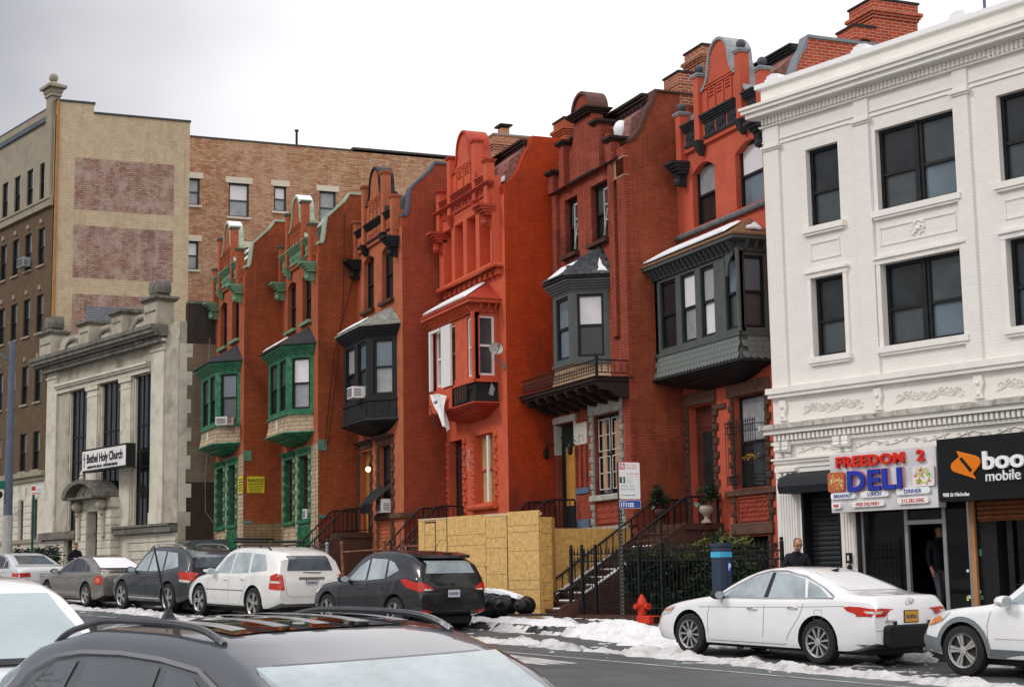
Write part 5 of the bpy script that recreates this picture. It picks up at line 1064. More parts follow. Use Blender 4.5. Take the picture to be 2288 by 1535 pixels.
bs = root('phone_shop_sign', 'black sign with orange emblem and white boost mobile lettering above the brown shutter', 'sign', (o_.x, o_.y, 0), AV)
q = MB(); q.box(-.62, -.2, T(10.2), T(4.56), 3.06, 4.2); q.build('sign_box', mat('sign_black', (.008, .009, .011), .35, .2, 2, 0), bs)
LO = mat('letter_orange', (.75, .19, .01), .4, .02, 1, 0)
def S_(x, y): return (T(4.86 + x*.66), 3.43 + y*.53)      # emblem drawn in a unit box
q = MB(); q.prism([S_(.22, 1.0), S_(.82, .80), S_(.96, .7), S_(1.0, .55), S_(.93, .42), S_(.72, .18), S_(.82, 0), S_(.1, .3), S_(.01, .42), S_(.03, .58), S_(.3, .8)], -.66, -.62, 0); q.build('emblem', LO, bs, bevel=.01)
q = MB(); q.prism([S_(.33, .72), S_(.40, .78), S_(.72, .33), S_(.66, .25)], -.672, -.655, 0); q.build('emblem_slot', MATS['sign_black'], bs)
text('letters', 'boost', .44, (-.66, T(5.56), 3.60), (0, -1, 0), (0, 0, 1), LW, bs, .03, .012, 1.25); text('letters', 'mobile', .27, (-.65, T(5.6), 3.40 - .02), (0, -1, 0), (0, 0, 1), LW, bs, .02, .0, 1.0)
text('small_letters', '908 St Nicholas', .095, (-.63, T(4.65), 3.15), (0, -1, 0), (0, 0, 1), LW, bs, .004, .002, .95)

# ------------------------------------------------------------ cars
def paint(name, col, metal=0, coat=1, rough=.35, dirt=.25):
    return mat(name, col, rough, .04, 2, 0, metal=metal, coat=coat, stain=tuple(c*.5 + .12 for c in col), stain_amt=dirt, stain_scale=1.2)
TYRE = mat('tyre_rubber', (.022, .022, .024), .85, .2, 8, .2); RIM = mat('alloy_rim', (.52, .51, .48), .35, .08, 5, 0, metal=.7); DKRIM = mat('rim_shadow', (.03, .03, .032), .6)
CGL = mat('car_glass_sky_tint', (.34, .40, .42), .10, .3, 2.2, 0, spec=.8); CGD = mat('car_glass_dark', (.014, .018, .02), .04, .3, 2, 0, spec=.8); CGR = mat('car_glass_grey', (.10, .125, .15), .06, .5, 1.6, 0, spec=.8)  # CGL: bright sky reflection put into the pale base colour
TRIM = mat('black_plastic', (.02, .021, .022), .6, .2, 10, .1); CHR = mat('chrome', (.62, .61, .58), .18, .05, 3, 0, metal=1)
TAILR = mat('tail_lens_red', (.50, .022, .010), .15, .25, 7, 0, coat=.6); TAILW = mat('tail_lens_clear', (.60, .55, .50), .15, .2, 9, 0, coat=.6); AMB = mat('amber_lens', (.60, .20, .05), .2, .1, 5, 0, coat=.5)
HEADL = mat('head_lens', (.55, .57, .58), .1, .2, 9, 0, coat=.8); PLATE = mat('plate_white', (.55, .57, .6), .4, .1, 30, 0); PLATEY = mat('plate_gold', (.58, .30, .03), .4, .1, 30, 0)
def crom(P, x):
    P = sorted(P); 
    if x <= P[0][0]: return P[0][1]
    if x >= P[-1][0]: return P[-1][1]
    for i in range(len(P)-1):
        if P[i][0] <= x <= P[i+1][0]:
            p0, p1 = P[i], P[i+1]; h = p1[0]-p0[0]; d = (p1[1]-p0[1])/h
            dl = (p0[1]-P[i-1][1])/(p0[0]-P[i-1][0]) if i > 0 else d; dr = (P[i+2][1]-p1[1])/(P[i+2][0]-p1[0]) if i+2 < len(P) else d
            m0 = 0 if dl*d <= 0 else 2*dl*d/(dl+d); m1 = 0 if dr*d <= 0 else 2*dr*d/(dr+d); t = (x-p0[0])/h
            return (2*t**3-3*t*t+1)*p0[1] + (t**3-2*t*t+t)*h*m0 + (-2*t**3+3*t*t)*p1[1] + (t**3-t*t)*h*m1
def ycut(poly, a):
    r = []
    for i in range(len(poly)):
        (x0, y0), (x1, y1) = poly[i], poly[(i+1) % len(poly)]
        if (x0 - a) * (x1 - a) <= 0 and x0 != x1: r.append(y0 + (y1-y0)*(a-x0)/(x1-x0))
    return (min(r), max(r)) if r else None
class Car:
    def __init__(s, name, label, L, W, top, belt, wheels, r, pm, u, v, face=1, base=((0, .24), (.5, .18), (4.2, .18), (4.6, .28)), plan=None, group=None, cat='car', tumble=.40, end=.93, pitch=SL, lower=None, spokes=5, rim=RIM, zend=None):
        s.L, s.W = L, W; s.pm = pm; g = uv(u, v); s.rt = root(name, label, cat, (g.x, g.y, zroad(u)), AV + (0 if face > 0 else math.pi), group, rx=0)
        s.rt.rotation_mode = 'XYZ'; s.rt.rotation_euler = (math.atan(pitch) * face, 0, AV + (0 if face > 0 else math.pi))
        pl = plan or ((0, .74), (.12, .86), (.35, .95), (.8, .99), (1.4, 1), (L-1.2, 1), (L-.5, .975), (L-.15, .94), (L, end))
        S_ = sorted(set([0, .03, .08, .16] + [round(.28 + i*.11, 3) for i in range(int((L-.5)/.11))] + [L-.2, L-.12, L-.06, L-.02, L])); rings = []
        for q in S_:
            w = W/2*crom(pl, q); zt = crom(top, q); zb = min(crom(belt, q), zt - .02); z0 = crom(base, q); h = zt - zb; wg = w - .05 - tumble*max(0, h-.05) - min(h, .06)*.6; y = L/2 - q
            hh = [(0, z0), (w*.8, z0), (w-.05, z0+.02), (w-.012, z0+.12), (w, z0+(zb-z0)*.42), (w-.004, z0+(zb-z0)*.68), (w-.022, zb-.07), (w-.035, zb-.02), (w-.055, zb), (w-.05-(w-.05-wg)*.5, zb + max(h-.07, h*.5)*.5), (wg, zt - min(.07, h*.5)), (wg-.035, zt-min(.035, h*.28)), (wg-.1, zt - min(.015, h*.12)), (wg*.5, zt-.002), (0, zt)]
            rings.append([(x, y, z) for x, z in hh] + [(-x, y, z) for x, z in hh[-2:0:-1]])
        mb = MB(); mb.loft(rings, True, True); body = mb.build('body', [pm, DKRIM], s.rt, True)
        body.parent = None; cuts = []
        for ws in wheels:
            for sg in (-1, 1):
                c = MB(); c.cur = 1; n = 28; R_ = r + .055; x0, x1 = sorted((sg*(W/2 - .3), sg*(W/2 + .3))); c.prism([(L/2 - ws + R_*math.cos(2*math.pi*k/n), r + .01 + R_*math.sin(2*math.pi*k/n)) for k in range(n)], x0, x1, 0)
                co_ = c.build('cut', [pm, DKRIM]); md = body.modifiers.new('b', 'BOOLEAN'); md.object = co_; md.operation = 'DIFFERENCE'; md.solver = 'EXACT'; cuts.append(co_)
        bpy.context.view_layer.update(); dg = bpy.context.evaluated_depsgraph_get(); me = bpy.data.meshes.new_from_object(body.evaluated_get(dg)); body.modifiers.clear(); body.data = me
        for c in cuts: bpy.data.objects.remove(c)
        try: me.set_sharp_from_angle(angle=R(32))
        except Exception: pass
        s.bvh = BVHTree.FromPolygons([v_.co for v_ in mb_verts(mb)], mb.f) if False else BVHTree.FromPolygons([Vector(p) for p in mb.v], mb.f); body.parent = s.rt; s.body = body
        # wheels
        tb_ = MB(); tb_.lathe([(r*.66, -.1), (r*.9, -.105), (r*.985, -.085), (r, -.03), (r, .03), (r*.985, .085), (r*.9, .105), (r*.66, .1), (r*.64, 0), (r*.66, -.1)], (0, 0, 0), 26); tb_.f = tb_.f[:-2]; tb_.mi = tb_.mi[:-2]; tme = mesh_of(tb_, 'tyre', TYRE, True)
        rb = MB(); rb.lathe([(r*.70, .085), (r*.69, .10), (r*.64, .10), (r*.62, .05), (.001, .05)], (0, 0, 0), 24); rb.f = rb.f[:-2] + rb.f[-1:]; rb.mi = rb.mi[:-1]; rme = mesh_of(rb, 'rim', [DKRIM if spokes else rim], True)
        sb = MB(); ro = r*.67
        for k in range(spokes):
            a = 2*math.pi*k/spokes; wd = .30 if spokes < 7 else .26
            for da in ((-wd*.3, wd*.3),) if spokes > 5 else ((-.24, -.03), (.03, .24)):
                p = [(.05*math.cos(a+da[0]*2), .05*math.sin(a+da[0]*2)), (ro*math.cos(a+da[0]), ro*math.sin(a+da[0])), (ro*math.cos(a+da[1]), ro*math.sin(a+da[1])), (.05*math.cos(a+da[1]*2), .05*math.sin(a+da[1]*2))]; sb.prism(p, .06, .092, 2)
        sb.lathe([(r*.62, .09), (r*.69, .107), (r*.70, .09)], (0, 0, 0), 24); sb.f = sb.f[:-2]; sb.mi = sb.mi[:-2]; sb.lathe([(.06, .06), (.06, .10), (.03, .105)], (0, 0, 0), 12); sme = mesh_of(sb, 'spokes', rim)
        for ws in wheels:
            for sg in (-1, 1):
                e = bpy.data.objects.new('wheel', None); COL.objects.link(e); e.parent = s.rt; e.location = (sg*(W/2 - .115), L/2 - ws, r); e.rotation_euler = (random.random()*0, R(90*sg), 0)
                for nm, me_ in (('tyre', tme), ('rim', rme), ('spokes', sme)): inst(me_, nm, e, (0, 0, 0), (0, 0, .3*ws))
        q = MB(); q.box(-W*.36, W*.36, -L/2+.3, L/2-.4, .16, .30); q.build('underbody', TRIM, s.rt)
    def hit(s, mode, a, b):
        o, d = {'L': ((-3, a, b), (1, 0, 0)), 'R': ((3, a, b), (-1, 0, 0)), 'B': ((a, -5, b), (0, 1, 0)), 'F': ((a, 5, b), (0, -1, 0)), 'T': ((a, b, 4), (0, 0, -1))}[mode]
        h = s.bvh.ray_cast(Vector(o), Vector(d))
        if h[0] is None:
            h = s.bvh.find_nearest(Vector(o) + Vector(d) * (3 - s.W/2 if mode in 'LR' else 5 - s.L/2)); return h[0], h[1]
        n = h[1] if h[1].dot(Vector(d)) < 0 else -h[1]; return h[0], n
    def panel(s, mode, poly, mt, name, off=.006, nc=10, nr=5, parent=None, th=0):
        modes = ('L', 'R') if mode == 'LR' else (mode,); out = []
        for md in modes:
            P = [(s.L/2 - a, b) for a, b in poly] if md in 'LR' else [tuple(p) for p in poly]
            if md == 'T': P = [(a, s.L/2 - b) for a, b in poly]
            a0, a1 = min(p[0] for p in P), max(p[0] for p in P); mb = MB(); rings = []
            xs = sorted(set([a0 + (a1-a0)*(.002 + .996*k/nc) for k in range(nc+1)] + [p[0] for p in P if a0 + .001 < p[0] < a1 - .001]))
            for a in xs:
                c = ycut(P, a); 
                if not c: continue
                row = []
                for j in range(nr+1):
                    p, n = s.hit(md, a, c[0] + (c[1]-c[0])*j/nr); row.append(tuple(p + n*off))
                rings.append(row)
            mb.loft(rings); o = mb.build(name, mt, parent or s.rt, True); out.append(o)
        return out
    def line(s, mode, path, wd, mt, name, off=.004, closed=False, parent=None):
        for md in (('L', 'R') if mode == 'LR' else (mode,)):
            P = [(s.L/2 - a, b) for a, b in path] if md in 'LR' else ([(a, s.L/2 - b) for a, b in path] if md == 'T' else list(path)); Q = []
            if closed: P = P + [P[0]]
            for i in range(len(P)-1):
                k = max(1, int(math.dist(P[i], P[i+1])/.08)); Q += [tuple(P[i][j] + (P[i+1][j]-P[i][j])*t/k for j in (0, 1)) for t in range(k)]
            Q.append(P[-1]); rings = []
            for i, p in enumerate(Q):
                d = Vector(Q[min(i+1, len(Q)-1)]) - Vector(Q[max(i-1, 0)]); d.normalize(); n2 = Vector((-d.y, d.x)) * wd/2; row = []
                for sg in (-1, 1): h, n = s.hit(md, p[0] + n2.x*sg, p[1] + n2.y*sg); row.append(tuple(h + n*off))
                rings.append(row)
            MB().loft(rings).build(name, mt, parent or s.rt, True)
    def handle(s, q, z, mt, L=.2):
        for md, sg in (('L', -1), ('R', 1)):
            p, n = s.hit(md, s.L/2 - q, z); m_ = MB(); m_.tube([p + Vector((0, L/2, 0)) + n*.005, p + Vector((0, L*.3, .01)) + n*.04, p + Vector((0, -L*.3, .01)) + n*.04, p + Vector((0, -L/2, 0)) + n*.005], .014, 6); m_.build('door_handle', mt, s.rt, True)
    def mirror(s, q, z, mt, sc=1):
        for md, sg in (('L', -1), ('R', 1)):
            p, n = s.hit(md, s.L/2 - q, z); m_ = MB(); c = p + Vector((sg*.16, 0, .04)); e = []
            for (dy, k) in ((.10, .35), (.06, .8), (0, 1), (-.06, .96)): e.append([(c.x + math.cos(a)*.12*k*sc, c.y + dy*sc, c.z + math.sin(a)*.075*k*sc) for a in [2*math.pi*j/12 for j in range(12)]])
            m_.loft(e, True, True); m_.box(min(p.x, c.x), max(p.x, c.x), p.y-.03, p.y+.03, p.z-.01, p.z+.02); o = m_.build('mirror', mt, s.rt, True)
            g = MB(); g.prism([(c.x + math.cos(a)*.10*sc, c.z + math.sin(a)*.06*sc) for a in [2*math.pi*j/12 for j in range(12)]], c.y-.066*sc, c.y-.062*sc, 1); g.build('mirror_glass', CGL, o)
    def plate(s, z, mt, x=0, w=.31, h=.16, mode='B', off=.012, text_=None):
        p, n = s.hit(mode, x, z); sg = -1 if mode == 'B' else 1; q = MB(); y = p.y + sg*off
        q.box(x-w/2-.012, x+w/2+.012, min(y, y-sg*.01), max(y, y-sg*.01), z-h/2-.012, z+h/2+.012); o = q.build('plate_frame', TRIM, s.rt)
        q = MB(); y2 = y + sg*.003; q.box(x-w/2, x+w/2, min(y2, y), max(y2, y), z-h/2, z+h/2); q.build('number_plate', mt, o)
        q = MB(); rnd = random.Random(int(s.L*1000))
        for k in range(7):
            xx = x - w*.4 + k*w*.115; q.box(xx, xx + w*.07, min(y2+sg*.001, y2), max(y2+sg*.001, y2), z-h*.2, z+h*(.12+.1*rnd.random()))
        q.build('plate_marks', mat('plate_blue', (.03, .04, .12), .5), o)
def mb_verts(mb): return []
def rails(c, s0, s1, z, x, mt, r=.018, sag=.05, feet=.06):
    for sg in (-1, 1):
        q = MB(); pts = []
        for k in range(25):
            t = k/24; a = s0 + (s1-s0)*t; p, n = c.hit('T', sg*x, c.L/2 - a); lift = feet*math.sin(min(1, min(t, 1-t)*7)*math.pi/2); pts.append(p + Vector((0, 0, lift + .005)))
        q.tube(pts, r, 6)
        for k in (6, 18): q.box(pts[k].x-.008, pts[k].x+.008, pts[k].y-.022, pts[k].y+.022, pts[k].z-feet-.02, pts[k].z)
        q.build('roof_rail', mt, c.rt, True)
GP = 'cars parked nose to tail along the far kerb'
DSEAM = mat('door_seam', (.16, .16, .16), .8); BSEAM = mat('dark_seam', (.008, .008, .009), .8)
# --- white sedan, right of centre
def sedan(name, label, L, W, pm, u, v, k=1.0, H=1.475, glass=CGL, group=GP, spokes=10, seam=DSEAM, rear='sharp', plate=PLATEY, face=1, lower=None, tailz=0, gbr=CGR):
    a = H/1.475; f = L/4.85
    top = [(0, .56), (.05, .66), (.2, .76), (.6, .87), (1.1, .95), (1.42, 1.0), (1.8, 1.2), (2.15, 1.36), (2.5, 1.45), (2.8, 1.475), (3.1, 1.46), (3.5, 1.37), (3.9, 1.235), (4.25, 1.11), (4.5, 1.075), (4.76, 1.06), (4.82, .96), (4.85, .90)]
    belt = [(0, .5), (.3, .72), (.9, .86), (1.4, .93), (2.5, .955), (3.6, .99), (4.3, 1.03), (4.7, 1.02), (4.85, .88)]
    F = lambda P: [(x*f, z*a) for x, z in P]
    c = Car(name, label, L, W, F(top), F(belt), (.97*f, 3.77*f), .335, pm, u, v, face, ((0, .26), (.4, .2), (L-.6, .2), (L, .34)), None, group, spokes=spokes)
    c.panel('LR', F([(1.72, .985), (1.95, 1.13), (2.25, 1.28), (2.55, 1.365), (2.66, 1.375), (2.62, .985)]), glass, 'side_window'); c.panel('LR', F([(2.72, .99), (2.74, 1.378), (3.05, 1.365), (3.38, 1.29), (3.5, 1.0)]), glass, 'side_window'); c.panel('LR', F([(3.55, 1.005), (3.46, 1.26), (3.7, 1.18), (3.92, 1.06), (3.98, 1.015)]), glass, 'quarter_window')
    c.panel('LR', F([(2.62, .985), (2.66, 1.38), (2.74, 1.38), (2.72, .985)]), TRIM, 'door_pillar', .005); c.line('LR', F([(1.6, .965), (1.95, 1.16), (2.3, 1.325), (2.62, 1.4), (2.95, 1.405), (3.4, 1.325), (3.8, 1.175), (4.08, 1.03)]), .022, CHR, 'window_trim', .012); c.line('LR', F([(1.6, .965), (2.6, .975), (4.08, 1.01)]), .018, CHR, 'window_trim', .012)
    c.panel('F', [(-.62, 1.0*a), (-.5, 1.40*a), (.5, 1.40*a), (.62, 1.0*a)], CGD, 'windscreen', .006); c.panel('B', [(-.58, 1.13*a), (-.48, 1.39*a), (.48, 1.39*a), (.58, 1.13*a)], gbr, 'rear_window', .006, nc=14, nr=8)
    for q in ([(1.5, .93), (1.42, .7), (1.42, .3)], [(2.68, .96), (2.66, .5), (2.62, .27)], [(3.52, .98), (3.42, .72), (3.2, .45), (3.1, .27)]): c.line('LR', F(q), .008, seam, 'door_seam')
    c.line('LR', F([(1.42, .27), (3.1, .27)]), .008, seam, 'sill_line'); c.line('LR', F([(1.2, .80), (2.5, .83), (3.6, .87), (4.3, .9)]), .006, seam, 'crease')
    c.line('LR', F([(3.72, .83), (3.72, .68), (3.87, .68), (3.87, .83)]), .006, seam, 'fuel_flap', closed=True)
    c.handle(2.42*f, .80*a, CHR if rear == 'sharp' else pm); c.handle(3.28*f, .84*a, CHR if rear == 'sharp' else pm); c.mirror(1.72*f, .97*a, TRIM)
    if rear == 'sharp':
        c.panel('LR', F([(4.28, .885), (4.36, .83), (4.6, .77), (4.8, .755), (4.83, .87), (4.6, .895), (4.4, .9)]), TAILR, 'tail_light', .012)
        for sg in (-1, 1): c.panel('B', [(sg*.86, .755*a), (sg*.86, .87*a), (sg*.7, .885*a), (sg*.4, .865*a), (sg*.5, .845*a), (sg*.6, .76*a)], TAILR, 'tail_light', .014); c.panel('B', [(sg*.84, .80*a), (sg*.84, .835*a), (sg*.66, .84*a), (sg*.70, .80*a)], TAILW, 'tail_light_clear', .02)
        c.plate(.75*a, plate, 0, h=.16)
    c.line('B', [(-.56, .87*a), (-.54, .67*a), (-.5, .61*a), (.5, .61*a), (.54, .67*a), (.56, .87*a)], .008, seam, 'boot_seam'); c.line('B', [(-.8, .55*a), (0, .53*a), (.8, .55*a)], .006, seam, 'bumper_line')
    c.panel('B', [(-.55, .36), (-.5, .28), (.5, .28), (.55, .36)], TRIM, 'bumper_diffuser', .01)
    c.panel('F', [(-.4, .45), (-.35, .68), (.35, .68), (.4, .45)], TRIM, 'grille', .01); c.panel('LR', F([(.1, .68), (.2, .62), (.5, .68), (.62, .79), (.35, .76)]), HEADL, 'headlight', .01); c.panel('LR', F([(.32, .71), (.36, .69), (.54, .72), (.6, .775)]), AMB, 'indicator', .014)
    return c
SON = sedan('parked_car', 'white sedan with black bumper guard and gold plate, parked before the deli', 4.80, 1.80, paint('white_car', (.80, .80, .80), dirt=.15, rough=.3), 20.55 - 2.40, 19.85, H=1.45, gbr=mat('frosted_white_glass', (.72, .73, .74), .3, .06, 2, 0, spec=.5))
q = MB(); y = -4.80/2 - .03
q.loft([[(x, y - .05*(1 - (x/1.0)**2) + dy, z) for x, dy, z in [(-.66+.0*k, 0, 0), (.66, 0, 0)]] for k in range(1)]) if False else None
gd = MB(); gd.prism([(-.60, .28), (.60, .28), (.66, .34), (.64, .58), (.58, .62), (-.58, .62), (-.64, .58), (-.66, .34)], y - .06, y + .05, 1); g_ = gd.build('bumper_guard', mat('guard_black', (.012, .012, .013), .5, .3, 40, .3), SON.rt, bevel=.02)
q = MB(); q.box(-.42, -.38, y-.02, y+.02, .60, .67); q.box(.38, .42, y-.02, y+.02, .60, .67); each(q, 'guard_strap', TRIM, SON.rt)
q = MB(); q.prism([(-.5, .30), (-.3, .30), (-.3, .36), (-.5, .36)], y - .0, y+.1, 1); SON.panel('B', [(-.85, .34), (-.8, .30), (-.62, .30), (-.62, .35)], CHR, 'exhaust_tip', .02)
text('lettering', 'SONATA', .055, (-.60, -4.80/2 - .006, .655), (1, 0, 0), (0, 0, 1), CHR, SON.rt, .002, 0, 1.2); text('emblem', 'H', .12, (-.045, -4.80/2 + .012, .90), (1, 0, 0), (0, 0, 1), CHR, SON.rt, .004, .004, 1.1, shear=.4)
q = MB(); q.tube([(.1*math.cos(a), -4.80/2 + .01, .945 + .06*math.sin(a)) for a in [2*math.pi*k/16 for k in range(17)]], .006, 5); q.build('emblem_ring', CHR, SON.rt)
q = MB(); q.prism([(-4.80/2+1.56, 1.39), (-4.80/2+1.42, 1.34), (-4.80/2+1.38, 1.43)], -.02, .02, 0); q.build('roof_antenna', BLACK, SON.rt)
# --- grey sedan (older, round tail lights)
MX = sedan('parked_car', 'metallic grey-brown sedan with round amber tail lamp and snow covered rear window', 4.82, 1.78, paint('grey_brown_car', (.23, .215, .19), .5, dirt=.3), 47.7 - 2.41, 19.84, H=1.43, glass=CGD, spokes=5, seam=BSEAM, rear='round', plate=PLATE, gbr=SNOW)
MX.panel('LR', [(4.3, .80), (4.36, .66), (4.6, .62), (4.76, .68), (4.78, .84), (4.5, .9)], TAILR, 'tail_light', .012); MX.panel('LR', [(4.42, .78), (4.46, .70), (4.6, .69), (4.66, .78), (4.52, .83)], AMB, 'indicator', .018); MX.line('LR', [(1.2, .55), (3.0, .55)], .02, CHR, 'rub_strip', .01); MX.line('LR', [(4.1, .55), (4.3, .55)], .03, TAILR, 'side_marker', .01)
MX.panel('B', [(-.62, 1.08), (-.5, 1.36), (.5, 1.36), (.62, 1.08)], SNOW, 'snow_on_window', .02, nc=14, nr=8); MX.plate(.72, PLATE); q = MB(); q.box(-.6, .6, -2.40, -2.28, 1.06, 1.075); q.build('spoiler', paint('grey_brown_car', (.2, .2, .2)), MX.rt)
# --- pale sedan far left
CM = sedan('parked_car', 'pale silver sedan at the far left with wide red tail lamps', 4.8, 1.82, paint('pale_silver_car', (.62, .63, .64), .1, dirt=.15), 53.9 - 2.4, 19.86, H=1.47, glass=CGD, spokes=5, rear='wide', gbr=CGR)
CM.panel('LR', [(4.3, .86), (4.36, .76), (4.74, .74), (4.78, .86)], TAILR, 'tail_light', .012)
for sg in (-1, 1): CM.panel('B', [(sg*.85, .74), (sg*.85, .86), (sg*.5, .88), (sg*.45, .76)], TAILR, 'tail_light', .014)
CM.plate(.75, PLATE)
# --- SUVs
def suv(name, label, L, W, H, pm, u, v, wheels, r, glass, rearg, seam=BSEAM, group=GP, slope=.35, face=1, spokes=5, cladding=None, hood=1.0, beltz=(1.0, 1.08), rear_kick=0, gs=None, cat='car', rim=RIM, pitch=SL, wind=1.55, rearwin=None):
    hz = hood; b0, b1 = beltz
    top = [(0, .62), (.05, .74), (.2, .84), (.6, hz-.06), (1.1, hz), (1.32, hz+.05), (1.7, hz+.32), (wind+.5, H-.10), (wind+.85, H-.02), (2.7, H), (L-1.2, H-.01), (L-slope-.42, H-.07), (L-slope-.2, H-.11), (L-slope, H-.2), (L-slope*.45, (H+b1)/2 - .02), (L-.12, b1+.02), (L-.05, b1-.12), (L, b1-.26)]
    belt = [(0, .55), (.4, .80), (1.2, b0-.05), (2.0, b0), (3.2, (b0+b1)/2), (L-.5, b1), (L-.12, b1-.02), (L, b1-.34)]
    c = Car(name, label, L, W, top, belt, wheels, r, pm, u, v, face, ((0, .32), (.5, .25), (L-.6, .26), (L, .40)), None, group, cat=cat, tumble=.30, end=.9, spokes=spokes, rim=rim, pitch=pitch)
    g = gs or [[(wind+.12, b0+.03), (wind+.5, H-.28), (wind+.72, H-.175), (2.42, H-.145), (2.44, b0+.03)], [(2.52, b0+.03), (2.5, H-.145), (3.2, H-.15), (3.34, b0+.05)], [(3.44, b0+.06), (3.32, H-.16), (L-slope-.55, H-.19), (L-slope-.28, b1+.10), (L-slope-.3, b1+.06)]]
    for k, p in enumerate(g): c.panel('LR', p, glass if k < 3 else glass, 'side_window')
    c.panel('F', [(-.66, hz+.06), (-.52, H-.12), (.52, H-.12), (.66, hz+.06)], CGD, 'windscreen'); rw = rearwin or [(-.62, b1+.06), (-.54, H-.22), (.54, H-.22), (.62, b1+.06)]; c.panel('B', rw, rearg, 'rear_window', .008, nc=16, nr=10)
    for q in ([(wind-.1, b0), (wind-.18, .7), (wind-.16, .32)], [(2.48, b0), (2.48, .6), (2.46, .32)], [(3.38, b0+.04), (3.3, .8), (3.1, .5), (3.0, .34)]): c.line('LR', q, .008, seam, 'door_seam')
    c.handle(2.3, b0-.13, pm if seam is not CHR else CHR); c.handle(3.15, b0-.1, pm); c.mirror(wind+.15, b0+.02, TRIM if pm.name.startswith('black') else pm, 1.1)
    c.line('B', [(-.72, b1-.02), (-.7, .62), (-.6, .56), (.6, .56), (.7, .62), (.72, b1-.02)], .008, seam, 'tailgate_seam')
    if cladding:
        for ws in wheels: c.line('LR', [(ws + (r+.085)*math.cos(a), r + (r+.085)*math.sin(a)) for a in [math.pi*k/14 - .05 for k in range(15)]], .07, cladding, 'arch_cladding', .012)
        c.line('LR', [(wheels[0]+r+.06, .33), (wheels[1]-r-.06, .33)], .12, cladding, 'sill_cladding', .01)
    c.panel('LR', [(.1, .72), (.2, .66), (.45, .72), (.6, .86), (.35, .84)], HEADL, 'headlight', .01); c.panel('F', [(-.4, .5), (-.35, .75), (.35, .75), (.4, .5)], TRIM, 'grille', .01)
    c.H = H; return c
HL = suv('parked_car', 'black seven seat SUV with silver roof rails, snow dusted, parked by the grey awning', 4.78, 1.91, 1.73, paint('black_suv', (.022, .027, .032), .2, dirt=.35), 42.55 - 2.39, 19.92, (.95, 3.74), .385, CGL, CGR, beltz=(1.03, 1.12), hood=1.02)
HL.panel('LR', [(4.28, 1.05), (4.4, .86), (4.76, .84), (4.7, 1.08)], TAILR, 'tail_light', .012); HL.panel('LR', [(4.34, .88), (4.4, .82), (4.76, .80), (4.76, .86)], TAILW, 'tail_light_clear', .014)
for sg in (-1, 1): HL.panel('B', [(sg*.86, .84), (sg*.84, 1.08), (sg*.7, 1.05), (sg*.68, .88)], TAILR, 'tail_light', .014)
rails(HL, 2.0, 4.1, 0, .62, CHR); HL.line('LR', [(1.4, .37), (3.3, .37)], .03, CHR, 'sill_trim', .012); HL.plate(.85, PLATE)
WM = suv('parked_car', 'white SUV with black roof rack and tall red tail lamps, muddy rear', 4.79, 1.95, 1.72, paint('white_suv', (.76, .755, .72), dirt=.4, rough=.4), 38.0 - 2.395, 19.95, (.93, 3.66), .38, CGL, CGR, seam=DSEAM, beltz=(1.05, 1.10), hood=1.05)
WM.panel('LR', [(4.42, 1.04), (4.4, .74), (4.78, .72), (4.74, 1.08), (4.6, 1.1)], TAILR, 'tail_light', .012); WM.panel('LR', [(4.42, .93), (4.42, .88), (4.78, .87), (4.78, .92)], TAILW, 'tail_light_clear', .016)
for sg in (-1, 1): WM.panel('B', [(sg*.88, .72), (sg*.85, 1.08), (sg*.76, 1.06), (sg*.76, .72)], TAILR, 'tail_light', .014)
WM.line('B', [(-.35, .98), (.35, .98)], .05, CHR, 'tailgate_trim', .02); WM.plate(.88, PLATE, h=.14); WM.line('B', [(-.2, 1.12), (.2, 1.10), (.3, 1.12)], .02, TRIM, 'wiper', .02)
WM.line('LR', [(1.3, .68), (3.2, .68)], .02, DSEAM, 'rub_strip', .008); q = MB(); q.box(-1.0, -.9, -1.0, 1.1, .28, .32); q.box(.9, 1.0, -1.0, 1.1, .28, .32); each(q, 'running_board', BLACK, WM.rt)
rails(WM, 1.9, 4.0, 0, .66, BLACK, .02); q = MB()
for y in (.35, .0, -.35, -.7, -1.0): q.box(-.64, .64, y-.02, y+.02, 1.80, 1.83)
q.tube([(-.55, .45, 1.84), (-.5, -1.1, 1.84)], .03, 6); q.tube([(.55, .45, 1.84), (.5, -1.1, 1.84)], .03, 6); q.tube([(-.5, .45, 1.9), (.55, .45, 1.9)], .035, 6); q.build('roof_rack', BLACK, WM.rt)
q = MB(); q.tube([(-.4, 1.5, 1.1), (-.85, 1.45, 1.12)], .03, 5); q.build('snow', SNOW, WM.rt)
TU = suv('parked_car', 'black compact crossover with leaf shaped red tail lamps, front of the yellow boards', 4.40, 1.82, 1.66, paint('black_crossover', (.012, .014, .016), .1, dirt=.25, rough=.25), 31.85 - 2.2, 19.87, (.88, 3.52), .35, CGL, CGL, beltz=(.98, 1.13), hood=1.0, gs=[[(1.62, 1.0), (2.0, 1.32), (2.3, 1.47), (2.36, 1.02)], [(2.44, 1.02), (2.38, 1.48), (3.0, 1.47), (3.1, 1.07)], [(3.18, 1.1), (3.08, 1.45), (3.3, 1.40), (3.56, 1.24)]])
TU.panel('LR', [(3.72, 1.06), (3.95, .90), (4.32, .84), (4.38, .9), (4.3, 1.0), (3.95, 1.07)], TAILR, 'tail_light', .014)
for sg in (-1, 1): TU.panel('B', [(sg*.84, .82), (sg*.82, 1.02), (sg*.68, .98), (sg*.5, .86)], TAILR, 'tail_light', .016); TU.panel('B', [(sg*.75, .84), (sg*.72, .88), (sg*.6, .87), (sg*.54, .85)], TAILW, 'tail_light_clear', .02); TU.panel('B', [(sg*.8, .40), (sg*.78, .46), (sg*.55, .42), (sg*.6, .36)], TAILR, 'bumper_reflector', .014)
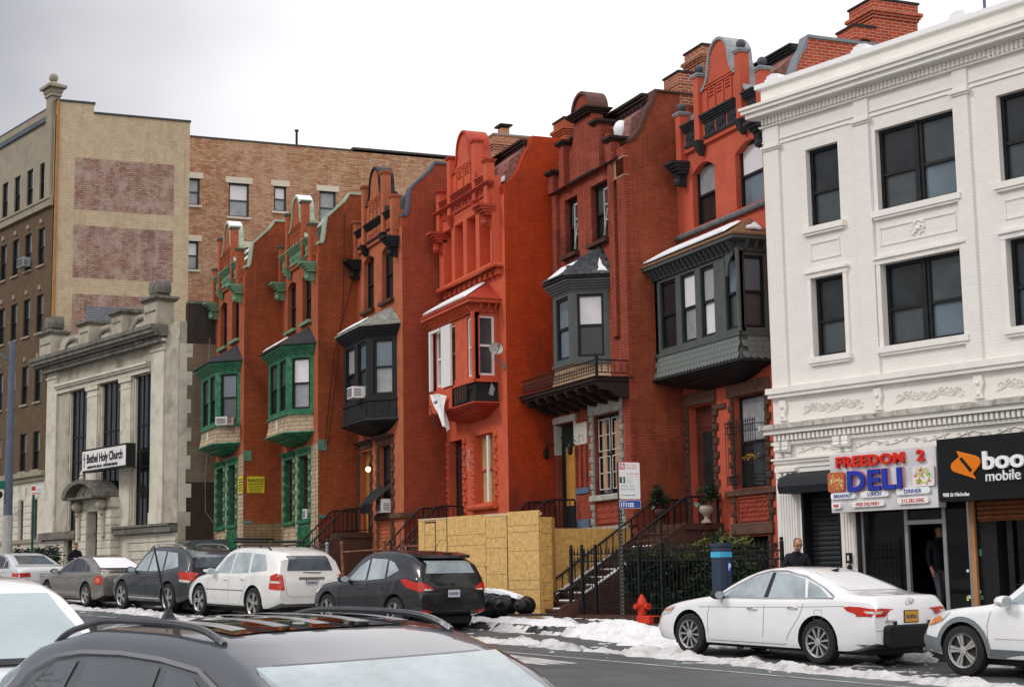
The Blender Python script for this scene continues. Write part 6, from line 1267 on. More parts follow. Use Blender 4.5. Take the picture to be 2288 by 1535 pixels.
q = MB(); q.prism([(-1.55, 1.62), (-1.95, 1.56), (-1.93, 1.50), (-1.55, 1.54)], -.6, .6, 0); q.build('roof_spoiler', MATS['black_crossover'], TU.rt); TU.plate(.78, PLATE, w=.3, h=.15)
text('emblem', 'H', .12, (-.045, -4.4/2 - .0, .95), (1, 0, 0), (0, 0, 1), CHR, TU.rt, .004, .004, 1.1, shear=.4); text('lettering', 'Tucson', .07, (-.66, -4.4/2 - .01, .76), (1, 0, 0), (0, 0, 1), CHR, TU.rt, .003, 0, 1.1)
q = MB(); q.tube([(.2, -1.2, 1.64), (.2, -1.4, 1.85)], .006, 5); q.build('roof_antenna', BLACK, TU.rt)
GC = mat('grey_cladding', (.17, .19, .20), .6, .12, 8, .1)
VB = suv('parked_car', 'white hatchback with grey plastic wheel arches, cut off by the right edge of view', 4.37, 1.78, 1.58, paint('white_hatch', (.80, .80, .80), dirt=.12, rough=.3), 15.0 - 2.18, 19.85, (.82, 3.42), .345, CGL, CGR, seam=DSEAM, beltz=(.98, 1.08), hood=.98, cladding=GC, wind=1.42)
VB.panel('LR', [(.02, .2+.08), (.0, .55), (.42, .5), (.45, .3)], GC, 'bumper_cladding', .012); VB.panel('LR', [(.1, .66), (.16, .72), (.42, .80), (.5, .76), (.3, .68)], AMB, 'indicator', .016); VB.line('LR', [(1.35, .55), (3.0, .57)], .03, WHITE, 'rub_strip', .014)
# --- near cars, cropped by the lower edge
FG = suv('foreground_car', 'dark grey crossover with curved roof rails and ribbed glass roof, nearest the camera', 4.5, 1.84, 1.46, paint('grey_foreground', (.10, .108, .118), .4, dirt=.05, rough=.28), 6.2, 3.86, (.95, 3.6), .34, mat('near_tinted_glass', (.07, .078, .085), .03, .2, 2, 0, spec=1.0, coat=1), CGR, group='near cars along the near kerb', face=-1, beltz=(.92, .98), hood=.95, wind=1.45, rim=RIM)
FG.panel('F', [(-.72, .98), (-.60, 1.33), (.60, 1.33), (.72, .98)], CGL, 'windscreen', .012)
FG.line('LR', [(1.5, .945), (1.7, 1.1), (1.9, 1.24), (2.15, 1.32), (2.5, 1.345), (2.9, 1.35), (3.3, 1.335), (3.6, 1.30), (3.85, 1.22), (4.0, 1.08)], .018, CHR, 'window_trim', .016)
FG.rt.rotation_euler[1] = R(1.2); FG.rt.location.z += .02
rails(FG, 2.2, 3.95, 0, .58, mat('rail_grey', (.10, .105, .11), .3, metal=.6), .016, feet=.032)
RB = mat('roof_rib', (.42, .44, .46), .3, .1, 3, 0, metal=.3, coat=.5)
q = FG.panel('T', [(-.46, 2.35), (-.46, 3.7), (.46, 3.7), (.46, 2.35)], mat('roof_glass', (.01, .008, .008), .03, .2, 2, 0, coat=1), 'glass_roof', .006)
for x in (-.42, -.21, 0, .21, .42): FG.line('T', [(x, 2.37), (x, 3.7)], .075, RB, 'roof_rib', .022)
q = MB(); q.tube([(.0, -1.65, 1.45), (.02, -1.78, 1.8)], [.009, .005], 5); q.lathe([(.05, 0), (.03, .04), (.012, .07)], (0, -1.65, 1.41), 10); q.build('aerial', BLACK, FG.rt)
WF = suv('foreground_car', 'white car behind the grey crossover, facing the camera at the left edge', 4.6, 1.84, 1.62, paint('white_foreground', (.80, .80, .80), dirt=.08, rough=.3), 10.9, 3.7, (.95, 3.6), .36, CGL, CGR, seam=DSEAM, group='near cars along the near kerb', face=-1, beltz=(1.02, 1.08), hood=1.06, wind=1.45)
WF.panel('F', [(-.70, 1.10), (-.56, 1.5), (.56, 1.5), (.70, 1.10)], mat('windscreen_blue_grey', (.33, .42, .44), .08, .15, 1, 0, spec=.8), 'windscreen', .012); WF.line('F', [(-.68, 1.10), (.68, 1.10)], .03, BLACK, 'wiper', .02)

# ------------------------------------------------------------ boarded hoarding in front of the vermilion house
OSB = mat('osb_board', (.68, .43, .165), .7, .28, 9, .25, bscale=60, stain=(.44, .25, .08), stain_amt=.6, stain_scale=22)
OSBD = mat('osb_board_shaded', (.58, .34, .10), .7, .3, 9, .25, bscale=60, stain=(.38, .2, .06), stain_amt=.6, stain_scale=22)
hb = root('plywood_hoarding', 'tall yellow chipboard hoarding with a small door, enclosing the vermilion house forecourt', 'hoarding', tuple(uv(28.63, 23.15, 0)), AV)
LINE = mat('board_line', (.07, .05, .03), .8)
def board(par, y0, y1, z0, z1, lines, mt=OSB, x=0, nm='board'):
    q = MB(); q.box(x, x + .02, y0 + .004, y1 - .004, z0, z1); o = q.build(nm, mt, par); q = MB()
    for z in lines: q.box(x - .0015, x, y0 + .02, y1 - .02, z, z + .008)
    if lines: q.build('board_lines', LINE, o)
    return o
board(hb, 0, 1.18, .9, 3.33, [1.12, 1.55, 1.76, 2.42, 2.85, 3.0]); board(hb, 1.2, 2.0, .92, 3.24, [1.45, 1.9, 2.5, 2.75], nm='hoarding_door', x=-.01); board(hb, 2.02, 3.57, .95, 3.31, [1.6, 2.1, 2.6, 2.85]); board(hb, 3.6, 4.05, 1.0, 3.26, [1.6, 2.3, 2.75, 3.0]); board(hb, 4.08, 4.5, 1.0, 3.18, [1.6, 2.1, 2.6, 2.9], nm='hoarding_door', x=-.01); board(hb, 4.53, 4.8, 1.0, 3.26, [])
q = MB(); q.box(.02, .07, 0, 4.8, 3.22, 3.28); q.box(-.005, .02, 1.18, 2.02, 3.25, 3.31); q.box(-.01, .03, 3.6, 4.8, 3.26, 3.30); q.build('top_batten', mat('pale_timber', (.62, .48, .30), .7, .1), hb)
for y in (1.19, 2.01, .01, 3.585): q = MB(); q.box(-.003, .0, y-.006, y+.006, .95, 3.3); q.build('board_gap', BLACK, hb)
q = MB(); q.box(-.03, -.005, 1.98, 2.04, 2.06, 2.1); q.build('padlock', CHR, hb)
h2 = bpy.data.objects.new('return_panels', None); COL.objects.link(h2); h2.parent = hb; h2.rotation_euler = (0, 0, -AV)
o1 = h2
for a, b_, z1, lines in (((.0, .0), (.28, .02), 3.17, [1.3, 1.7, 2.1, 2.5, 2.8]), ((.29, .02), (.58, .50), 3.17, [1.4, 1.9, 2.3, 2.7]), ((.58, .56), (1.55, .60), 2.93, []), ((1.56, .60), (2.62, .60), 2.93, [])):
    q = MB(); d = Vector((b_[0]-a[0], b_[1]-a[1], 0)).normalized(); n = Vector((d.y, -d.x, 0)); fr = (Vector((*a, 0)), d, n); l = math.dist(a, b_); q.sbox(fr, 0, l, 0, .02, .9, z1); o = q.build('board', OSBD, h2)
    q = MB(); [q.sbox(fr, .02, l-.02, .02, .0215, z, z+.008) for z in lines]
    if lines: q.build('board_lines', LINE, h2)

# ------------------------------------------------------------ street furniture
def at(name, label, cat, u, v, z=None, rz=AV, group=None):
    g = uv(u, v); return root(name, label, cat, (g.x, g.y, zwalk(u, v) if z is None else z), rz, group)
# iron fence before the coral house
fe = at('iron_fence', 'black spiked iron railing on a low stone base before the coral house', 'fence', 21.4, 23.3, zwalk(24, 23))
q = MB(); q.box(-.1, .12, 0, 6.3, -.1, .16); q.build('stone_base', BSTONE, fe)
for z in (.28, 1.26, 1.42): q = MB(); q.tube([(0, 0, z), (0, 6.3, z + .05)], .016, 5); q.build('fence_rail', IRON, fe)
pk = MB(); pk.tube([(0, 0, .16), (0, 0, 1.48)], .009, 4); pk.lathe([(.004, 1.46), (.022, 1.5), (.002, 1.62)], (0, 0, 0), 5); pme = mesh_of(pk, 'picket', IRON)
for k in range(54): inst(pme, 'picket', fe, (0, .06 + k*.116, 0))
pp = MB(); pp.box(-.03, .03, -.03, .03, -.05, 1.6); pp.ball((0, 0, 1.64), .04, 6); pme = mesh_of(pp, 'fence_post', IRON)
for y in (.05, 1.9, 3.4, 4.1, 5.5, 5.95, 6.32): inst(pme, 'fence_post', fe, (0, y, 0))
rg = MB(); rg.tube([(0, .045*math.cos(a), 1.35 + .045*math.sin(a)) for a in [2*math.pi*k/8 for k in range(9)]], .006, 3); rme = mesh_of(rg, 'fence_ring', IRON)
for k in range(54): inst(rme, 'fence_ring', fe, (0, .118 + k*.116, 0))
for k in range(8):
    q = MB(); 
    for z in (.5, .8, 1.1): q.tube([(0, 5.0 + .13*k + .04*math.sin(t)*(1 if z != .8 else -1), z + .12*math.cos(t)) for t in [math.pi*j/6 for j in range(7)]], .006, 3)
    q.build('scroll', IRON, fe)
# rusty pipe fence
rf_ = at('pipe_fence', 'rusty pipe fence with ball topped posts in front of the black bay house', 'fence', 35.4, 24.0)
RUST = mat('rusty_pipe', (.22, .085, .045), .8, .4, 9, .5, stain=(.35, .3, .26), stain_amt=.7, stain_scale=6)
for k, (y, t) in enumerate(((0, .0), (.85, 0), (2.9, .08), (3.75, 0), (4.2, 0))):
    q = MB(); q.tube([(0, y - t, -.1), (0, y + t, 1.62)], .045, 7); q.ball((0, y + t, 1.66), .06, 8); q.build('fence_post', RUST if k != 3 else mat('galvanised', (.3, .33, .36), .5, .2), rf_)
q = MB(); q.tube([(0, .85, 1.45), (0, 2.95, 1.42)], .022, 6); q.tube([(0, 3.75, 1.5), (0, 4.2, 1.48)], .02, 6); q.tube([(0, 0, 1.5), (0, -1.2, 1.5)], .02, 6); q.build('fence_rail', RUST, rf_)
q = MB(); rnd = random.Random(2); q.tube([(0.02 + .05*rnd.random(), .0 + .08*math.sin(k), 1.2 + .05*k) for k in range(9)], .014, 4); q.build('tied_rope', WHITE, rf_)
# sign post with parking rules
sp_ = at('sign_post', 'street sign post with white parking regulation sign and blue number strip', 'sign', 24.05, 21.5, zwalk(24, 21.5) - .05, 0)
q = MB(); q.box(-.03, .03, -.03, .03, -.05, 3.3); q.build('post', mat('dark_post', (.035, .038, .035), .6), sp_)
q = MB()
for k in range(40): q.box(-.012, .012, -.033, -.03, .1 + k*.075, .12 + k*.075)
tag(q.build('post_holes', MATS['aluminium'], sp_), kind='stuff')
def rrect(par, x0, x1, z0, z1, y, mt, nm, r=.03, th=.004):
    pts = []
    for cx, cz, a0 in ((x1-r, z1-r, 0), (x0+r, z1-r, 90), (x0+r, z0+r, 180), (x1-r, z0+r, 270)): pts += [(cx + r*math.cos(R(a0+k*30)), cz + r*math.sin(R(a0+k*30))) for k in range(4)]
    q = MB(); q.prism(pts, y, y - th, 1); return q.build(nm, mt, par)
SR = mat('sign_red', (.62, .05, .05), .5, 0, 1, 0); SGN = mat('sign_green', (.01, .10, .06), .5, 0, 1, 0); SBL = mat('sign_blue', (.02, .08, .34), .5, 0, 1, 0); SPK = mat('sign_pink', (.72, .40, .38), .5, 0, 1, 0); SGR = mat('sign_grey_text', (.48, .50, .49), .5, 0, 1, 0)
rrect(sp_, -.025, .45, 2.56, 3.30, -.034, SR, 'sign_border', .03, .002); b1 = rrect(sp_, -.017, .442, 2.568, 3.292, -.036, mat('sign_face_white', (.78, .78, .78), .45, .02, 1, 0), 'parking_sign', .025, .003)
Tt = lambda nm, s, sz, x, z, mt, bold=0, sx=1: text(nm, s, sz, (x, -.0405, z), (1, 0, 0), (0, 0, 1), mt, sp_, .001, bold, sx)
rrect(sp_, -.005, .115, 3.155, 3.275, -.0395, SR, 'red_square', .01, .0015); q = MB(); q.tube([(.055 + .038*math.cos(a), -.042, 3.215 + .038*math.sin(a)) for a in [2*math.pi*k/14 for k in range(15)]], .006, 4); q.tube([(.03, -.042, 3.24), (.08, -.042, 3.19)], .005, 4); q.build('no_parking_ring', LW, sp_); Tt('letters', 'P', .06, .038, 3.195, LW, .002)
Tt('letters', '7am - 7:30am', .048, .135, 3.225, SPK, .001, .92); Tt('letters', 'Except Sunday', .048, .135, 3.17, SPK, .001, .85)
q = MB(); q.box(.15, .38, -.041, -.039, 3.065, 3.073); q.prism([(.38, 3.085), (.405, 3.069), (.38, 3.053)], -.041, -.039, 1); q.build('red_arrow', SR, sp_); q = MB(); q.box(-.01, .44, -.041, -.039, 3.01, 3.016); q.build('red_rule', SPK, sp_)
rrect(sp_, -.01, .115, 2.885, 3.0, -.0395, SGN, 'green_square', .005, .0015); Tt('letters', '1', .12, .03, 2.9, LW, .006); Tt('letters', 'hour', .04, .135, 2.965, SGR); Tt('letters', 'metered', .04, .135, 2.925, SGR); Tt('letters', 'parking', .04, .135, 2.885, SGR)
Tt('letters', '7:30am - 7pm', .055, .01, 2.81, SGR, .001); Tt('letters', 'Except Sunday', .055, .01, 2.75, SGR, .001)
q = MB(); q.box(.02, .30, -.041, -.039, 2.64, 2.65); q.prism([(.30, 2.665), (.33, 2.645), (.30, 2.625)], -.041, -.039, 1); q.build('green_arrow', SGN, sp_)
rrect(sp_, -.022, .45, 2.385, 2.545, -.034, LW, 'strip_border', .02, .002); rrect(sp_, -.015, .443, 2.392, 2.538, -.036, SBL, 'number_strip', .02, .003); Tt('letters', '111122', .105, -.005, 2.42, LW, .005, .95); Tt('letters', 'Questions?', .03, 0, 2.51, LW)
# hydrant with red marker box
hy = at('fire_hydrant', 'red fire hydrant beside the sign post, its foot buried in snow', 'hydrant', 23.75, 21.75)
HR = mat('hydrant_red', (.55, .035, .015), .5, .2, 6, .3); q = MB(); q.lathe([(.13, 0), (.13, .04), (.09, .06), (.085, .42), (.11, .44), (.11, .48), (.09, .5), (.075, .57), (.04, .61), (.03, .65), (.001, .655)], (0, 0, 0), 14); q.build('barrel', HR, hy, True)
for a, L_, r in ((-90, .17, .055), (0, .16, .045), (180, .16, .045)):
    q = MB(); d = Vector((math.cos(R(a)), math.sin(R(a)), 0)); q.tube([Vector((0, 0, .42)), d*L_ + Vector((0, 0, .42))], r, 8); q.tube([d*L_ + Vector((0, 0, .42)), d*(L_+.03) + Vector((0, 0, .42))], r + .012, 8); q.build('nozzle_cap', HR, hy)
q = MB(); q.box(-.12, .18, -.32, .05, .08, .24); q.build('marker_box', HR, hy, bevel=.015); q = MB(); q.box(-.0, .15, -.325, -.32, .1, .22); q.build('black_panel', BLACK, hy)
# parking meter kiosk
pm_ = at('parking_meter', 'dark blue grey parking pay station with cyan band and white letter P', 'parking meter', 21.8, 22.0); pm_.scale = (.72, .72, 1)
q = MB(); q.prism([(-.2, -.16), (-.05, -.2), (.2, -.2), (.2, .16), (-.2, .16)], 0, 1.58, 2); b_ = q.build('cabinet', mat('navy_cabinet', (.035, .05, .085), .45, .15), pm_, bevel=.015); q = MB(); q.prism([(-.22, -.18), (-.05, -.22), (.22, -.22), (.22, .18), (-.22, .18)], 1.58, 1.64, 2); q.build('lid', mat('navy_cabinet', (.03, .04, .06)), pm_)
q = MB(); q.prism([(-.204, -.164), (-.05, -.206), (.204, -.206), (.204, .164), (-.204, .164)], 1.38, 1.48, 2); q.build('cyan_band', mat('cyan_paint', (.07, .42, .68), .4, .05), pm_)
q = MB(); q.prism([(.1 + .085*math.cos(a), 1.2 + .11*math.sin(a)) for a in [2*math.pi*k/20 for k in range(20)]], -.208, -.2, 1); q.build('blue_disc', SBL, pm_); text('letter', 'P', .17, (.055, -.212, 1.14), (1, 0, 0), (0, 0, 1), LW, pm_, .002, .006)
# far left street lamp, green sign pole
lp = at('street_lamp', 'tall blue grey street lamp pole at the far left edge', 'street lamp', 58.0, 22.0)
q = MB(); q.tube([(0, 0, 0), (0, 0, 2.6)], .19, 10); q.build('pole_base', mat('pale_pole_base', (.42, .42, .40), .7, .15), lp); q = MB(); q.tube([(0, 0, 2.6), (0, 0, 9.0)], [.17, .11], 10); q.tube([(0, 0, 8.2), (-.6, .3, 8.7), (-2.2, .6, 8.9)], .05, 6); q.box(-2.7, -2.1, .5, .75, 8.85, 8.97); q.build('pole', mat('blue_grey_paint', (.10, .13, .17), .5, .15), lp)
q = MB(); q.box(-1.4, -.15, -.02, .02, 3.55, 3.85); q.build('street_name_plate', mat('green_plate', (.01, .16, .10), .5), lp); q = MB(); q.box(-1.3, -.8, -.03, -.02, 3.72, 3.76); q.box(-1.1, -.9, -.03, -.02, 3.62, 3.66); q.build('plate_lettering', LW, lp)
q = MB(); q.ball((-.35, 0, 3.35), .14); q.build('traffic_signal', BLACK, lp)
gp = at('sign_post', 'slim green sign post with a white and red parking sign before the church', 'sign', 55.6, 22.0, None, 0)
q = MB(); q.tube([(0, 0, 0), (0, 0, 3.45)], .045, 7); q.build('post', mat('green_post', (.01, .07, .06), .5), gp); rrect(gp, -.1, .34, 3.3, 3.62, -.05, mat('sign_face_white', (.78, .78, .78)), 'parking_sign'); rrect(gp, -.08, .06, 3.45, 3.59, -.055, SR, 'red_square', .01); rrect(gp, -.06, .25, 3.33, 3.36, -.055, SR, 'red_arrow', .005)
q = MB(); q.box(.1, .3, -.058, -.055, 3.5, 3.52); q.box(.1, .28, -.058, -.055, 3.44, 3.46); q.build('sign_text', SGR, gp)

# ------------------------------------------------------------ plants
def leafy(par, c, s, n, mt, size=.05, seed=1, name='foliage', shape='ball', hollow=.35):
    rnd = random.Random(seed); mb = MB(); nc = max(5, n // 60); cl = []
    for k in range(nc):
        while True:
            p = Vector((rnd.uniform(-1, 1), rnd.uniform(-1, 1), rnd.uniform(-1, 1)))
            if shape == 'box' or hollow < p.length < 1: break
        cl.append(p)
    for k in range(n):
        p = cl[k % nc] + Vector((rnd.gauss(0, .2), rnd.gauss(0, .2), rnd.gauss(0, .2))); p = Vector((c[0] + p.x*s[0], c[1] + p.y*s[1], c[2] + p.z*s[2]))
        d = Vector((rnd.gauss(0, 1), rnd.gauss(0, 1), rnd.gauss(0, .7))).normalized(); e = d.cross(Vector((rnd.gauss(0, 1), rnd.gauss(0, 1), 1))).normalized(); L = size * rnd.uniform(.6, 1.5)
        mb.add([p - d*L, p + e*L*.4, p + d*L, p - e*L*.4], [(0, 1, 2, 3)])
    return mb.build(name, mt, par)
LEAF = mat('dark_leaf', (.028, .050, .020), .6, .6, 3, 0); LEAFY = mat('yellow_green_leaf', (.11, .12, .03), .6, .5, 5, 0); LEAFD = mat('deep_leaf', (.018, .034, .022), .6, .5, 4, 0)
def shrub(label, u, v, z, rx, ry, rz_, h0, n, mt, seed, top=None, group=None, box=True):
    r = at('shrub', label, 'shrub', u, v, z, AV, group); leafy(r, (0, 0, h0 + rz_), (rx, ry, rz_), n, mt, .055, seed, 'foliage', 'box' if box else 'ball')
    if top: leafy(r, (0, 0, h0 + rz_*1.85), (rx*.95, ry*.95, rz_*.22), n//5, top, .05, seed+1, 'young_foliage')
    q = MB(); rnd = random.Random(seed)
    for k in range(6): q.tube([(rnd.uniform(-.1, .1), rnd.uniform(-.1, .1), -.05), (rnd.uniform(-rx, rx)*.5, rnd.uniform(-ry, ry)*.5, h0 + rz_)], [.025, .012], 5)
    q.build('stem', BSTONE, r); return r
shrub('clipped dark hedge behind the railing beside the snowy brownstone stoop', 25.45, 23.85, zwalk(25, 24), .3, .85, .58, .25, 6500, LEAFD, 1, LEAFY)
shrub('tall bushy shrub behind the railing next to the pay station', 23.9, 24.2, zwalk(24, 24), .5, .75, .72, .2, 7000, LEAF, 2, LEAFY, box=False)
shrub('low dark shrub in front of the basement window of the coral house', 22.6, 24.1, zwalk(23, 24), .45, .6, .4, .1, 3500, LEAFD, 3, box=False)
shrub('dark ivy mound behind the rusty pipe fence', 37.2, 24.8, zwalk(37, 24.5), .5, .9, .5, .0, 3500, LEAFD, 4, box=False)
shrub('round potted shrub beside the green sign post in front of the tan building', 56.0, 22.6, zwalk(56, 22.5), .5, .5, .5, .5, 1800, LEAFD, 5, box=False, group='shrubs before the tan building')
shrub('round potted shrub behind the street lamp at the far left edge', 58.6, 22.8, zwalk(58, 22.5), .5, .6, .5, .4, 1800, LEAFD, 6, box=False, group='shrubs before the tan building')
URN = mat('pale_urn', (.46, .40, .31), .8, .15, 6, .3)
for k, (x, y, lab) in enumerate(((18.22, 32.72, 'pale stone urn holding a round shrub on the near edge of the stoop landing'), (17.85, 34.25, 'dark planter with round shrub and silver ribbon at the far side of the landing'))):
    r = root('planter', lab, 'planter', (x, y, 2.985)); q = MB(); q.lathe([(.12, 0), (.12, .04), (.06, .08), (.045, .15), (.1, .2), (.16, .26), (.17, .34), (.14, .38), (.17, .41)], (0, 0, 0), 16); q.build('urn', URN if k == 0 else BSTONE, r, True)
    leafy(r, (0, 0, .68), (.24, .26, .24), 900, LEAF, .035, 10 + k, 'foliage', 'ball', 0); q = MB(); [q.ball((-.12, .1 + .04*j, .42 + .03*math.sin(j*2)), .03, 5) for j in range(5)]; q.build('ribbon', mat('silver_ribbon', (.4, .55, .52), .3), r); q = MB(); q.tube([(0, 0, .35), (0, 0, .65)], .015, 5); q.build('stem', BSTONE, r)

# ------------------------------------------------------------ window units, dish, banner, notices
def ac(label, x, y, z, sx=.45, sy=.5, sz=.33, rz=0, mt=WHITE):
    r = root('air_conditioner', label, 'air conditioner', (x, y, z), rz); q = MB(); q.box(-sx, 0, -sy/2, sy/2, 0, sz); q.build('casing', mt, r, bevel=.012)
    q = MB(); q.box(-sx-.008, -sx, -sy/2+.04, sy/2-.04, .04, sz-.04); q.build('condenser_grille', mat('dark_grille', (.05, .055, .06), .6), r)
    for k in range(6): q = MB(); q.box(-sx-.014, -sx-.008, -sy/2+.04, sy/2-.04, .06 + k*sz*.14, .07 + k*sz*.14); q.build('grille_slat', mt, r)
    q = MB()
    for k in range(5): q.box(-sx+.06, -sx*.35, -sy/2-.004, -sy/2, .07 + k*.045, .09 + k*.045)
    q.build('side_vents', MATS['dark_grille'], r); return r
ac('white air conditioner hanging below the window of the farthest green bay', 12.13-.36, 52.91+.72, 7.0, .42, .45, .27, R(42)); ac('white air conditioner in the front window of the black bay', 14.68-.66, 43.86+1.75, 7.1, .42, .55, .34); ac('small air conditioner low in the ground floor window of the second green house', 13.41+.1, 48.35+1.25, 3.74, .22, .4, .3)
ac('window air conditioner under dark netting beside the brownstone stoop', 14.68+.05, 43.86+1.35, 3.74, .38, .5, .4); g = uv(0, 0); c_ = Vector((7.62, 69.0, 0)) + Vector((-SA*2.7, CA*2.7, 0)); ac('old air conditioner in a third storey window of the tan building', c_.x - .0, c_.y, 15.4, .35, .7, .4, AV, mat('grey_ac', (.35, .36, .36), .5))
q = root('window_netting', 'dark netting draped from the ground floor window over its air conditioner', 'netting', (14.68, 43.86, 0)); mb = MB(); mb.loft([[(-.03, 1.05 + 1.25*t, 4.5 + .1*math.sin(9*t)) for t in [k/8 for k in range(9)]], [(-.35, 1.0 + 1.35*t, 4.25 + .07*math.sin(7*t)) for t in [k/8 for k in range(9)]], [(-.62, 1.15 + 1.3*t, 3.98 + .05*math.sin(5*t)) for t in [k/8 for k in range(9)]], [(-.5, 1.6 + .85*t, 3.75) for t in [k/8 for k in range(9)]]]); mb.build('netting', mat('black_net', (.015, .016, .018), .7), q)
dsh = root('satellite_dish', 'grey satellite dish bracketed to the corner of the vermilion house', 'satellite dish', (15.99, 39.18, 0))
mb = MB(); c = Vector((-.28, .05, 7.8)); ax = Vector((-.15, -1, .35)).normalized(); a1 = ax.cross(Vector((0, 0, 1))).normalized(); a2 = ax.cross(a1)
mb.loft([[c - ax*(.06*(1 - k*k/16)) + (a1*math.cos(t)*.19 + a2*math.sin(t)*.17)*k/4 for t in [2*math.pi*j/20 for j in range(20)]] for k in (.05, 1, 2, 3, 4)], True); mb.build('dish', mat('dish_grey', (.42, .42, .39), .5, .1), dsh, True)
mb = MB(); mb.tube([c + a2*.16, c + ax*.3 + a2*.12], .012, 5); mb.box(c.x-.03+ax.x*.3, c.x+.03+ax.x*.3, c.y+ax.y*.3-.03, c.y+ax.y*.3+.03, c.z+.0, c.z+.08); mb.tube([c - ax*.05, c + Vector((.0, .1, -.25)), (0.0, .12, 7.35)], .018, 6); mb.box(-.04, 0, .05, .2, 7.28, 7.42); mb.build('feed_arm', mat('arm_grey', (.18, .18, .18), .5), dsh)
bn = root('banner', 'torn white For Sale banner drooping from the burnt bay', 'banner', (15.99, 39.18, 0)); rings = []
for i in range(13):
    t = i/12; w0 = 2.34 + .05*t + .06*math.sin(t*5); w1 = max(3.9 - 1.35*t - .1*t*t, w0 + .06); rings.append([(-.84 - .07*math.sin(6*s + 3*t) - .04*math.sin(11*s), w0 + (w1-w0)*s, 7.03 - .25*(1-s)*(1-t) - 1.3*t*(1 - .25*s) + .04*math.sin(5*s)) for s in [j/12 for j in range(13)]])
mb = MB(); mb.loft(rings); mb.build('cloth', mat('banner_white', (.80, .79, .77), .7, .06, 4, .1), bn, True)
text('lettering', 'FOR SALE', .12, (-.95, 3.1, 6.62), (0, -1, 0), (0, 0, 1), mat('banner_ink', (.03, .03, .05), .6), bn, .003, .002, .62)
rnd = random.Random(5)
for k in range(7): mb = MB(); y = 3.25 - .08*k + .2*rnd.random(); z = 6.55 - .11*k; mb.box(-.95, -.935, y, y + .07, z, z + .05 + .03*rnd.random()); mb.build('faded_mark', MATS['banner_ink'], bn)
cs_ = root('contractor_sign', 'yellow NAVCO contractor sign on the farthest orange side wall', 'sign', (12.13, 52.91, 0)); mb = MB(); mb.box(.12, .70, -.04, -.015, 4.72, 5.27); mb.build('board', mat('sign_yellow', (.62, .52, .02), .5, .08, 3, 0), cs_)
YT = TX
for s_, sz, z, sx in (('NAVCO', .15, 5.08, 1.0), ('CONSTRUCTION CORP.', .06, 5.0, .8), ('RESTORATION & WATERPROOFING', .035, 4.94, .85), ('WWW.NAVCOCONSTRUCTION', .035, 4.88, .95), ('(718)-426-1222 / 333-4785', .05, 4.81, .78), ('FREE: 1-800-275-8700', .045, 4.745, .95)): text('lettering', s_, sz, (.41, -.042, z), (1, 0, 0), (0, 0, 1), YT, cs_, .001, sz*.03, sx, 'CENTER')
c2_ = root('contractor_sign', 'yellow contractor sign seen edge on at the front corner of the farthest rowhouse', 'sign', (12.13, 52.91, 0)); mb = MB(); mb.box(-.03, -.01, .04, .62, 4.72, 5.3); mb.build('board', mat('sign_yellow', (.62, .52, .02)), c2_)
for k in range(5): mb = MB(); mb.box(-.032, -.03, .1, .55, 4.8 + .09*k, 4.84 + .09*k); mb.build('lettering_line', TX, c2_)
bl_ = root('wall_lamp', 'lit round lamp beside the ochre door of the black bay house', 'lamp', (14.68, 43.86, 0)); mb = MB(); mb.ball((-.12, 3.02, 5.12), .085, 12); mb.build('bulb', glow('lamp_glow', (1, .80, .38), 2.2), bl_, True); mb = MB(); mb.box(-.1, 0, 2.98, 3.06, 5.19, 5.26); mb.build('bracket', BLACK, bl_)
cn_ = root('awning', 'dark grey rounded entrance awning between the church and the farthest rowhouse', 'awning', (11.2, 55.6, 0)); mb = MB(); n = 8; mb.loft([[(-.85 + .75*(1-math.cos(math.pi/2*k/n)) + .0, y, 2.65 + .6*math.sin(math.pi/2*k/n)) for y in (-.6, 1.5)] for k in range(n+1)] + [[(.95, -.6, 3.27), (.95, 1.5, 3.27)]]); mb.prism([(-.85 + .75*(1-math.cos(math.pi/2*k/n)), 2.65 + .6*math.sin(math.pi/2*k/n)) for k in range(n+1)] + [(.95, 3.27), (.95, 2.6), (-.85, 2.6)], -.61, -.6, 1); mb.build('canvas', mat('awning_grey', (.085, .095, .10), .7, .15), cn_)
for x in (-.8, .9): mb = MB(); mb.tube([(x, -.55, 1.3), (x, -.55, 2.7)], .025, 5); mb.build('awning_post', IRON, cn_)
wr = root('wall_cables', 'thin dark cables sagging down the side wall of the second green house', 'cable', (13.41, 48.35, 0)); mb = MB(); mb.tube([(1.25, -.03, 11.7), (.85, -.04, 10.2), (.5, -.04, 8.8), (.32, -.04, 7.2), (.2, -.03, 5.9)], .011, 4); mb.tube([(.85, -.03, 13.3), (.8, -.04, 10.5), (.55, -.04, 8.0), (.3, -.04, 6.0)], .009, 4); mb.build('cable', IRON, wr)
w2 = root('wall_cables', 'looped pale cable hanging on the church side wall corner', 'cable', (12.0, 57.42, 0)); mb = MB(); mb.tube([(-.1, -.03, 10.5), (-.12, -.05, 7), (-.22, -.05, 5.5), (-.2, -.05, 4.3), (.1, -.05, 3.9)], .014, 4); mb.build('cable', mat('pale_cable', (.3, .28, .24), .7), w2)

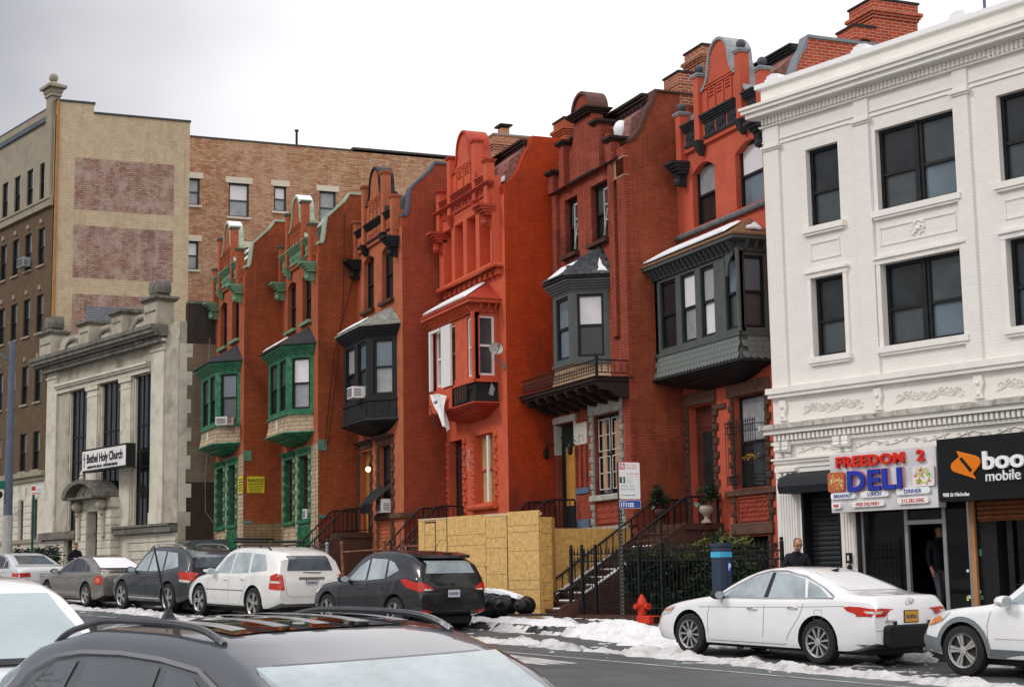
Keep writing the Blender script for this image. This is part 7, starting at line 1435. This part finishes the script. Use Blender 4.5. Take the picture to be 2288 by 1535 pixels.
# ------------------------------------------------------------ people
SKIN = mat('skin', (.42, .22, .14), .5, .08, 9, .05)
def person(name, label, u, v, z, az, coat, trousers, hair, height=1.72, bend=.0, nod=.3, arms='down', balding=False, stride=0, skin=SKIN):
    r = at(name, label, 'person', u, v, z, az); h = height/1.75; V_, E_, Rr = [], [], []
    def vtx(p, ra): V_.append(Vector(p)*h); Rr.append(ra*h); return len(V_)-1
    def lean(p): x, y, zz = p; t = max(0, zz - .95); return (x, y + math.sin(bend)*t, .95 + t*math.cos(bend)) if zz > .95 else p
    pel = vtx((0, 0, .95), .15); sp1 = vtx(lean((0, 0, 1.12)), .145); ch_ = vtx(lean((0, 0, 1.32)), .165); nk = vtx(lean((0, .0, 1.47)), .065); hb_ = vtx(lean((0, .02 + .05*nod, 1.55)), .06); E_ += [(pel, sp1), (sp1, ch_), (ch_, nk), (nk, hb_)]
    for sg in (-1, 1):
        sh = vtx(lean((sg*.19, 0, 1.40)), .075); el = vtx(lean((sg*.27, .02 if arms == 'down' else .10, 1.12)), .055); E_ += [(ch_, sh), (sh, el)]
        wp = (sg*.25, .10, .90) if arms == 'down' else (sg*.06, .28, 1.12 + sg*.04); wr_ = vtx(lean(wp), .035); E_.append((el, wr_)); pa = vtx(lean((wp[0] - sg*.03*(arms != 'down'), wp[1] + .04, wp[2] - (.07 if arms == 'down' else .0))), .034); E_.append((wr_, pa))
        for f in range(4):
            a = vtx(lean((wp[0] + (f-1.5)*.018, wp[1] + .06, wp[2] - (.12 if arms == 'down' else .01) - .0*f)), .0095); b_ = vtx(lean((wp[0] + (f-1.5)*.018, wp[1] + .075 + .0, wp[2] - (.155 + .008*(f in (1, 2)) if arms == 'down' else .04))), .0085); E_ += [(pa, a), (a, b_)]
        t_ = vtx(lean((wp[0] - sg*.035, wp[1] + .07, wp[2] - .07*(arms == 'down'))), .011); E_.append((pa, t_))
        hp = vtx((sg*.095, 0, .88), .095); kn = vtx((sg*.10, .03 + stride*sg*.15, .50), .06); an_ = vtx((sg*.10, stride*sg*.24, .09), .042); to = vtx((sg*.115, .15 + stride*sg*.24, .04), .038); E_ += [(pel, hp), (hp, kn), (kn, an_), (an_, to)]
    me = bpy.data.meshes.new('body'); me.from_pydata(V_, E_, []); o = bpy.data.objects.new('body', me); COL.objects.link(o)
    sk = o.modifiers.new('skin', 'SKIN'); sk.use_smooth_shade = True
    if not me.skin_vertices: me.skin_vertices.new()
    for i, d in enumerate(me.skin_vertices[0].data): d.radius = (Rr[i], Rr[i]*(.78 if i in (0, 1, 2) else 1)); d.use_root = (i == 0)
    sb_ = o.modifiers.new('sub', 'SUBSURF'); sb_.levels = 1; sb_.render_levels = 1
    bpy.context.view_layer.update(); me2 = bpy.data.meshes.new_from_object(o.evaluated_get(bpy.context.evaluated_depsgraph_get())); bpy.data.objects.remove(o)
    for m_ in (coat, trousers, skin, BLACK): me2.materials.append(m_)
    hands = [V_[i] for i, (a) in enumerate(V_) if Rr[i] < .04*h]; nkz = V_[nk]
    for p in me2.polygons:
        c = p.center; zz = c.z/h
        hand = min((c - q).length for q in hands) < .05 and zz > .6 if hands else False
        p.material_index = 3 if zz < .09 else 1 if zz < .86 and not hand else 2 if hand or (c - V_[hb_]).length < .07 or c.z > V_[nk].z + .03 else 0
        p.use_smooth = True
    b = bpy.data.objects.new('body', me2); COL.objects.link(b); b.parent = r
    # head with face
    hc = V_[hb_] + Vector((0, .035 + .03*nod, .085))*h; rot = Matrix.Rotation(-nod, 4, 'X'); mb = MB(); rings = []
    for k in range(11):
        t = k/10; zz = -.125 + .25*t; ww = [.035, .052, .062, .069, .073, .0755, .077, .0765, .070, .052, .012][k]; dd = [.045, .065, .078, .086, .092, .095, .097, .095, .086, .062, .014][k]
        rings.append([(ww*math.cos(a), dd*math.sin(a) + (.012 if k < 4 else 0), zz) for a in [2*math.pi*j/16 for j in range(16)]])
    mb.loft(rings, True, True); mb.loft([[(-.012, .09, .012), (.012, .09, .012)], [(-.017, .118, -.028), (.017, .118, -.028)], [(-.014, .088, -.036), (.014, .088, -.036)]])
    for sg in (-1, 1): mb.ball((sg*.078, -.005, -.005), .02, 6, 1.5)
    def place(q, nm, mt, sm=True): q.v = [tuple(rot @ Vector(p)*h + hc) for p in q.v]; return q.build(nm, mt, r, sm)
    place(mb, 'head', skin); q = MB(); [q.ball((sg*.03, .084, .018), .010, 6) for sg in (-1, 1)]; place(q, 'eyes', DARKIN); q = MB(); q.box(-.025, .025, .083, .093, -.062, -.056); [q.box(sg*.03-.016, sg*.03+.016, .083, .094, .036, .042) for sg in (-1, 1)]; place(q, 'mouth_and_brows', hair if not balding else mat('dark_hair', (.02, .015, .012), .7))
    q = MB(); q.loft([[(1.05*w_*math.cos(a), 1.05*d_*math.sin(a) - (.012), zz) for a in [math.pi*(1.0 + j/10) + (0 if not balding else 0) for j in range(11)]] for zz, w_, d_ in ((-.06, .066, .08), (-.02, .074, .092), (.03, .078, .097), (.07, .076, .094), (.10, .066, .08))]); 
    if not balding: q.loft([[(w_*math.cos(a), w_*1.22*math.sin(a) - .008, zz) for a in [2*math.pi*j/14 for j in range(14)]] for zz, w_ in ((.062, .0795), (.09, .073), (.115, .055), (.132, .012))], True, True)
    place(q, 'hair', hair); q = MB(); q.lathe([(.085*h, 0), (.088*h, .05*h), (.07*h, .055*h)], V_[nk] + Vector((0, 0, -.02)), 12); q.build('collar', coat, r, True)
    return r
JK = mat('navy_jacket', (.010, .012, .018), .7, .3, 12, .3); TR_ = mat('dark_trousers', (.02, .022, .03), .8); HAIR = mat('dark_hair', (.02, .015, .012), .7)
person('person', 'balding man in a dark jacket looking down, behind the white sedan roof', 21.1, 23.3, None, R(165), JK, TR_, HAIR, 1.70, .12, .45, balding=True, stride=.6)
person('person', 'man in a dark jacket with arms folded, standing by the church wall', 54.3, 23.0, None, R(190), JK, TR_, HAIR, 1.60, .25, .2, arms='fold', skin=mat('skin_tan', (.50, .25, .16), .5, .08, 9, .05))
g = o_ + Vector((-SA*-3.42, CA*-3.42, 0)); pr_ = person('person', 'dark jacketed figure in pale grey trousers behind the deli door glass', 0, 0, .95, R(180), JK, mat('grey_trousers', (.12, .13, .16), .8), HAIR, 1.72, 0, .2, stride=.5); pr_.location = (g.x + .75*CA, g.y + .75*SA, .98)

# ------------------------------------------------------------ rubbish bags, snow
tr = at('rubbish_pile', 'heap of black rubbish bags and a blue bag partly under snow on the pavement', 'rubbish bags', 28.75, 21.9); tr.scale = (1, .95, 1.15)
rnd = random.Random(9)
for k, (x, y, r) in enumerate(((0, 0, .30), (.1, .45, .28), (-.1, .85, .30), (.0, -.45, .26), (.25, -.85, .22), (.2, 1.2, .3), (-.1, -1.2, .16))):
    mb = MB(); rings = []
    for i in range(9):
        t = math.pi*i/8; rr = r*math.sin(t); rings.append([(x + (rr + .02)*math.cos(a)*(1 + .22*noise.noise((a*1.6, i*.9, k*3))), y + (rr + .02)*math.sin(a)*1.15*(1 + .22*noise.noise((a*2, i, k*5+9))), .24 - r*.8*math.cos(t)*(1 + .1*noise.noise((a, i*2, k)))) for a in [2*math.pi*j/14 for j in range(14)]])
    mb.loft(rings, True, True); mb.build('blue_bag' if k == 1 else 'rubbish_bag', mat('blue_plastic', (.02, .09, .32), .3, .4, 8, .8) if k == 1 else mat('black_plastic_bag', (.010, .010, .012), .22, .5, 9, 1.0, bscale=14), tr, True)
snow_on(tr, [(.35, 1.4, .38), (.3, .3, .46), (-.25, .4, .52), (-.3, 1.3, .46)], .10, seed=3, jag=.12); snow_on(tr, [(.35, .3, .48), (.38, -1.0, .26), (.0, -.9, .36), (-.1, .1, .50)], .09, seed=4, jag=.1); q = MB(); q.box(-.2, .3, -1.7, -.8, .05, .09); q.build('cardboard', mat('wet_card', (.08, .06, .05), .8), tr)
def fbm(x, y, s, o=4): return noise.fractal(Vector((x*s, y*s, s)), 1.0, 2.0, o)
DSNOW = mat('dirty_snow', (.56, .55, .54), .65, .25, 2.5, 1.0, bscale=16, stain=(.20, .18, .165), stain_amt=.85, stain_scale=2.6)
def snow_field(name, label, u0, u1, v0, v1, hf, du, dv, mt=DSNOW, base=zroad):
    nu, nv = int((u1-u0)/du), int((v1-v0)/dv); idx = {}; vs = []; fs = []; H = np.zeros((nu+1, nv+1))
    for i in range(nu+1):
        for j in range(nv+1): H[i, j] = hf(u0 + i*du, v0 + j*dv)
    for i in range(nu):
        for j in range(nv):
            if H[i:i+2, j:j+2].max() > 0:
                q = []
                for a, b_ in ((i, j), (i+1, j), (i+1, j+1), (i, j+1)):
                    if (a, b_) not in idx:
                        u, v = u0 + a*du, v0 + b_*dv; p = uv(u, v); idx[(a, b_)] = len(vs); vs.append((p.x, p.y, base(u) + (.155 + .02*(v-21))*min(1, max(0, (v-20.72)/.2)) + max(H[a, b_], -.03)))
                    q.append(idx[(a, b_)])
                fs.append(tuple(q))
    mb = MB(); mb.v = vs; mb.f = fs; mb.mi = [0]*len(fs); o = mb.build(name, mt, None, True); return tag(o, label, 'snow', kind='stuff')
def ridge(u, v):
    c = 18.15 + .25*math.sin(u*.35) + .2*fbm(u, 0, .5); a = math.exp(-((v-c)/.32)**2)*(.12 + .08*fbm(u, v, .9)) - .058; f = fbm(u, v, 2.6)*.06 + fbm(u, v, 6.0)*.045
    m_ = .05*fbm(u, v, .7) - .05 if 18.5 < v < 20.95 else -.05
    gap = math.exp(-((v-20.75)/.22)**2)*(.07 + .09*fbm(u+9, v, .7)) - .06
    return max(a + f, m_ + f*.8, gap + f)
snow_field('street_snow', 'dirty ridge of ploughed snow along the parked cars', 9, 50, 17.3, 21.0, ridge, .07, .055)
def bank(u, v):
    k = math.exp(-((u-23.4)/1.15)**2 - ((v-20.85)/.45)**2)*.30 + math.exp(-((u-21.6)/.9)**2 - ((v-20.2)/.5)**2)*.25 + math.exp(-((u-26.2)/1.8)**2 - ((v-21.3)/.3)**2)*.17 + math.exp(-((u-30)/2.2)**2 - ((v-21.25)/.25)**2)*.15 + math.exp(-((u-26.3)/.4)**2 - ((v-22.0)/.3)**2)*.14
    return k - .075 + fbm(u, v, 1.7)*.07 + fbm(u, v, 5)*.035
snow_field('snow_bank', 'white snow bank heaped around the hydrant and sign post', 19.5, 33, 19.3, 22.5, bank, .06, .05, mat('clean_snow', (.78, .78, .79), .6, .1, 3, 1.0, bscale=14, stain=(.40, .38, .36), stain_amt=.6, stain_scale=3))
def walk(u, v): return .07*fbm(u, v, .5) - .085 + .02*fbm(u, v, 3) + (math.exp(-((v-23.0)/.15)**2)*.07)
snow_field('pavement_snow', 'thin patches of snow on the pavement', 22.5, 40, 21.4, 23.6, walk, .1, .07, mat('clean_snow', (.84, .85, .87)))

# ------------------------------------------------------------ bare street tree on the near pavement (seen mirrored in the near car's windows)
bt_ = at('bare_tree', 'bare winter street tree mirrored in the windows of the near car', 'tree', 13.0, -2.5, .4, AV, 'bare street trees along the near pavement')
rnd = random.Random(21); mb = MB()
def limb(p, d, L, r, lv):
    pts = [p]; rr = [r]; q = p.copy(); dd = d.copy()
    for k in range(5): dd = (dd + Vector((rnd.gauss(0, .16), rnd.gauss(0, .16), rnd.gauss(0, .08)))).normalized(); q = q + dd*L/5; pts.append(q.copy()); rr.append(r*(1 - .12*(k+1)))
    mb.tube(pts, rr, 6 if lv < 2 else 4, False)
    if lv < 5:
        for k in range(3 if lv else 5): i = rnd.randint(2, 5); limb(pts[i], (dd + Vector((rnd.gauss(0, .75), rnd.gauss(0, .75), rnd.gauss(.1, .4)))).normalized(), L*rnd.uniform(.6, .8), rr[i]*.6, lv+1)
limb(Vector((0, 0, -.3)), Vector((0, 0, 1)), 4.2, .17, 0); mb.build('branches', mat('bark', (.05, .042, .035), .9, .3, 8, .6), bt_)
for k, (u, v) in enumerate(((31, -2.6), (44, -2.2), (57, -3.0), (71, -2.4), (88, -2.6))):
    c_ = copy_tree(bt_); g = uv(u, v); c_.location = (g.x, g.y, .1 + SL*u); c_.rotation_euler = (0, 0, 1.3 + k*1.7); c_.scale = (1.25,)*3
